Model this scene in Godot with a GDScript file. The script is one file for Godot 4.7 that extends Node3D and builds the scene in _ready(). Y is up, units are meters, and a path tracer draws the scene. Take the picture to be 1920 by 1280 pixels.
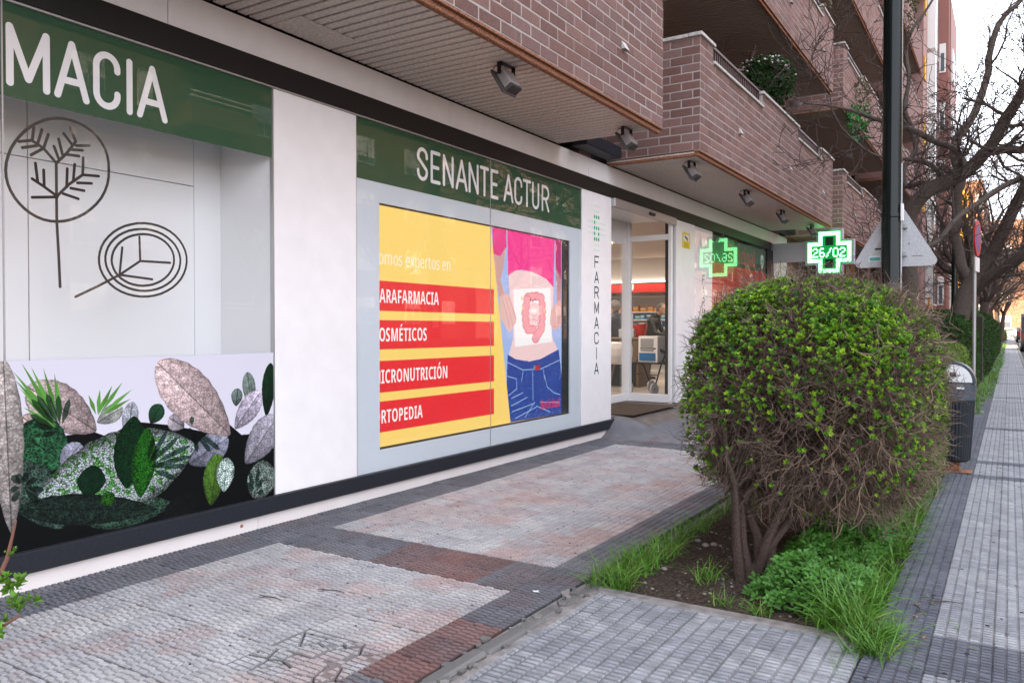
extends Node3D
# Street scene: a pharmacy shopfront under brick balconies, clipped shrubs, tiled pavements, bare trees.

const EXPO := 6.5          # exposure for open shade
const D := -4.15           # plane of the shopfront glass
const B := -2.98           # plane of the balcony fronts
const SOF := 3.30          # height of the first soffit

var M := {}
var rng := RandomNumberGenerator.new()
var taken := {}
var cam: Camera3D
var FW: Vector3
var RT: Vector3

# ---------------------------------------------------------------- mesh builder
class MB:
	var v := PackedVector3Array()
	var n := PackedVector3Array()
	var c := PackedColorArray()
	var uv := PackedVector2Array()
	var col := Color(1, 1, 1)
	func vert(p: Vector3, nn: Vector3, t := Vector2.ZERO) -> void:
		v.append(p); n.append(nn); c.append(col); uv.append(t)
	func tri(a: Vector3, b: Vector3, d: Vector3) -> void:   # counter-clockwise seen from outside
		var nn := (b - a).cross(d - a).normalized()
		vert(a, nn); vert(d, nn); vert(b, nn)
	func quad(a: Vector3, b: Vector3, d: Vector3, e: Vector3) -> void:
		var nn := (b - a).cross(d - a).normalized()
		vert(a, nn, Vector2(0, 1)); vert(d, nn, Vector2(1, 0)); vert(b, nn, Vector2(1, 1))
		vert(a, nn, Vector2(0, 1)); vert(e, nn, Vector2(0, 0)); vert(d, nn, Vector2(1, 0))
	func tris(a: Vector3, b: Vector3, d: Vector3, na: Vector3, nb: Vector3, nd: Vector3) -> void:
		vert(a, na); vert(d, nd); vert(b, nb)
	func quads(a: Vector3, b: Vector3, d: Vector3, e: Vector3, na: Vector3, nb: Vector3, nd: Vector3, ne: Vector3) -> void:
		tris(a, b, d, na, nb, nd); tris(a, d, e, na, nd, ne)
	func box(lo: Vector3, hi: Vector3, t := Transform3D.IDENTITY) -> void:
		var p := []
		for i in 8:
			p.append(t * Vector3(hi.x if i & 1 else lo.x, hi.y if i & 2 else lo.y, hi.z if i & 4 else lo.z))
		quad(p[4], p[5], p[7], p[6]); quad(p[1], p[0], p[2], p[3])
		quad(p[5], p[1], p[3], p[7]); quad(p[0], p[4], p[6], p[2])
		quad(p[6], p[7], p[3], p[2]); quad(p[0], p[1], p[5], p[4])
	func bbox(lo: Vector3, hi: Vector3, b: float, t := Transform3D.IDENTITY) -> void:   # box with chamfered edges
		var ctr := (lo + hi) / 2
		var h := (hi - lo) / 2
		b = minf(b, minf(h.x, minf(h.y, h.z)) * 0.9)
		var q := func(x: float, y: float, z: float) -> Vector3: return t * (ctr + Vector3(x, y, z))
		var X := h.x
		var Y := h.y
		var Z := h.z
		for s in [-1.0, 1.0]:
			var f := func(a, b2, d, e): 
				if s > 0: quad(a, b2, d, e)
				else: quad(e, d, b2, a)
			f.call(q.call(s * X, -Y + b, Z - b), q.call(s * X, -Y + b, -Z + b), q.call(s * X, Y - b, -Z + b), q.call(s * X, Y - b, Z - b))
			f.call(q.call(-X + b, s * Y, Z - b), q.call(X - b, s * Y, Z - b), q.call(X - b, s * Y, -Z + b), q.call(-X + b, s * Y, -Z + b))
			f.call(q.call(-X + b, -Y + b, s * Z), q.call(X - b, -Y + b, s * Z), q.call(X - b, Y - b, s * Z), q.call(-X + b, Y - b, s * Z))
			for r in [-1.0, 1.0]:
				var g := func(a, b2, d, e):
					if s * r > 0: quad(a, b2, d, e)
					else: quad(e, d, b2, a)
				g.call(q.call(s * X, r * (Y - b), Z - b), q.call(s * X, r * (Y - b), -Z + b), q.call(s * (X - b), r * Y, -Z + b), q.call(s * (X - b), r * Y, Z - b))
				g.call(q.call(-X + b, s * Y, r * (Z - b)), q.call(-X + b, s * (Y - b), r * Z), q.call(X - b, s * (Y - b), r * Z), q.call(X - b, s * Y, r * (Z - b)))
				g.call(q.call(r * (X - b), -Y + b, s * Z), q.call(r * X, -Y + b, s * (Z - b)), q.call(r * X, Y - b, s * (Z - b)), q.call(r * (X - b), Y - b, s * Z))
		for sx in [-1.0, 1.0]:
			for sy in [-1.0, 1.0]:
				for sz in [-1.0, 1.0]:
					var a: Vector3 = q.call(sx * X, sy * (Y - b), sz * (Z - b))
					var b3: Vector3 = q.call(sx * (X - b), sy * Y, sz * (Z - b))
					var d2: Vector3 = q.call(sx * (X - b), sy * (Y - b), sz * Z)
					if sx * sy * sz > 0: tri(a, b3, d2)
					else: tri(a, d2, b3)
	func tube(pts: Array, rads: Array, sides := 8, cap := true) -> void:
		var rings := []
		var up := Vector3(0.31, 0.2, 0.93)
		var k := pts.size()
		for i in k:
			var dir: Vector3 = (pts[mini(i + 1, k - 1)] - pts[maxi(i - 1, 0)]).normalized()
			var a := up - dir * up.dot(dir)
			if a.length() < 0.05:
				a = Vector3(1, 0, 0) - dir * dir.x
			a = a.normalized()
			up = a
			var b := dir.cross(a)
			var ring := []
			for s in sides:
				var w := TAU * s / sides
				ring.append(a * cos(w) + b * sin(w))
			rings.append(ring)
		for i in k - 1:
			for s in sides:
				var s2 := (s + 1) % sides
				var n0: Vector3 = rings[i][s]
				var n1: Vector3 = rings[i][s2]
				var n2: Vector3 = rings[i + 1][s2]
				var n3: Vector3 = rings[i + 1][s]
				quads(pts[i] + n0 * rads[i], pts[i] + n1 * rads[i], pts[i + 1] + n2 * rads[i + 1], pts[i + 1] + n3 * rads[i + 1], n0, n1, n2, n3)
		if cap:
			for e in [0, k - 1]:
				for s in sides:
					var a2: Vector3 = pts[e] + rings[e][s] * rads[e]
					var b2: Vector3 = pts[e] + rings[e][(s + 1) % sides] * rads[e]
					if e == 0: tri(pts[e], b2, a2)
					else: tri(pts[e], a2, b2)
	func rod(a: Vector3, b: Vector3, r: float, sides := 8) -> void:
		tube([a, b], [r, r], sides)
	func lathe(prof: Array, seg: int, t := Transform3D.IDENTITY, arc := TAU) -> void:   # prof: Vector2(radius, y), upwards
		for i in prof.size() - 1:
			var p0: Vector2 = prof[i]
			var p1: Vector2 = prof[i + 1]
			var dn := Vector2(p1.y - p0.y, p0.x - p1.x).normalized()
			for s in seg:
				var a := arc * s / seg
				var b := arc * (s + 1) / seg
				var ca := Vector3(sin(a), 0, cos(a))
				var cb := Vector3(sin(b), 0, cos(b))
				var na := t.basis * (ca * dn.x + Vector3(0, dn.y, 0))
				var nb := t.basis * (cb * dn.x + Vector3(0, dn.y, 0))
				quads(t * (ca * p0.x + Vector3(0, p0.y, 0)), t * (cb * p0.x + Vector3(0, p0.y, 0)), t * (cb * p1.x + Vector3(0, p1.y, 0)), t * (ca * p1.x + Vector3(0, p1.y, 0)), na, nb, nb, na)
	func ball(ctr: Vector3, r: Vector3, seg := 16, rings := 10) -> void:
		for i in rings:
			var a := PI * i / rings - PI / 2
			var b := PI * (i + 1) / rings - PI / 2
			for s in seg:
				var u := TAU * s / seg
				var w := TAU * (s + 1) / seg
				var q := [Vector3(cos(a) * sin(u), sin(a), cos(a) * cos(u)), Vector3(cos(a) * sin(w), sin(a), cos(a) * cos(w)), Vector3(cos(b) * sin(w), sin(b), cos(b) * cos(w)), Vector3(cos(b) * sin(u), sin(b), cos(b) * cos(u))]
				quads(ctr + q[0] * r, ctr + q[1] * r, ctr + q[2] * r, ctr + q[3] * r, (q[0] / r).normalized(), (q[1] / r).normalized(), (q[2] / r).normalized(), (q[3] / r).normalized())
	func prism(poly: PackedVector2Array, z0: float, z1: float, t := Transform3D.IDENTITY) -> void:   # counter-clockwise outline in xy, from z0 up to z1
		var idx := Geometry2D.triangulate_polygon(poly)
		if Geometry2D.is_polygon_clockwise(poly):
			poly.reverse()
			idx = Geometry2D.triangulate_polygon(poly)
		for i in range(0, idx.size(), 3):
			var a := poly[idx[i]]
			var b := poly[idx[i + 1]]
			var d := poly[idx[i + 2]]
			if (b - a).cross(d - a) < 0:
				var s := b
				b = d
				d = s
			tri(t * Vector3(a.x, a.y, z1), t * Vector3(b.x, b.y, z1), t * Vector3(d.x, d.y, z1))
			tri(t * Vector3(a.x, a.y, z0), t * Vector3(d.x, d.y, z0), t * Vector3(b.x, b.y, z0))
		var k := poly.size()
		for i in k:
			var a := poly[i]
			var b := poly[(i + 1) % k]
			quad(t * Vector3(a.x, a.y, z0), t * Vector3(b.x, b.y, z0), t * Vector3(b.x, b.y, z1), t * Vector3(a.x, a.y, z1))
	func strip(pts: Array, w: float, t: Transform3D, dz := 0.0, caps := true) -> void:   # flat pen stroke with round ends in t's xy plane
		var k := pts.size()
		var L := []
		var R := []
		for i in k:
			var a: Vector2 = pts[maxi(i - 1, 0)]
			var b: Vector2 = pts[mini(i + 1, k - 1)]
			var dr := (b - a).normalized()
			var o := Vector2(-dr.y, dr.x) * w / 2
			L.append(pts[i] + o)
			R.append(pts[i] - o)
		var q := func(p: Vector2) -> Vector3: return t * Vector3(p.x, p.y, dz)
		for i in k - 1:
			quad(q.call(R[i]), q.call(R[i + 1]), q.call(L[i + 1]), q.call(L[i]))
		if caps:
			for e in [0, 1]:
				var p: Vector2 = pts[0] if e == 0 else pts[k - 1]
				var dr: Vector2 = (pts[0] - pts[1] if e == 0 else pts[k - 1] - pts[k - 2]).normalized()
				var a0 := dr.angle() - PI / 2
				for s in 8:
					tri(q.call(p), q.call(p + Vector2.from_angle(a0 + PI * s / 8) * w / 2), q.call(p + Vector2.from_angle(a0 + PI * (s + 1) / 8) * w / 2))
	func done() -> ArrayMesh:
		var a := []
		a.resize(Mesh.ARRAY_MAX)
		a[Mesh.ARRAY_VERTEX] = v
		a[Mesh.ARRAY_NORMAL] = n
		a[Mesh.ARRAY_COLOR] = c
		a[Mesh.ARRAY_TEX_UV] = uv
		var m := ArrayMesh.new()
		m.add_surface_from_arrays(Mesh.PRIMITIVE_TRIANGLES, a)
		return m

# ---------------------------------------------------------------- node helpers
func numbered(called: String) -> String:
	var k: int = taken.get(called, 0)
	taken[called] = k + 1
	return called if k == 0 else "%s_%03d" % [called, k]

func meta(o: Node, label := "", category := "", group := "", kind := "") -> void:
	if label: o.set_meta("label", label)
	if category: o.set_meta("category", category)
	if group: o.set_meta("group", group)
	if kind: o.set_meta("kind", kind)

func thing(called: String, label: String, category: String, at := Vector3.ZERO, group := "") -> Node3D:
	var o := Node3D.new()
	o.name = numbered(called)
	add_child(o)
	o.position = at
	meta(o, label, category, group)
	return o

func struct(called: String, label := "") -> Node3D:
	var o := Node3D.new()
	o.name = numbered(called)
	add_child(o)
	meta(o, label, "", "", "structure")
	return o

func part(parent: Node, called: String, shape, material: Material, label := "") -> MeshInstance3D:
	var o := MeshInstance3D.new()
	o.name = called
	o.mesh = shape.done() if shape is MB else shape
	o.material_override = material
	parent.add_child(o, true)
	if label: o.set_meta("label", label)
	return o

func solo(called: String, shape, material: Material, label: String, category: String, group := "", at := Vector3.ZERO) -> MeshInstance3D:
	var o := MeshInstance3D.new()
	o.name = numbered(called)
	o.mesh = shape.done() if shape is MB else shape
	o.material_override = material
	add_child(o)
	o.position = at
	meta(o, label, category, group)
	return o

func many(parent: Node, called: String, mesh: Mesh, material: Material, places: Array, cols: Array, kind := "stuff") -> MultiMeshInstance3D:
	var mm := MultiMesh.new()
	mm.transform_format = MultiMesh.TRANSFORM_3D
	mm.use_colors = true
	mm.mesh = mesh
	mm.instance_count = places.size()
	for i in places.size():
		mm.set_instance_transform(i, places[i])
		mm.set_instance_color(i, cols[i % cols.size()])
	var o := MultiMeshInstance3D.new()
	o.name = called
	o.multimesh = mm
	o.material_override = material
	parent.add_child(o, true)
	if kind: o.set_meta("kind", kind)
	return o

func lin(r: float, g: float, b: float) -> Color:
	return Color(r, g, b).linear_to_srgb()

func V(x, y, z) -> Vector3: return Vector3(x, y, z)

func boxm(lo: Vector3, hi: Vector3, bev := 0.0) -> MB:
	var m := MB.new()
	if bev > 0: m.bbox(lo, hi, bev)
	else: m.box(lo, hi)
	return m

func noise_tex(freq: float, oct: int, c0: float, c1: float, sz := 512, kind := FastNoiseLite.TYPE_SIMPLEX_SMOOTH, sd := 1, mid := -1.0) -> NoiseTexture2D:
	var nz := FastNoiseLite.new()
	nz.noise_type = kind
	nz.frequency = freq
	nz.fractal_octaves = oct
	nz.seed = sd
	var t := NoiseTexture2D.new()
	t.width = sz
	t.height = sz
	t.seamless = true
	t.noise = nz
	var g := Gradient.new()
	g.set_color(0, Color(c0, c0, c0))
	g.set_color(1, Color(c1, c1, c1))
	if mid >= 0:
		g.add_point(0.5, Color(mid, mid, mid))
	t.color_ramp = g
	return t

# plain material; tex multiplies the colour, bump gives relief in centimetres
func mat(c: Color, rough := 0.8, tex: Texture2D = null, scale := Vector3.ONE, bump: Texture2D = null, depth := 0.1, vcol := false) -> StandardMaterial3D:
	var m := StandardMaterial3D.new()
	m.albedo_color = c
	m.roughness = rough
	m.metallic_specular = 0.4
	if tex or bump:
		m.uv1_triplanar = true
		m.uv1_world_triplanar = true
		m.uv1_scale = scale
	if tex: m.albedo_texture = tex
	if bump:
		m.heightmap_enabled = true
		m.heightmap_texture = bump
		m.heightmap_scale = depth
	m.vertex_color_use_as_albedo = vcol
	return m

func glow(c: Color, e: float) -> StandardMaterial3D:
	var m := StandardMaterial3D.new()
	m.albedo_color = Color(0.05, 0.05, 0.05)
	m.emission_enabled = true
	m.emission = c
	m.emission_energy_multiplier = e
	return m

func pane(alpha := 0.03, spec := 0.5) -> StandardMaterial3D:
	var m := StandardMaterial3D.new()
	m.albedo_color = Color(0.9, 0.95, 0.93, alpha)
	m.transparency = BaseMaterial3D.TRANSPARENCY_ALPHA
	m.roughness = 0.0
	m.metallic_specular = spec
	return m

# how large a thing of size s at p shows in the picture (0 when outside it)
func seen(p: Vector3, s: float) -> float:
	var d := p - cam.position
	var z := d.dot(FW)
	if z < 0.5: return 0.0
	var x := d.dot(RT) / z * 1490.0
	var y := d.y / z * 1490.0
	if absf(x) > 990 or y > 650 or y < -700: return 0.0
	return s * 1490.0 / z

# measured outlines of lettering, drawings and prints
const NAME_LETTERS := [["S", -5.153, -5.299], ["E", -5.335, -5.472], ["N", -5.507, -5.662], ["A", -5.693, -5.874], ["N", -5.891, -6.050], ["T", -6.071, -6.221], ["E", -6.251, -6.383], ["A", -6.476, -6.654], ["C", -6.674, -6.823], ["T", -6.836, -6.992], ["U", -7.017, -7.161], ["R", -7.213, -7.372]]
const TREE_DRAWING := [[2.223, 2.153, 2.223, 1.983, 2.223, 1.853, 2.231, 1.690, 2.237, 1.519], [2.223, 2.153, 2.160, 2.216, 2.102, 2.245], [2.160, 2.216, 2.099, 2.171], [2.160, 2.216, 2.184, 2.291], [2.132, 2.237, 2.152, 2.308], [2.105, 2.245, 2.113, 2.313], [2.105, 2.245, 2.041, 2.226], [2.128, 2.223, 2.057, 2.199], [2.223, 2.153, 2.274, 2.210, 2.323, 2.282], [2.323, 2.282, 2.296, 2.346], [2.302, 2.264, 2.261, 2.311], [2.323, 2.261, 2.394, 2.275], [2.288, 2.234, 2.358, 2.243], [2.267, 2.205, 2.339, 2.209], [2.253, 2.200, 2.234, 2.278], [2.235, 2.172, 2.210, 2.235], [2.222, 1.982, 2.286, 2.054, 2.357, 2.114], [2.357, 2.114, 2.361, 2.205], [2.357, 2.114, 2.444, 2.121], [2.307, 2.078, 2.315, 2.162], [2.272, 2.038, 2.276, 2.132], [2.328, 2.067, 2.404, 2.076], [2.293, 2.034, 2.363, 2.031], [2.252, 2.000, 2.332, 1.984], [2.222, 1.982, 2.158, 2.021, 2.100, 2.052], [2.158, 2.021, 2.156, 2.105], [2.126, 2.042, 2.116, 2.132], [2.222, 1.978, 2.099, 1.959]]
const TREE_RING := [[2.504, 2.165, 2.503, 2.125, 2.495, 2.085, 2.481, 2.046, 2.461, 2.008, 2.435, 1.973, 2.404, 1.941, 2.371, 1.913, 2.334, 1.890, 2.297, 1.872, 2.261, 1.860, 2.224, 1.853, 2.190, 1.852, 2.156, 1.856, 2.125, 1.865, 2.095, 1.879, 2.067, 1.898, 2.043, 1.920, 2.021, 1.946, 2.003, 1.976, 1.990, 2.007, 1.982, 2.041, 1.980, 2.076, 1.983, 2.113, 1.992, 2.149, 2.005, 2.186, 2.024, 2.221, 2.046, 2.254, 2.071, 2.285, 2.099, 2.313, 2.129, 2.337, 2.161, 2.357, 2.194, 2.373, 2.229, 2.383, 2.265, 2.389, 2.302, 2.389, 2.339, 2.383, 2.374, 2.373, 2.408, 2.356, 2.438, 2.335, 2.463, 2.308, 2.483, 2.277, 2.496, 2.243, 2.503, 2.205, 2.504, 2.165]]
const LOG_RINGS := [[2.983, 1.699, 2.977, 1.665, 2.964, 1.631, 2.945, 1.599, 2.919, 1.570, 2.888, 1.544, 2.852, 1.523, 2.813, 1.505, 2.772, 1.493, 2.730, 1.486, 2.688, 1.484, 2.646, 1.487, 2.607, 1.495, 2.570, 1.507, 2.537, 1.524, 2.509, 1.544, 2.485, 1.568, 2.466, 1.595, 2.453, 1.623, 2.446, 1.653, 2.445, 1.684, 2.450, 1.715, 2.460, 1.746, 2.477, 1.776, 2.499, 1.803, 2.526, 1.829, 2.557, 1.851, 2.592, 1.870, 2.631, 1.884, 2.671, 1.895, 2.713, 1.900, 2.756, 1.900, 2.797, 1.895, 2.837, 1.885, 2.874, 1.870, 2.907, 1.850, 2.935, 1.825, 2.957, 1.797, 2.973, 1.766, 2.982, 1.733, 2.983, 1.699], [2.939, 1.687, 2.933, 1.658, 2.920, 1.631, 2.902, 1.605, 2.879, 1.581, 2.852, 1.561, 2.821, 1.544, 2.788, 1.531, 2.752, 1.522, 2.716, 1.517, 2.680, 1.517, 2.645, 1.521, 2.612, 1.529, 2.581, 1.541, 2.554, 1.556, 2.530, 1.575, 2.511, 1.596, 2.496, 1.619, 2.486, 1.643, 2.481, 1.669, 2.481, 1.695, 2.487, 1.722, 2.497, 1.747, 2.513, 1.772, 2.533, 1.794, 2.557, 1.815, 2.585, 1.832, 2.616, 1.847, 2.650, 1.857, 2.685, 1.864, 2.721, 1.867, 2.757, 1.865, 2.792, 1.859, 2.825, 1.849, 2.855, 1.834, 2.882, 1.816, 2.905, 1.795, 2.922, 1.770, 2.934, 1.744, 2.940, 1.716, 2.939, 1.687], [2.898, 1.706, 2.896, 1.682, 2.888, 1.659, 2.875, 1.636, 2.859, 1.615, 2.838, 1.596, 2.814, 1.579, 2.787, 1.566, 2.759, 1.555, 2.729, 1.549, 2.699, 1.545, 2.670, 1.546, 2.641, 1.550, 2.614, 1.557, 2.590, 1.568, 2.568, 1.581, 2.550, 1.597, 2.535, 1.615, 2.525, 1.635, 2.518, 1.656, 2.516, 1.678, 2.519, 1.700, 2.525, 1.722, 2.536, 1.743, 2.551, 1.764, 2.570, 1.782, 2.592, 1.799, 2.616, 1.813, 2.643, 1.824, 2.672, 1.832, 2.702, 1.837, 2.732, 1.838, 2.761, 1.836, 2.789, 1.830, 2.816, 1.820, 2.840, 1.807, 2.860, 1.791, 2.876, 1.773, 2.889, 1.752, 2.896, 1.729, 2.898, 1.706]]
const LOG_LINES := [[2.684, 1.684, 2.680, 1.819], [2.684, 1.684, 2.872, 1.687], [2.684, 1.684, 2.560, 1.599, 2.439, 1.532, 2.316, 1.470], [2.560, 1.599, 2.577, 1.751], [2.560, 1.599, 2.756, 1.585]]
const PIC_SLEEVE_L := [806, 7, 927, 0, 932, 87, 872, 138, 814, 129]
const PIC_ARM_L := [814, 127, 876, 136, 924, 88, 906, 182, 876, 248, 906, 304, 980, 355, 924, 394, 869, 340, 830, 232]
const PIC_HAND_L := [869, 331, 924, 306, 959, 323, 994, 373, 1023, 430, 1018, 456, 994, 468, 976, 498, 950, 494, 924, 477, 876, 431]
const PIC_TOP := [938, 4, 1161, -1, 1413, -1, 1407, 118, 1403, 179, 1399, 261, 1320, 220, 1180, 193, 1067, 188, 1012, 196, 945, 224]
const PIC_TORSO := [950, 218, 1012, 194, 1180, 189, 1320, 216, 1399, 257, 1393, 384, 1372, 507, 1404, 548, 1447, 595, 1260, 641, 1142, 650, 1012, 633, 950, 617, 976, 562, 994, 524, 985, 392, 959, 309]
const PIC_JEANS := [941, 608, 1012, 633, 1142, 650, 1260, 641, 1457, 595, 1490, 737, 1491, 944, 968, 942, 932, 766]
const PIC_SLEEVE_R := [1420, 2, 1485, 3, 1485, 216, 1457, 217, 1424, 157]
const PIC_ARM_R := [1424, 157, 1485, 216, 1479, 341, 1442, 352]
const PIC_HAND_R := [1372, 385, 1414, 353, 1468, 326, 1490, 341, 1490, 466, 1446, 481, 1404, 495, 1361, 456]
const PIC_PAPER := [994, 289, 1365, 265, 1383, 553, 1009, 573]
const PIC_PATCH := [1206, 672, 1256, 672, 1256, 696, 1206, 697]
const PIC_BACK := [789, 1, 1489, -3, 1495, 945, 962, 941]
const PIC_YEDGE := [793, 1, 968, 946, 661, 959, 663, -2]
const PIC_SEAMS := [[1181, 702, 1185, 850], [941, 647, 1086, 690, 1260, 693, 1468, 653], [941, 715, 1021, 731, 1027, 781, 950, 809], [1304, 728, 1331, 790, 1404, 826, 1473, 841], [976, 862, 1123, 831], [985, 891, 1200, 866], [1012, 927, 1220, 887], [976, 825, 1086, 804], [1469, 882, 1260, 866], [1086, 698, 1071, 745], [1290, 697, 1304, 748], [1200, 861, 1105, 931], [1362, 925, 1220, 882]]
const PIC_FINGERS := [[924, 338, 962, 402, 987, 468], [903, 353, 938, 421, 959, 482], [950, 328, 991, 388, 1016, 434], [1403, 384, 1436, 425, 1408, 476], [1446, 368, 1472, 414, 1446, 466]]
const PIC_GUT := [[1138, 323, 1180, 318, 1223, 315, 1267, 321, 1279, 357, 1283, 391, 1279, 427, 1275, 462, 1267, 487, 1243, 506, 1224, 520, 1212, 534], [1127, 336, 1115, 371, 1108, 404, 1112, 438, 1119, 467, 1138, 487, 1181, 487]]
const PIC_GUT_INNER := [[1153, 374, 1192, 364, 1235, 373], [1153, 409, 1200, 418, 1239, 402], [1150, 443, 1192, 433, 1235, 442], [1157, 467, 1200, 475, 1235, 465]]
const PIC_DOTS := [1159, 335, 1206, 332, 1182, 341, 1076, 331, 1082, 379, 1304, 386, 1200, 682, 1230, 885, 1469, 905]
const FILM_LEAVES := [[812, 168, 771, 230, 30, 0.12, 0.25, 0.16, 1], [705, 150, 687, 267, 29, 0.62, 0.63, 0.66, 1], [1179, 72, 1198, 207, 31, 0.45, 0.50, 0.47, 1], [1294, 41, 1271, 254, 34, 0.06, 0.16, 0.09, 1], [1134, 132, 1125, 200, 26, 0.40, 0.45, 0.43, 1], [1243, 152, 1120, 286, 47, 0.74, 0.70, 0.76, 1], [1329, 256, 1168, 426, 69, 0.60, 0.58, 0.62, 1], [671, 166, 583, 208, 30, 0.62, 0.62, 0.60, 1], [841, 217, 901, 257, 33, 0.62, 0.58, 0.60, 1], [352, 168, 458, 252, 40, 0.66, 0.58, 0.56, 1], [369, 78, 580, 236, 71, 0.70, 0.62, 0.61, 1], [333, 209, 487, 327, 87, 0.10, 0.22, 0.14, 2], [313, 347, 399, 466, 62, 0.06, 0.09, 0.09, 2], [530, 270, 468, 337, 37, 0.56, 0.56, 0.62, 1], [1089, 317, 920, 390, 59, 0.50, 0.50, 0.56, 1], [324, 304, 473, 528, 69, 0.16, 0.22, 0.19, 2], [534, 511, 853, 522, 54, 0.13, 0.20, 0.16, 2], [388, 441, 948, 328, 142, 0.70, 0.74, 0.74, 3], [344, 444, 794, 531, 49, 0.07, 0.11, 0.09, 2], [712, 199, 683, 439, 60, 0.03, 0.19, 0.08, 3], [760, 242, 730, 479, 45, 0.12, 0.38, 0.08, 3], [516, 386, 611, 402, 49, 0.03, 0.16, 0.08, 3], [607, 438, 626, 486, 25, 0.14, 0.34, 0.08, 3], [798, 21, 1098, 307, 91, 0.76, 0.67, 0.66, 1], [1042, 372, 1011, 559, 49, 0.28, 0.42, 0.14, 1], [1080, 391, 1070, 519, 41, 0.55, 0.62, 0.58, 2], [820, 569, 971, 509, 47, 0.06, 0.07, 0.07, 1], [1177, 486, 1328, 518, 75, 0.33, 0.37, 0.34, 2], [303, -6, 322, 513, 47, 0.66, 0.62, 0.60, 1]]
const FILM_FRONDS := [[468, 218, 354, 7, 381, 19, 417, 26, 450, 42, 458, 63, 335, 56, 330, 31, 348, 83, 359, 109, 358, 140, 374, 168], [584, 193, 556, 117, 594, 101, 636, 91, 672, 81, 706, 108, 700, 140, 606, 133]]
const FILM_DARK_FRONDS := [[753, 379, 782, 278, 833, 264, 878, 289, 925, 325, 932, 364, 916, 397, 870, 437, 804, 320, 825, 377], [351, 377, 324, 338, 340, 335, 368, 334, 395, 361, 417, 400, 400, 437, 319, 383, 324, 418], [465, 224, 380, 116, 397, 106, 425, 102, 460, 110, 495, 125, 375, 162, 385, 192, 413, 230], [1213, 552, 1186, 458, 1233, 450, 1251, 498, 1256, 545, 1177, 501], [933, 261, 933, 220, 921, 273, 948, 311, 956, 354, 1013, 361, 1055, 360]]
const FILM_BLACK := [147, 194, 347, 211, 459, 241, 567, 235, 618, 259, 712, 218, 856, 246, 1014, 291, 1081, 255, 1151, 313, 1329, 318, 1326, 959, 143, 628]

# ---------------------------------------------------------------- materials
# worn paving: fine grain, grey patches and random reddish mottling with ragged outlines
func paving_mottle() -> ImageTexture:
	var mk := func(f: float, o: int, sd: int) -> PackedByteArray:
		var nz := FastNoiseLite.new()
		nz.noise_type = FastNoiseLite.TYPE_SIMPLEX_SMOOTH
		nz.frequency = f
		nz.fractal_octaves = o
		nz.seed = sd
		return nz.get_seamless_image(1024, 1024).get_data()
	var grain: PackedByteArray = mk.call(0.16, 3, 2)
	var patch: PackedByteArray = mk.call(0.010, 5, 8)
	var red: PackedByteArray = mk.call(0.0035, 7, 33)
	var out := PackedByteArray()
	out.resize(1024 * 1024 * 3)
	for i in 1024 * 1024:
		var g := 0.72 + 0.16 * grain[i] / 255.0 + 0.16 * patch[i] / 255.0
		var r := smoothstep(0.52, 0.70, red[i] / 255.0) * 0.7
		out[i * 3] = mini(255, int(255 * g))
		out[i * 3 + 1] = mini(255, int(255 * g * (1.0 - 0.115 * r)))
		out[i * 3 + 2] = mini(255, int(255 * g * (1.0 - 0.145 * r)))
	return ImageTexture.create_from_image(Image.create_from_data(1024, 1024, false, Image.FORMAT_RGB8, out))

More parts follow.
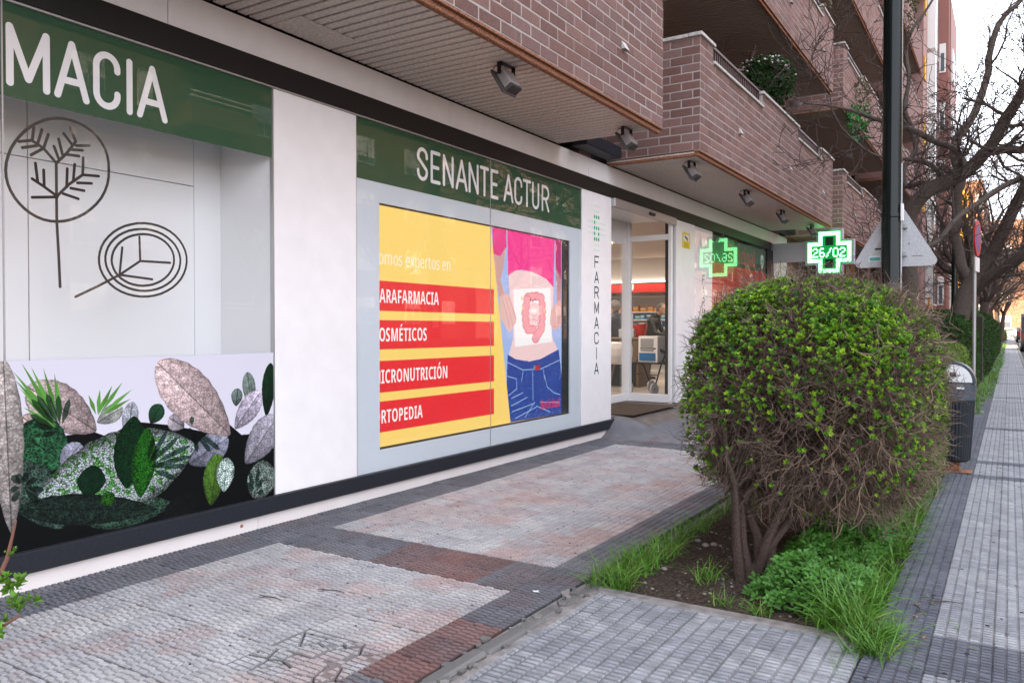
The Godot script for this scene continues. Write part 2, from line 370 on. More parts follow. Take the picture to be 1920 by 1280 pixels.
func make_materials() -> void:
	var fine := noise_tex(0.06, 4, 0.80, 1.0, 512, FastNoiseLite.TYPE_SIMPLEX_SMOOTH, 3)
	var coarse := noise_tex(0.012, 5, 0.72, 1.0, 512, FastNoiseLite.TYPE_SIMPLEX_SMOOTH, 7)
	var grit := noise_tex(0.25, 3, 0.62, 1.0, 512, FastNoiseLite.TYPE_SIMPLEX, 9)
	var soft := noise_tex(0.008, 3, 0.97, 1.0, 512, FastNoiseLite.TYPE_SIMPLEX_SMOOTH, 11)
	var relief := noise_tex(0.15, 4, 0.0, 1.0, 512, FastNoiseLite.TYPE_SIMPLEX, 5)
	var bark := noise_tex(0.05, 5, 0.35, 1.0, 512, FastNoiseLite.TYPE_SIMPLEX_SMOOTH, 15)
	M.fine = fine; M.coarse = coarse; M.grit = grit; M.relief = relief
	M.white_panel = mat(lin(0.84, 0.795, 0.79), 0.32, soft, V(0.9, 0.9, 0.9))
	M.white_box = mat(lin(0.80, 0.79, 0.79), 0.5)
	M.joint = mat(lin(0.05, 0.045, 0.045), 0.9)
	M.fascia_dark = mat(lin(0.013, 0.011, 0.012), 0.45, fine, V(2, 2, 2))
	M.skirt_dark = mat(lin(0.020, 0.022, 0.030), 0.5, fine, V(1.2, 1.2, 1.2))
	M.plinth = mat(lin(0.76, 0.69, 0.66), 0.5, soft, V(0.8, 0.8, 0.8))
	M.alu = mat(lin(0.45, 0.45, 0.46), 0.35); M.alu.metallic = 0.7
	M.frame_white = mat(lin(0.78, 0.76, 0.76), 0.3)
	M.green_vinyl = mat(lin(0.003, 0.056, 0.016), 0.5)
	M.pale_vinyl = mat(lin(0.55, 0.59, 0.63), 0.5)
	M.white_letter = mat(lin(0.80, 0.77, 0.77), 0.5)
	M.brown_ink = mat(lin(0.035, 0.020, 0.016), 0.6, grit, V(6, 6, 6))
	M.green_ink = mat(lin(0.005, 0.045, 0.022), 0.6)
	M.mint_ink = mat(lin(0.25, 0.62, 0.45), 0.6)
	M.cross_ink = mat(lin(0.02, 0.36, 0.13), 0.6)
	M.glass = pane(0.02, 0.43)
	M.clear_glass = pane(0.02, 0.4)
	M.grey_glass = mat(lin(0.10, 0.12, 0.14), 0.04)
	M.mortar = mat(lin(0.64, 0.55, 0.51), 0.95, grit, V(3, 3, 3), relief, 0.3)
	var bs := V(2.2, 14.0, 2.2)
	var streak := noise_tex(0.05, 5, 0.46, 1.05, 512, FastNoiseLite.TYPE_SIMPLEX_SMOOTH, 21)
	M.brick = []
	for c in [[0.46, 0.245, 0.21], [0.53, 0.30, 0.26], [0.40, 0.215, 0.185], [0.50, 0.295, 0.265], [0.45, 0.26, 0.23]]:
		M.brick.append(mat(lin(c[0], c[1], c[2]), 0.9, streak, bs, streak, 1.2))
	M.brick_any = mat(Color.WHITE, 0.9, streak, bs, streak, 1.2, true)
	M.brick_plain = mat(lin(0.38, 0.215, 0.19), 0.9, streak, bs)
	M.coping = mat(lin(0.62, 0.58, 0.54), 0.7, coarse, V(2, 2, 2))
	var rust_t := noise_tex(0.03, 5, 0.42, 1.0, 512, FastNoiseLite.TYPE_SIMPLEX_SMOOTH, 31)
	M.rust = mat(lin(0.56, 0.245, 0.14), 0.85, rust_t, V(2.5, 4, 2.5), relief, 0.2)
	M.slat = mat(lin(0.78, 0.68, 0.61), 0.45, fine, V(1.0, 1, 1.0))
	M.slat_gap = mat(lin(0.05, 0.036, 0.03), 0.9)
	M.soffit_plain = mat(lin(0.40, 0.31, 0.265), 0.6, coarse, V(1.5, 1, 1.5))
	M.black_metal = mat(lin(0.012, 0.012, 0.013), 0.4)
	M.flood = mat(lin(0.10, 0.085, 0.085), 0.45, fine, V(8, 8, 8))
	M.flood_fin = mat(lin(0.34, 0.30, 0.30), 0.5, fine, V(8, 8, 8))
	M.rail = mat(lin(0.07, 0.035, 0.03), 0.5)
	M.steel = mat(lin(0.42, 0.43, 0.44), 0.4, fine, V(4, 4, 4)); M.steel.metallic = 0.6
	M.sign_grey = mat(lin(0.55, 0.55, 0.57), 0.55, fine, V(1.5, 1.5, 1.5))
	M.pole = mat(lin(0.006, 0.010, 0.009), 0.22); M.pole.clearcoat_enabled = true; M.pole.clearcoat = 0.2; M.pole.clearcoat_roughness = 0.1; M.pole.metallic_specular = 0.3
	M.bin = mat(lin(0.017, 0.021, 0.027), 0.5, fine, V(5, 5, 5))
	M.bin_lid = mat(lin(0.05, 0.065, 0.085), 0.4)
	M.white_paint = mat(lin(0.75, 0.74, 0.74), 0.5)
	# paving
	var mottle := paving_mottle()
	M.tile_light = []
	for c in [[0.50, 0.482, 0.485], [0.53, 0.51, 0.508], [0.475, 0.457, 0.462], [0.545, 0.52, 0.51]]:
		M.tile_light.append(mat(lin(c[0], c[1], c[2]), 0.85, mottle, V(0.42, 0.42, 0.42), relief, 0.15, true))
	M.tile_pink = []
	for c in [[0.51, 0.44, 0.425], [0.53, 0.455, 0.435], [0.49, 0.425, 0.41]]:
		M.tile_pink.append(mat(lin(c[0], c[1], c[2]), 0.85, mottle, V(0.42, 0.42, 0.42), relief, 0.15, true))
	M.tile_dark = []
	for c in [[0.18, 0.18, 0.20], [0.20, 0.198, 0.215], [0.165, 0.165, 0.185]]:
		M.tile_dark.append(mat(lin(c[0], c[1], c[2]), 0.8, mottle, V(0.42, 0.42, 0.42), relief, 0.15, true))
	M.tile_red = []
	for c in [[0.24, 0.15, 0.14], [0.20, 0.14, 0.14]]:
		M.tile_red.append(mat(lin(c[0], c[1], c[2]), 0.8, mottle, V(0.42, 0.42, 0.42), relief, 0.15, true))
	M.tile_any = mat(Color.WHITE, 0.85, mottle, V(0.42, 0.42, 0.42), relief, 0.15, true)
	M.street_light = []
	for c in [[0.39, 0.395, 0.415], [0.42, 0.425, 0.44], [0.36, 0.365, 0.39]]:
		M.street_light.append(mat(lin(c[0], c[1], c[2]), 0.8, coarse, V(1.3, 1.3, 1.3), relief, 0.15, true))
	M.street_dark = []
	for c in [[0.15, 0.155, 0.185], [0.17, 0.175, 0.205]]:
		M.street_dark.append(mat(lin(c[0], c[1], c[2]), 0.8, coarse, V(1.3, 1.3, 1.3), relief, 0.15, true))
	M.street_any = mat(Color.WHITE, 0.8, coarse, V(1.3, 1.3, 1.3), relief, 0.15, true)
	M.bed = mat(lin(0.085, 0.08, 0.078), 0.95, grit, V(2, 2, 2))
	M.concrete = mat(lin(0.32, 0.29, 0.27), 0.92, coarse, V(1.6, 1.6, 1.6), relief, 0.4)
	M.kerb = mat(lin(0.30, 0.285, 0.27), 0.92, grit, V(2.5, 2.5, 2.5), relief, 0.8)
	M.asphalt = mat(lin(0.055, 0.055, 0.058), 0.9, grit, V(2, 2, 2), relief, 0.4)
	M.ground = mat(lin(0.16, 0.14, 0.12), 0.95, coarse, V(0.2, 0.2, 0.2))
	var soil_t := noise_tex(0.04, 6, 0.35, 1.0, 512, FastNoiseLite.TYPE_SIMPLEX_SMOOTH, 41)
	M.soil = mat(lin(0.115, 0.078, 0.055), 0.98, soil_t, V(1.7, 1.7, 1.7), soil_t, 1.6)
	M.stone = mat(Color.WHITE, 0.95, grit, V(4, 4, 4), null, 0, true)
	M.ramp = mat(lin(0.17, 0.14, 0.125), 0.75, coarse, V(1, 1, 1), relief, 0.1)
	M.mat_brown = mat(lin(0.085, 0.05, 0.032), 0.98, grit, V(6, 6, 6), grit, 0.5)
	# plants
	var lf := mat(Color.WHITE, 0.5, null, V(1, 1, 1), null, 0, true)
	lf.backlight_enabled = true
	lf.backlight = Color(0.35, 0.4, 0.2)
	M.leaf = lf
	M.twig = mat(Color.WHITE, 0.9, null, V(1, 1, 1), null, 0, true)
	M.shrub_bark = mat(lin(0.15, 0.098, 0.075), 0.95, bark, V(6, 2.0, 6), bark, 1.0)
	M.bark = mat(lin(0.20, 0.155, 0.13), 0.95, bark, V(3, 0.9, 3), bark, 2.0)
	M.twig_bark = mat(lin(0.085, 0.063, 0.054), 0.95)
	M.moss = mat(lin(0.10, 0.10, 0.02), 0.95, grit, V(5, 5, 5))
	# far buildings
	M.pink_brick = mat(lin(0.62, 0.38, 0.345), 0.9, streak, V(0.8, 8, 0.8))
	M.red_brick = mat(lin(0.48, 0.225, 0.19), 0.9, streak, V(0.8, 8, 0.8))
	M.brown_brick = mat(lin(0.27, 0.165, 0.085), 0.9, streak, V(0.6, 6, 0.6))
	M.peach = mat(lin(0.36, 0.20, 0.13), 0.9, coarse, V(0.3, 0.3, 0.3))
	M.cream = mat(lin(0.60, 0.52, 0.44), 0.9, coarse, V(0.3, 0.3, 0.3))
	M.yellow = mat(lin(0.62, 0.33, 0.02), 0.7)
	M.orange_pipe = mat(lin(0.58, 0.22, 0.02), 0.5)
	M.shutter = mat(lin(0.72, 0.71, 0.69), 0.6)
	M.wood_orange = mat(lin(0.42, 0.17, 0.055), 0.7, streak, V(8, 1, 8))
	# shop
	M.shop_floor = mat(lin(0.42, 0.37, 0.33), 0.3)
	M.shop_wall = mat(lin(0.72, 0.68, 0.64), 0.8)
	M.shop_ceiling = mat(lin(0.62, 0.54, 0.49), 0.9)
	M.red_band = mat(lin(0.62, 0.035, 0.022), 0.5)
	M.oak = mat(lin(0.32, 0.22, 0.15), 0.6, streak, V(1, 8, 1))
	M.dark_panel = mat(lin(0.03, 0.028, 0.028), 0.5)
	M.plain = mat(Color.WHITE, 0.6, null, V(1, 1, 1), null, 0, true)
	M.gloss = mat(Color.WHITE, 0.25, null, V(1, 1, 1), null, 0, true)
	M.skin = mat(Color.WHITE, 0.6, null, V(1, 1, 1), null, 0, true)
	M.red_vinyl = mat(lin(0.50, 0.008, 0.012), 0.5)
	M.grey_band = mat(lin(0.035, 0.04, 0.042), 0.5)
	M.tyre = mat(lin(0.02, 0.02, 0.02), 0.8)
	M.car_white = mat(lin(0.7, 0.7, 0.72), 0.2); M.car_white.clearcoat_enabled = true; M.car_white.clearcoat = 0.8
	M.car_dark = mat(lin(0.008, 0.010, 0.018), 0.2); M.car_dark.clearcoat_enabled = true; M.car_dark.clearcoat = 0.8
	M.tail = mat(lin(0.35, 0.01, 0.01), 0.3)

# ---------------------------------------------------------------- camera, sky, sun
func _ready() -> void:
	rng.seed = 20260226
	cam = Camera3D.new()
	cam.name = "camera"
	cam.fov = rad_to_deg(2.0 * atan(640.0 / 1490.0))
	cam.near = 0.05
	cam.far = 900.0
	add_child(cam)
	cam.position = Vector3(0, 1.30, 0)
	cam.rotation = Vector3(-atan(23.0 / 1490.0), deg_to_rad(32.1), 0)
	cam.current = true
	FW = -cam.transform.basis.z
	RT = cam.transform.basis.x
	var we := WorldEnvironment.new()
	we.name = "world_environment"
	var env := Environment.new()
	env.background_mode = Environment.BG_SKY
	var sm := ProceduralSkyMaterial.new()
	sm.sky_top_color = Color(0.70, 0.72, 0.765)
	sm.sky_horizon_color = Color(0.82, 0.825, 0.845)
	sm.sky_curve = 0.12
	sm.ground_bottom_color = Color(0.35, 0.32, 0.30)
	sm.ground_horizon_color = Color(0.66, 0.66, 0.68)
	sm.sun_angle_max = 20.0
	var sky := Sky.new()
	sky.sky_material = sm
	env.sky = sky
	env.tonemap_mode = Environment.TONE_MAPPER_LINEAR
	env.tonemap_exposure = EXPO
	env.sdfgi_enabled = true
	env.ssao_enabled = true
	env.ssil_enabled = true
	we.environment = env
	add_child(we)
	var sun := DirectionalLight3D.new()
	sun.name = "sun"
	sun.light_energy = 1.2
	sun.light_color = Color(1.0, 0.86, 0.70)
	sun.light_angular_distance = 0.5
	sun.shadow_enabled = true
	add_child(sun)
	sun.look_at_from_position(Vector3(-0.40, 0.62, 0.675) * 50.0, Vector3.ZERO)
	make_materials()
	ground_and_paving()
	apartment_block()
	shopfront()
	entrance()
	far_buildings()
	street_furniture()
	planting()
	trees()
	vehicles()
	litter()

# ---------------------------------------------------------------- ground and paving
const TX := 0.24
const TZ := 0.222

func bar(m: MB, x0: float, x1: float, z0: float, z1: float, y0: float, y1: float, ch: float) -> void:
	var a := [V(x0, y0, z1), V(x1, y0, z1), V(x1, y0, z0), V(x0, y0, z0)]
	var b := [V(x0 + ch, y1, z1 - ch), V(x1 - ch, y1, z1 - ch), V(x1 - ch, y1, z0 + ch), V(x0 + ch, y1, z0 + ch)]
	m.quad(b[0], b[1], b[2], b[3])
	for i in 4:
		var j := (i + 1) % 4
		m.quad(a[i], a[j], b[j], b[i])

func tile_mesh(w: float, l: float, cols: int, rows: int, shift: float, wear: float, sd: int, sx := 0.86, sz := 0.70, gap := 0.003) -> ArrayMesh:
	var r := RandomNumberGenerator.new()
	r.seed = sd
	var m := MB.new()
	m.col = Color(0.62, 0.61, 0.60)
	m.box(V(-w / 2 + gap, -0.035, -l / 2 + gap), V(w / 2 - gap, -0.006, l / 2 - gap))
	var cw := w / cols
	var cl := l / rows
	for i in cols:
		for j in rows:
			var off := (shift if i % 2 else 0.0) * cl
			var x := -w / 2 + cw * (i + 0.5)
			var z := -l / 2 + cl * (j + 0.5) + off
			var z0 := maxf(z - cl * sz / 2, -l / 2 + 0.004)
			var z1 := minf(z + cl * sz / 2, l / 2 - 0.004)
			if z1 - z0 < 0.006: continue
			var g := r.randf_range(0.86, 1.06)
			m.col = Color(g, g, g)
			var h := -r.randf() * wear
			if r.randf() < wear * 18: h = -0.004
			bar(m, x - cw * sx / 2, x + cw * sx / 2, z0, z1, -0.006, h, 0.0016)
	return m.done()

func fragments(parent: Node, x0: float, z0: float, w: float, l: float, sd: int, m4: Material) -> void:   # a tile broken into pieces
	var r := RandomNumberGenerator.new()
	r.seed = sd
	var pts := []
	for i in 6:
		pts.append(Vector2(r.randf_range(0, w), r.randf_range(0, l)))
	for i in pts.size():
		var poly := PackedVector2Array([Vector2(0, 0), Vector2(w, 0), Vector2(w, l), Vector2(0, l)])
		for j in pts.size():
			if j == i: continue
			var mid: Vector2 = (pts[i] + pts[j]) / 2
			var dr: Vector2 = (pts[i] - pts[j]).normalized()
			mid += dr * 0.0035
			var t := Vector2(-dr.y, dr.x)
			var half := PackedVector2Array([mid - t * 3, mid + t * 3, mid + t * 3 + dr * 5, mid - t * 3 + dr * 5])
			var got := Geometry2D.intersect_polygons(poly, half)
			if got.size() == 0:
				poly = PackedVector2Array()
				break
			poly = got[0]
		if poly.size() < 3: continue
		var m := MB.new()
		m.col = Color(0.52, 0.51, 0.5)
		var t3 := Transform3D(Basis(V(1, 0, 0), V(0, 0, 1), V(0, 1, 0)), Vector3.ZERO)
		var flip := PackedVector2Array()
		for p in poly:
			flip.append(Vector2(p.x, p.y))
		var idx := Geometry2D.triangulate_polygon(flip)
		for k in range(0, idx.size(), 3):
			var a := flip[idx[k]]
			var b := flip[idx[k + 1]]
			var c := flip[idx[k + 2]]
			if (b - a).cross(c - a) > 0:
				var s := b
				b = c
				c = s
			m.tri(V(a.x, -0.005, a.y), V(b.x, -0.005, b.y), V(c.x, -0.005, c.y))
		for k in flip.size():
			var a := flip[k]
			var b := flip[(k + 1) % flip.size()]
			m.quad(V(b.x, -0.035, b.y), V(a.x, -0.035, a.y), V(a.x, -0.005, a.y), V(b.x, -0.005, b.y))
		var inner := Geometry2D.offset_polygon(flip, -0.006)
		var cw := w / 5
		var cl := l / 7
		if inner.size():
			for ci in 5:
				for ri in 7:
					var rect := PackedVector2Array([Vector2(cw * ci + 0.004, cl * ri + 0.005), Vector2(cw * ci + cw - 0.004, cl * ri + 0.005), Vector2(cw * ci + cw - 0.004, cl * ri + cl - 0.005), Vector2(cw * ci + 0.004, cl * ri + cl - 0.005)])
					if r.randf() < 0.12: continue
					for pp in Geometry2D.intersect_polygons(rect, inner[0]):
						if pp.size() < 3: continue
						var g := r.randf_range(0.85, 1.05)
						m.col = Color(g, g, g)
						var id2 := Geometry2D.triangulate_polygon(pp)
						for k in range(0, id2.size(), 3):
							var a := pp[id2[k]]
							var b := pp[id2[k + 1]]
							var c := pp[id2[k + 2]]
							if (b - a).cross(c - a) > 0:
								var s := b
								b = c
								c = s
							m.tri(V(a.x, 0, a.y), V(b.x, 0, b.y), V(c.x, 0, c.y))
						for k in pp.size():
							var a := pp[k]
							var b := pp[(k + 1) % pp.size()]
							if Geometry2D.is_polygon_clockwise(pp):
								m.quad(V(a.x, -0.005, a.y), V(b.x, -0.005, b.y), V(b.x, 0, b.y), V(a.x, 0, a.y))
							else:
								m.quad(V(b.x, -0.005, b.y), V(a.x, -0.005, a.y), V(a.x, 0, a.y), V(b.x, 0, b.y))
		var o := part(parent, "tile_fragment", m, m4)
		o.position = V(x0, r.randf_range(-0.009, 0.001), z0)
		o.rotation = V(r.randf_range(-0.02, 0.02), r.randf_range(-0.015, 0.015), r.randf_range(-0.02, 0.02))

func lay(parent: Node, list: Array, limit: int, meshes: Array, flat: Mesh, anym: Material) -> void:   # list of [x, z, kind]; the largest become tiles of their own
	var nz := FastNoiseLite.new()
	nz.seed = 5
	nz.frequency = 0.55
	for t in list:
		t.append(seen(V(t[0], 0, t[1]), 0.24))
	list.sort_custom(func(a, b): return a[3] > b[3])
	var rest := [[], [], []]
	var rcol := [[], [], []]
	for i in list.size():
		var t: Array = list[i]
		var tr := Transform3D(Basis.from_euler(V(rng.randf_range(-0.005, 0.005), rng.randf_range(-0.006, 0.006), rng.randf_range(-0.005, 0.005))), V(t[0], rng.randf_range(-0.0022, 0.0012), t[1]))
		var ms: Array = M[t[2]]
		var mm: Material = ms[rng.randi() % ms.size()]
		var far: bool = t[1] < -17.0
		var which := rng.randi() % 2
		if i < limit and t[3] > 0 and not far:
			var o := part(parent, "paving_tile", meshes[which], mm)
			o.transform = tr
		else:
			var k := 2 if far else which
			rest[k].append(tr)
			var c: Color = mm.albedo_color.srgb_to_linear()
			rcol[k].append(c)
	for k in 3:
		if rest[k].size():
			many(parent, "paving_tiles", flat if k == 2 else meshes[k], anym, rest[k], rcol[k])

func stones(parent: Node, x: float, w: float, za: float, zb: float, y: float, lo: float, hi: float, mm: Material, called := "kerb_stone") -> void:
	var z := za
	while z > zb:
		var l := rng.randf_range(lo, hi)
		var m := MB.new()
		m.bbox(V(-w / 2 * rng.randf_range(0.75, 1.0), -0.12, -l / 2 + 0.006), V(w / 2 * rng.randf_range(0.8, 1.05), 0, l / 2 - 0.006), 0.014)
		var o := part(parent, called, m, mm)
		o.position = V(x + rng.randf_range(-0.012, 0.012), y + rng.randf_range(-0.012, 0.006), z - l / 2)
		o.rotation = V(rng.randf_range(-0.03, 0.03), rng.randf_range(-0.04, 0.04), rng.randf_range(-0.05, 0.05))
		z -= l

func ground_and_paving() -> void:
	var g := struct("ground")
	part(g, "earth", boxm(V(-400, -0.6, -600), V(400, -0.20, 300)), M.ground)
	var road := struct("road")
	part(road, "asphalt_sheet", boxm(V(0.52, -0.3, -170), V(12.5, -0.13, 120)), M.asphalt)
	part(road, "cross_street", boxm(V(-60, -0.31, -195), V(60, -0.135, -170.01)), M.asphalt)
	var mk := MB.new()
	for z in 24:
		mk.box(V(6.4, -0.129, 60 - z * 7), V(6.55, -0.126, 63 - z * 7))
	part(road, "lane_marking", mk, M.white_paint)
	var op := struct("opposite_pavement")
	part(op, "pavement_slab", boxm(V(12.5, -0.3, -170), V(17.5, 0.0, 120), 0.02), M.concrete)
	var far := struct("far_pavement")
	part(far, "pavement_slab", boxm(V(-60, -0.3, -230), V(60, -0.01, -195.0), 0.02), M.concrete)
	# shop side pavement
	var sp := struct("shop_pavement")
	part(sp, "bed", boxm(V(-4.6, -0.3, -34), V(-1.84, -0.036, 4)), M.bed)
	var nz := FastNoiseLite.new()
	nz.seed = 12
	nz.frequency = 0.8
	var list := []
	for k in range(-6, 140):
		var z := -2.007 - TZ * (k + 0.5)
		for i in range(-2, 8):
			var x := -3.78 + TX * (i + 0.5)
			if z < -8.7 and x < -3.3 and z > -20: continue
			if z > -2.46 and z < -1.99 and x > -2.6 and x < -2.10: continue
			var band := (z < -3.33 and z > -3.79) or (z < -8.2 and z > -8.66) or (z < -13.1 and z > -13.6)
			var kind := "tile_light"
			if i < 0 or i == 7 or band:
				kind = "tile_dark"
				if (z < -3.33 and z > -3.79 and x > -3.05 and x < -2.25) or (i == 7 and z < -2.30 and z > -2.95 and rng.randf() < 0.75):
					kind = "tile_red"
			else:
				var e := nz.get_noise_2d(x * 1.2, z * 0.6)
				var near_screen := clampf(1.0 - absf(z + 4.4) / 3.4, 0.0, 1.0) * 0.55
				if e + near_screen > 0.62: kind = "tile_pink"
			list.append([x, z, kind])
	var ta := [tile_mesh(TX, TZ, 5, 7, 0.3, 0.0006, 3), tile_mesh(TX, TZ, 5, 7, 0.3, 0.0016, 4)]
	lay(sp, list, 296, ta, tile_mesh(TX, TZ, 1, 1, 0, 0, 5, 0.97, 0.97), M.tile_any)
	fragments(sp, -2.58, -2.451, TX, TZ, 11, M.tile_light[0])
	fragments(sp, -2.34, -2.451, TX, TZ, 12, M.tile_light[2])
	fragments(sp, -2.34, -2.229, TX, TZ, 14, M.tile_light[1])
	fragments(sp, -2.58, -2.229, TX, TZ, 15, M.tile_light[0])
	# mended kerb between the tiles and the crossing slab
	var kb := struct("mended_kerb")
	part(kb, "cement_bed", boxm(V(-1.85, -0.3, -3.66), V(-1.60, -0.012, 3)), M.concrete)
	stones(kb, -1.80, 0.085, 0.5, -3.70, 0.004, 0.16, 0.42, M.kerb)
	for i in 60:
		var z := rng.randf_range(-3.6, -1.6)
		var r := rng.randf_range(0.008, 0.030)
		var ch := PackedVector2Array()
		for k in 7:
			ch.append(Vector2.from_angle(TAU * k / 7 + rng.randf_range(-0.3, 0.3)) * r * rng.randf_range(0.6, 1.1))
		var cm := MB.new()
		cm.prism(ch, -0.01, rng.randf_range(0.001, 0.005), Transform3D(Basis(V(1, 0, 0), -PI / 2), Vector3.ZERO))
		var o := part(kb, "cement_chip", cm, M.kerb if i % 3 else M.concrete)
		o.position = V(rng.randf_range(-1.86, -1.72), 0.0, z)
		o.rotation = V(rng.randf_range(-0.08, 0.08), rng.randf() * 6, rng.randf_range(-0.08, 0.08))
	part(kb, "cement_strip", boxm(V(-1.745, -0.1, -3.60), V(-1.70, 0.0, 3), 0.008), M.concrete)
	# crossing slab in front of the shrub bed
	var cs := struct("crossing_slab")
	part(cs, "bed", boxm(V(-1.72, -0.3, -3.56), V(-0.56, -0.036, 3)), M.bed)
	part(cs, "edge_strip", boxm(V(-1.745, -0.28, -3.625), V(-0.575, 0.002, -3.545), 0.01), M.concrete)
	var cl := []
	for i in 5:
		for k in 16:
			var x := -1.744 + 0.267 * (i + 0.5)
			var z := -3.543 + 0.2665 * (k + 0.5)
			cl.append([x - (0.045 if i == 4 else 0.0), z, "tile_light"])
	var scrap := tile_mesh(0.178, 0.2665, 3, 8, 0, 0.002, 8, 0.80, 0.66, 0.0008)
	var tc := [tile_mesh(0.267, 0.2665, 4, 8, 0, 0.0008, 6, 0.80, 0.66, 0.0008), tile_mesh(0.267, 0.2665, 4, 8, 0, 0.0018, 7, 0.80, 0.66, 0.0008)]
	for t in cl:
		var lm: Array = M.street_light
		var last: bool = t[0] > -0.65
		var o := part(cs, "paving_tile", scrap if last else tc[rng.randi() % 2], lm[rng.randi() % 3])
		o.position = V(t[0], rng.randf_range(-0.002, 0.001), t[1])
		o.rotation = V(rng.randf_range(-0.004, 0.004), 0, rng.randf_range(-0.004, 0.004))
	stones(cs, -0.565, 0.085, 1.0, -3.6, -0.012, 0.12, 0.26, M.kerb, "edge_stone")
	# street pavement on the right
	var rp := struct("street_pavement")
	part(rp, "bed", boxm(V(-0.52, -0.3, -169.9), V(0.396, -0.036, 4)), M.bed)
	var rl := []
	for k in range(-3, 740):
		var z := -2.92 - TZ * (k + 0.5)
		for i in 4:
			var x := -0.492 + TZ * (i + 0.5)
			var dark := i == 0
			for zz in [-3.48, -3.72, -8.1, -9.0, -12.1, -17.6, -22.3, -27.1, -32, -37, -42, -47, -52]:
				if absf(z - zz) < TZ / 2: dark = true
			rl.append([x, z, "street_dark" if dark else "street_light"])
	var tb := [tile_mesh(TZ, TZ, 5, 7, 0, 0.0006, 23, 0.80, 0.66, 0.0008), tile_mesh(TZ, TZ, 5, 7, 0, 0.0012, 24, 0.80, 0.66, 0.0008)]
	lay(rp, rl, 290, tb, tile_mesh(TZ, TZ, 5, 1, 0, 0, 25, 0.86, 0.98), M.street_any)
	part(rp, "kerb", boxm(V(0.398, -0.3, -169.9), V(0.52, 0.005, 4), 0.015), M.kerb)
	# shrub bed
	var sb := struct("shrub_bed")
	var sm := MB.new()
	var h := func(x: float, z: float) -> float:
		return -0.018 + nz.get_noise_2d(x * 3.2, z * 3.2) * 0.022 + nz.get_noise_2d(x * 14, z * 14) * 0.010 + 0.028 * exp(-(pow(x + 1.12, 2) + pow(z + 4.15, 2)) * 9)
	for step in [[-3.6, -7.6, 0.05], [-7.6, -120.0, 0.6]]:
		var z: float = step[0]
		while z > step[1]:
			var x := -1.78
			var s: float = step[2]
			while x < -0.51:
				var w := minf(s, 0.25)
				var a := V(x, h.call(x, z), z)
				var b := V(x + w, h.call(x + w, z), z)
				var c := V(x + w, h.call(x + w, z - s), z - s)
				var d := V(x, h.call(x, z - s), z - s)
				sm.quad(a, b, c, d)
				x += w
			z -= s
	part(sb, "soil", sm, M.soil)
	part(sb, "subsoil", boxm(V(-1.84, -0.3, -120.0), V(-0.52, -0.08, -3.62)), M.soil)
	stones(sb, -1.80, 0.075, -3.7, -14.0, -0.004, 0.3, 0.55, M.kerb)
	stones(sb, -0.53, 0.075, -3.65, -14.0, -0.008, 0.16, 0.36, M.kerb)
	var ps := []
	var pc := []
	for i in 260:
		var x := rng.randf_range(-1.72, -0.7)
		var z := rng.randf_range(-3.66, -5.2)
		var s := rng.randf_range(0.003, 0.011) * (2.2 if rng.randf() < 0.06 else 1.0)
		ps.append(Transform3D(Basis.from_euler(V(rng.randf() * 6, rng.randf() * 6, 0)).scaled(V(s, s * 0.6, s * 0.8)), V(x, h.call(x, z) + s * 0.3, z)))
		var q := rng.randf_range(0.12, 0.42)
		pc.append(Color(q, q * 0.86, q * 0.74))
	var pb := MB.new()
	pb.ball(Vector3.ZERO, V(1, 1, 1), 6, 4)
	many(sb, "gravel", pb.done(), M.stone, ps, pc)

# ---------------------------------------------------------------- apartment block with brick balconies
var bricks := []
const BL := 0.27
const BH := 0.098
const FRONT := Basis(Vector3(0, 0, -1), Vector3(0, 1, 0), Vector3(1, 0, 0))   # x runs away down the street, z faces the street

func brick_rows(parent: Node, at: Vector3, basis: Basis, u0: float, u1: float, j0: int, j1: int) -> void:
	for j in range(j0, j1):
		var u := u0 - fposmod(u0 - (BL / 2 if j % 2 else 0.0), BL)
		while u < u1 - 0.01:
			var a := maxf(u, u0)
			var b := minf(u + BL, u1)
			u += BL
			if b - a < 0.03: continue
			var p := at + basis * V((a + b) / 2, BH * (j + 0.5), 0)
			var sc := (b - a - 0.011) / 0.259
			var jit := rng.randf_range(-0.0022, 0.0022)
			bricks.append([parent, Transform3D(basis * Basis.from_euler(V(0, 0, rng.randf_range(-0.006, 0.006))).scaled(V(sc, 1, 1)), p + basis.z * jit), seen(p, b - a)])

func lay_bricks(block: Node) -> void:
	var m := MB.new()
	m.bbox(V(-0.1295, -0.0435, -0.04), V(0.1295, 0.0435, 0.008), 0.004)
	var mesh := m.done()
	bricks.sort_custom(func(a, b): return a[2] > b[2])
	var rest := []
	var cols := []
	for i in bricks.size():
		var b: Array = bricks[i]
		var k := rng.randi() % 5
		var ms: Array = M.brick
		if i < 298 and b[2] > 0:
			var o := part(b[0], "brick", mesh, ms[k])
			o.transform = b[1]
		else:
			var c: Color = ms[k].albedo_color.srgb_to_linear()
			var g := rng.randf_range(0.85, 1.12)
			rest.append(b[1])
			cols.append(Color(c.r * g, c.g * g, c.b * g))
	many(block, "bricks", mesh, M.brick_any, rest, cols)

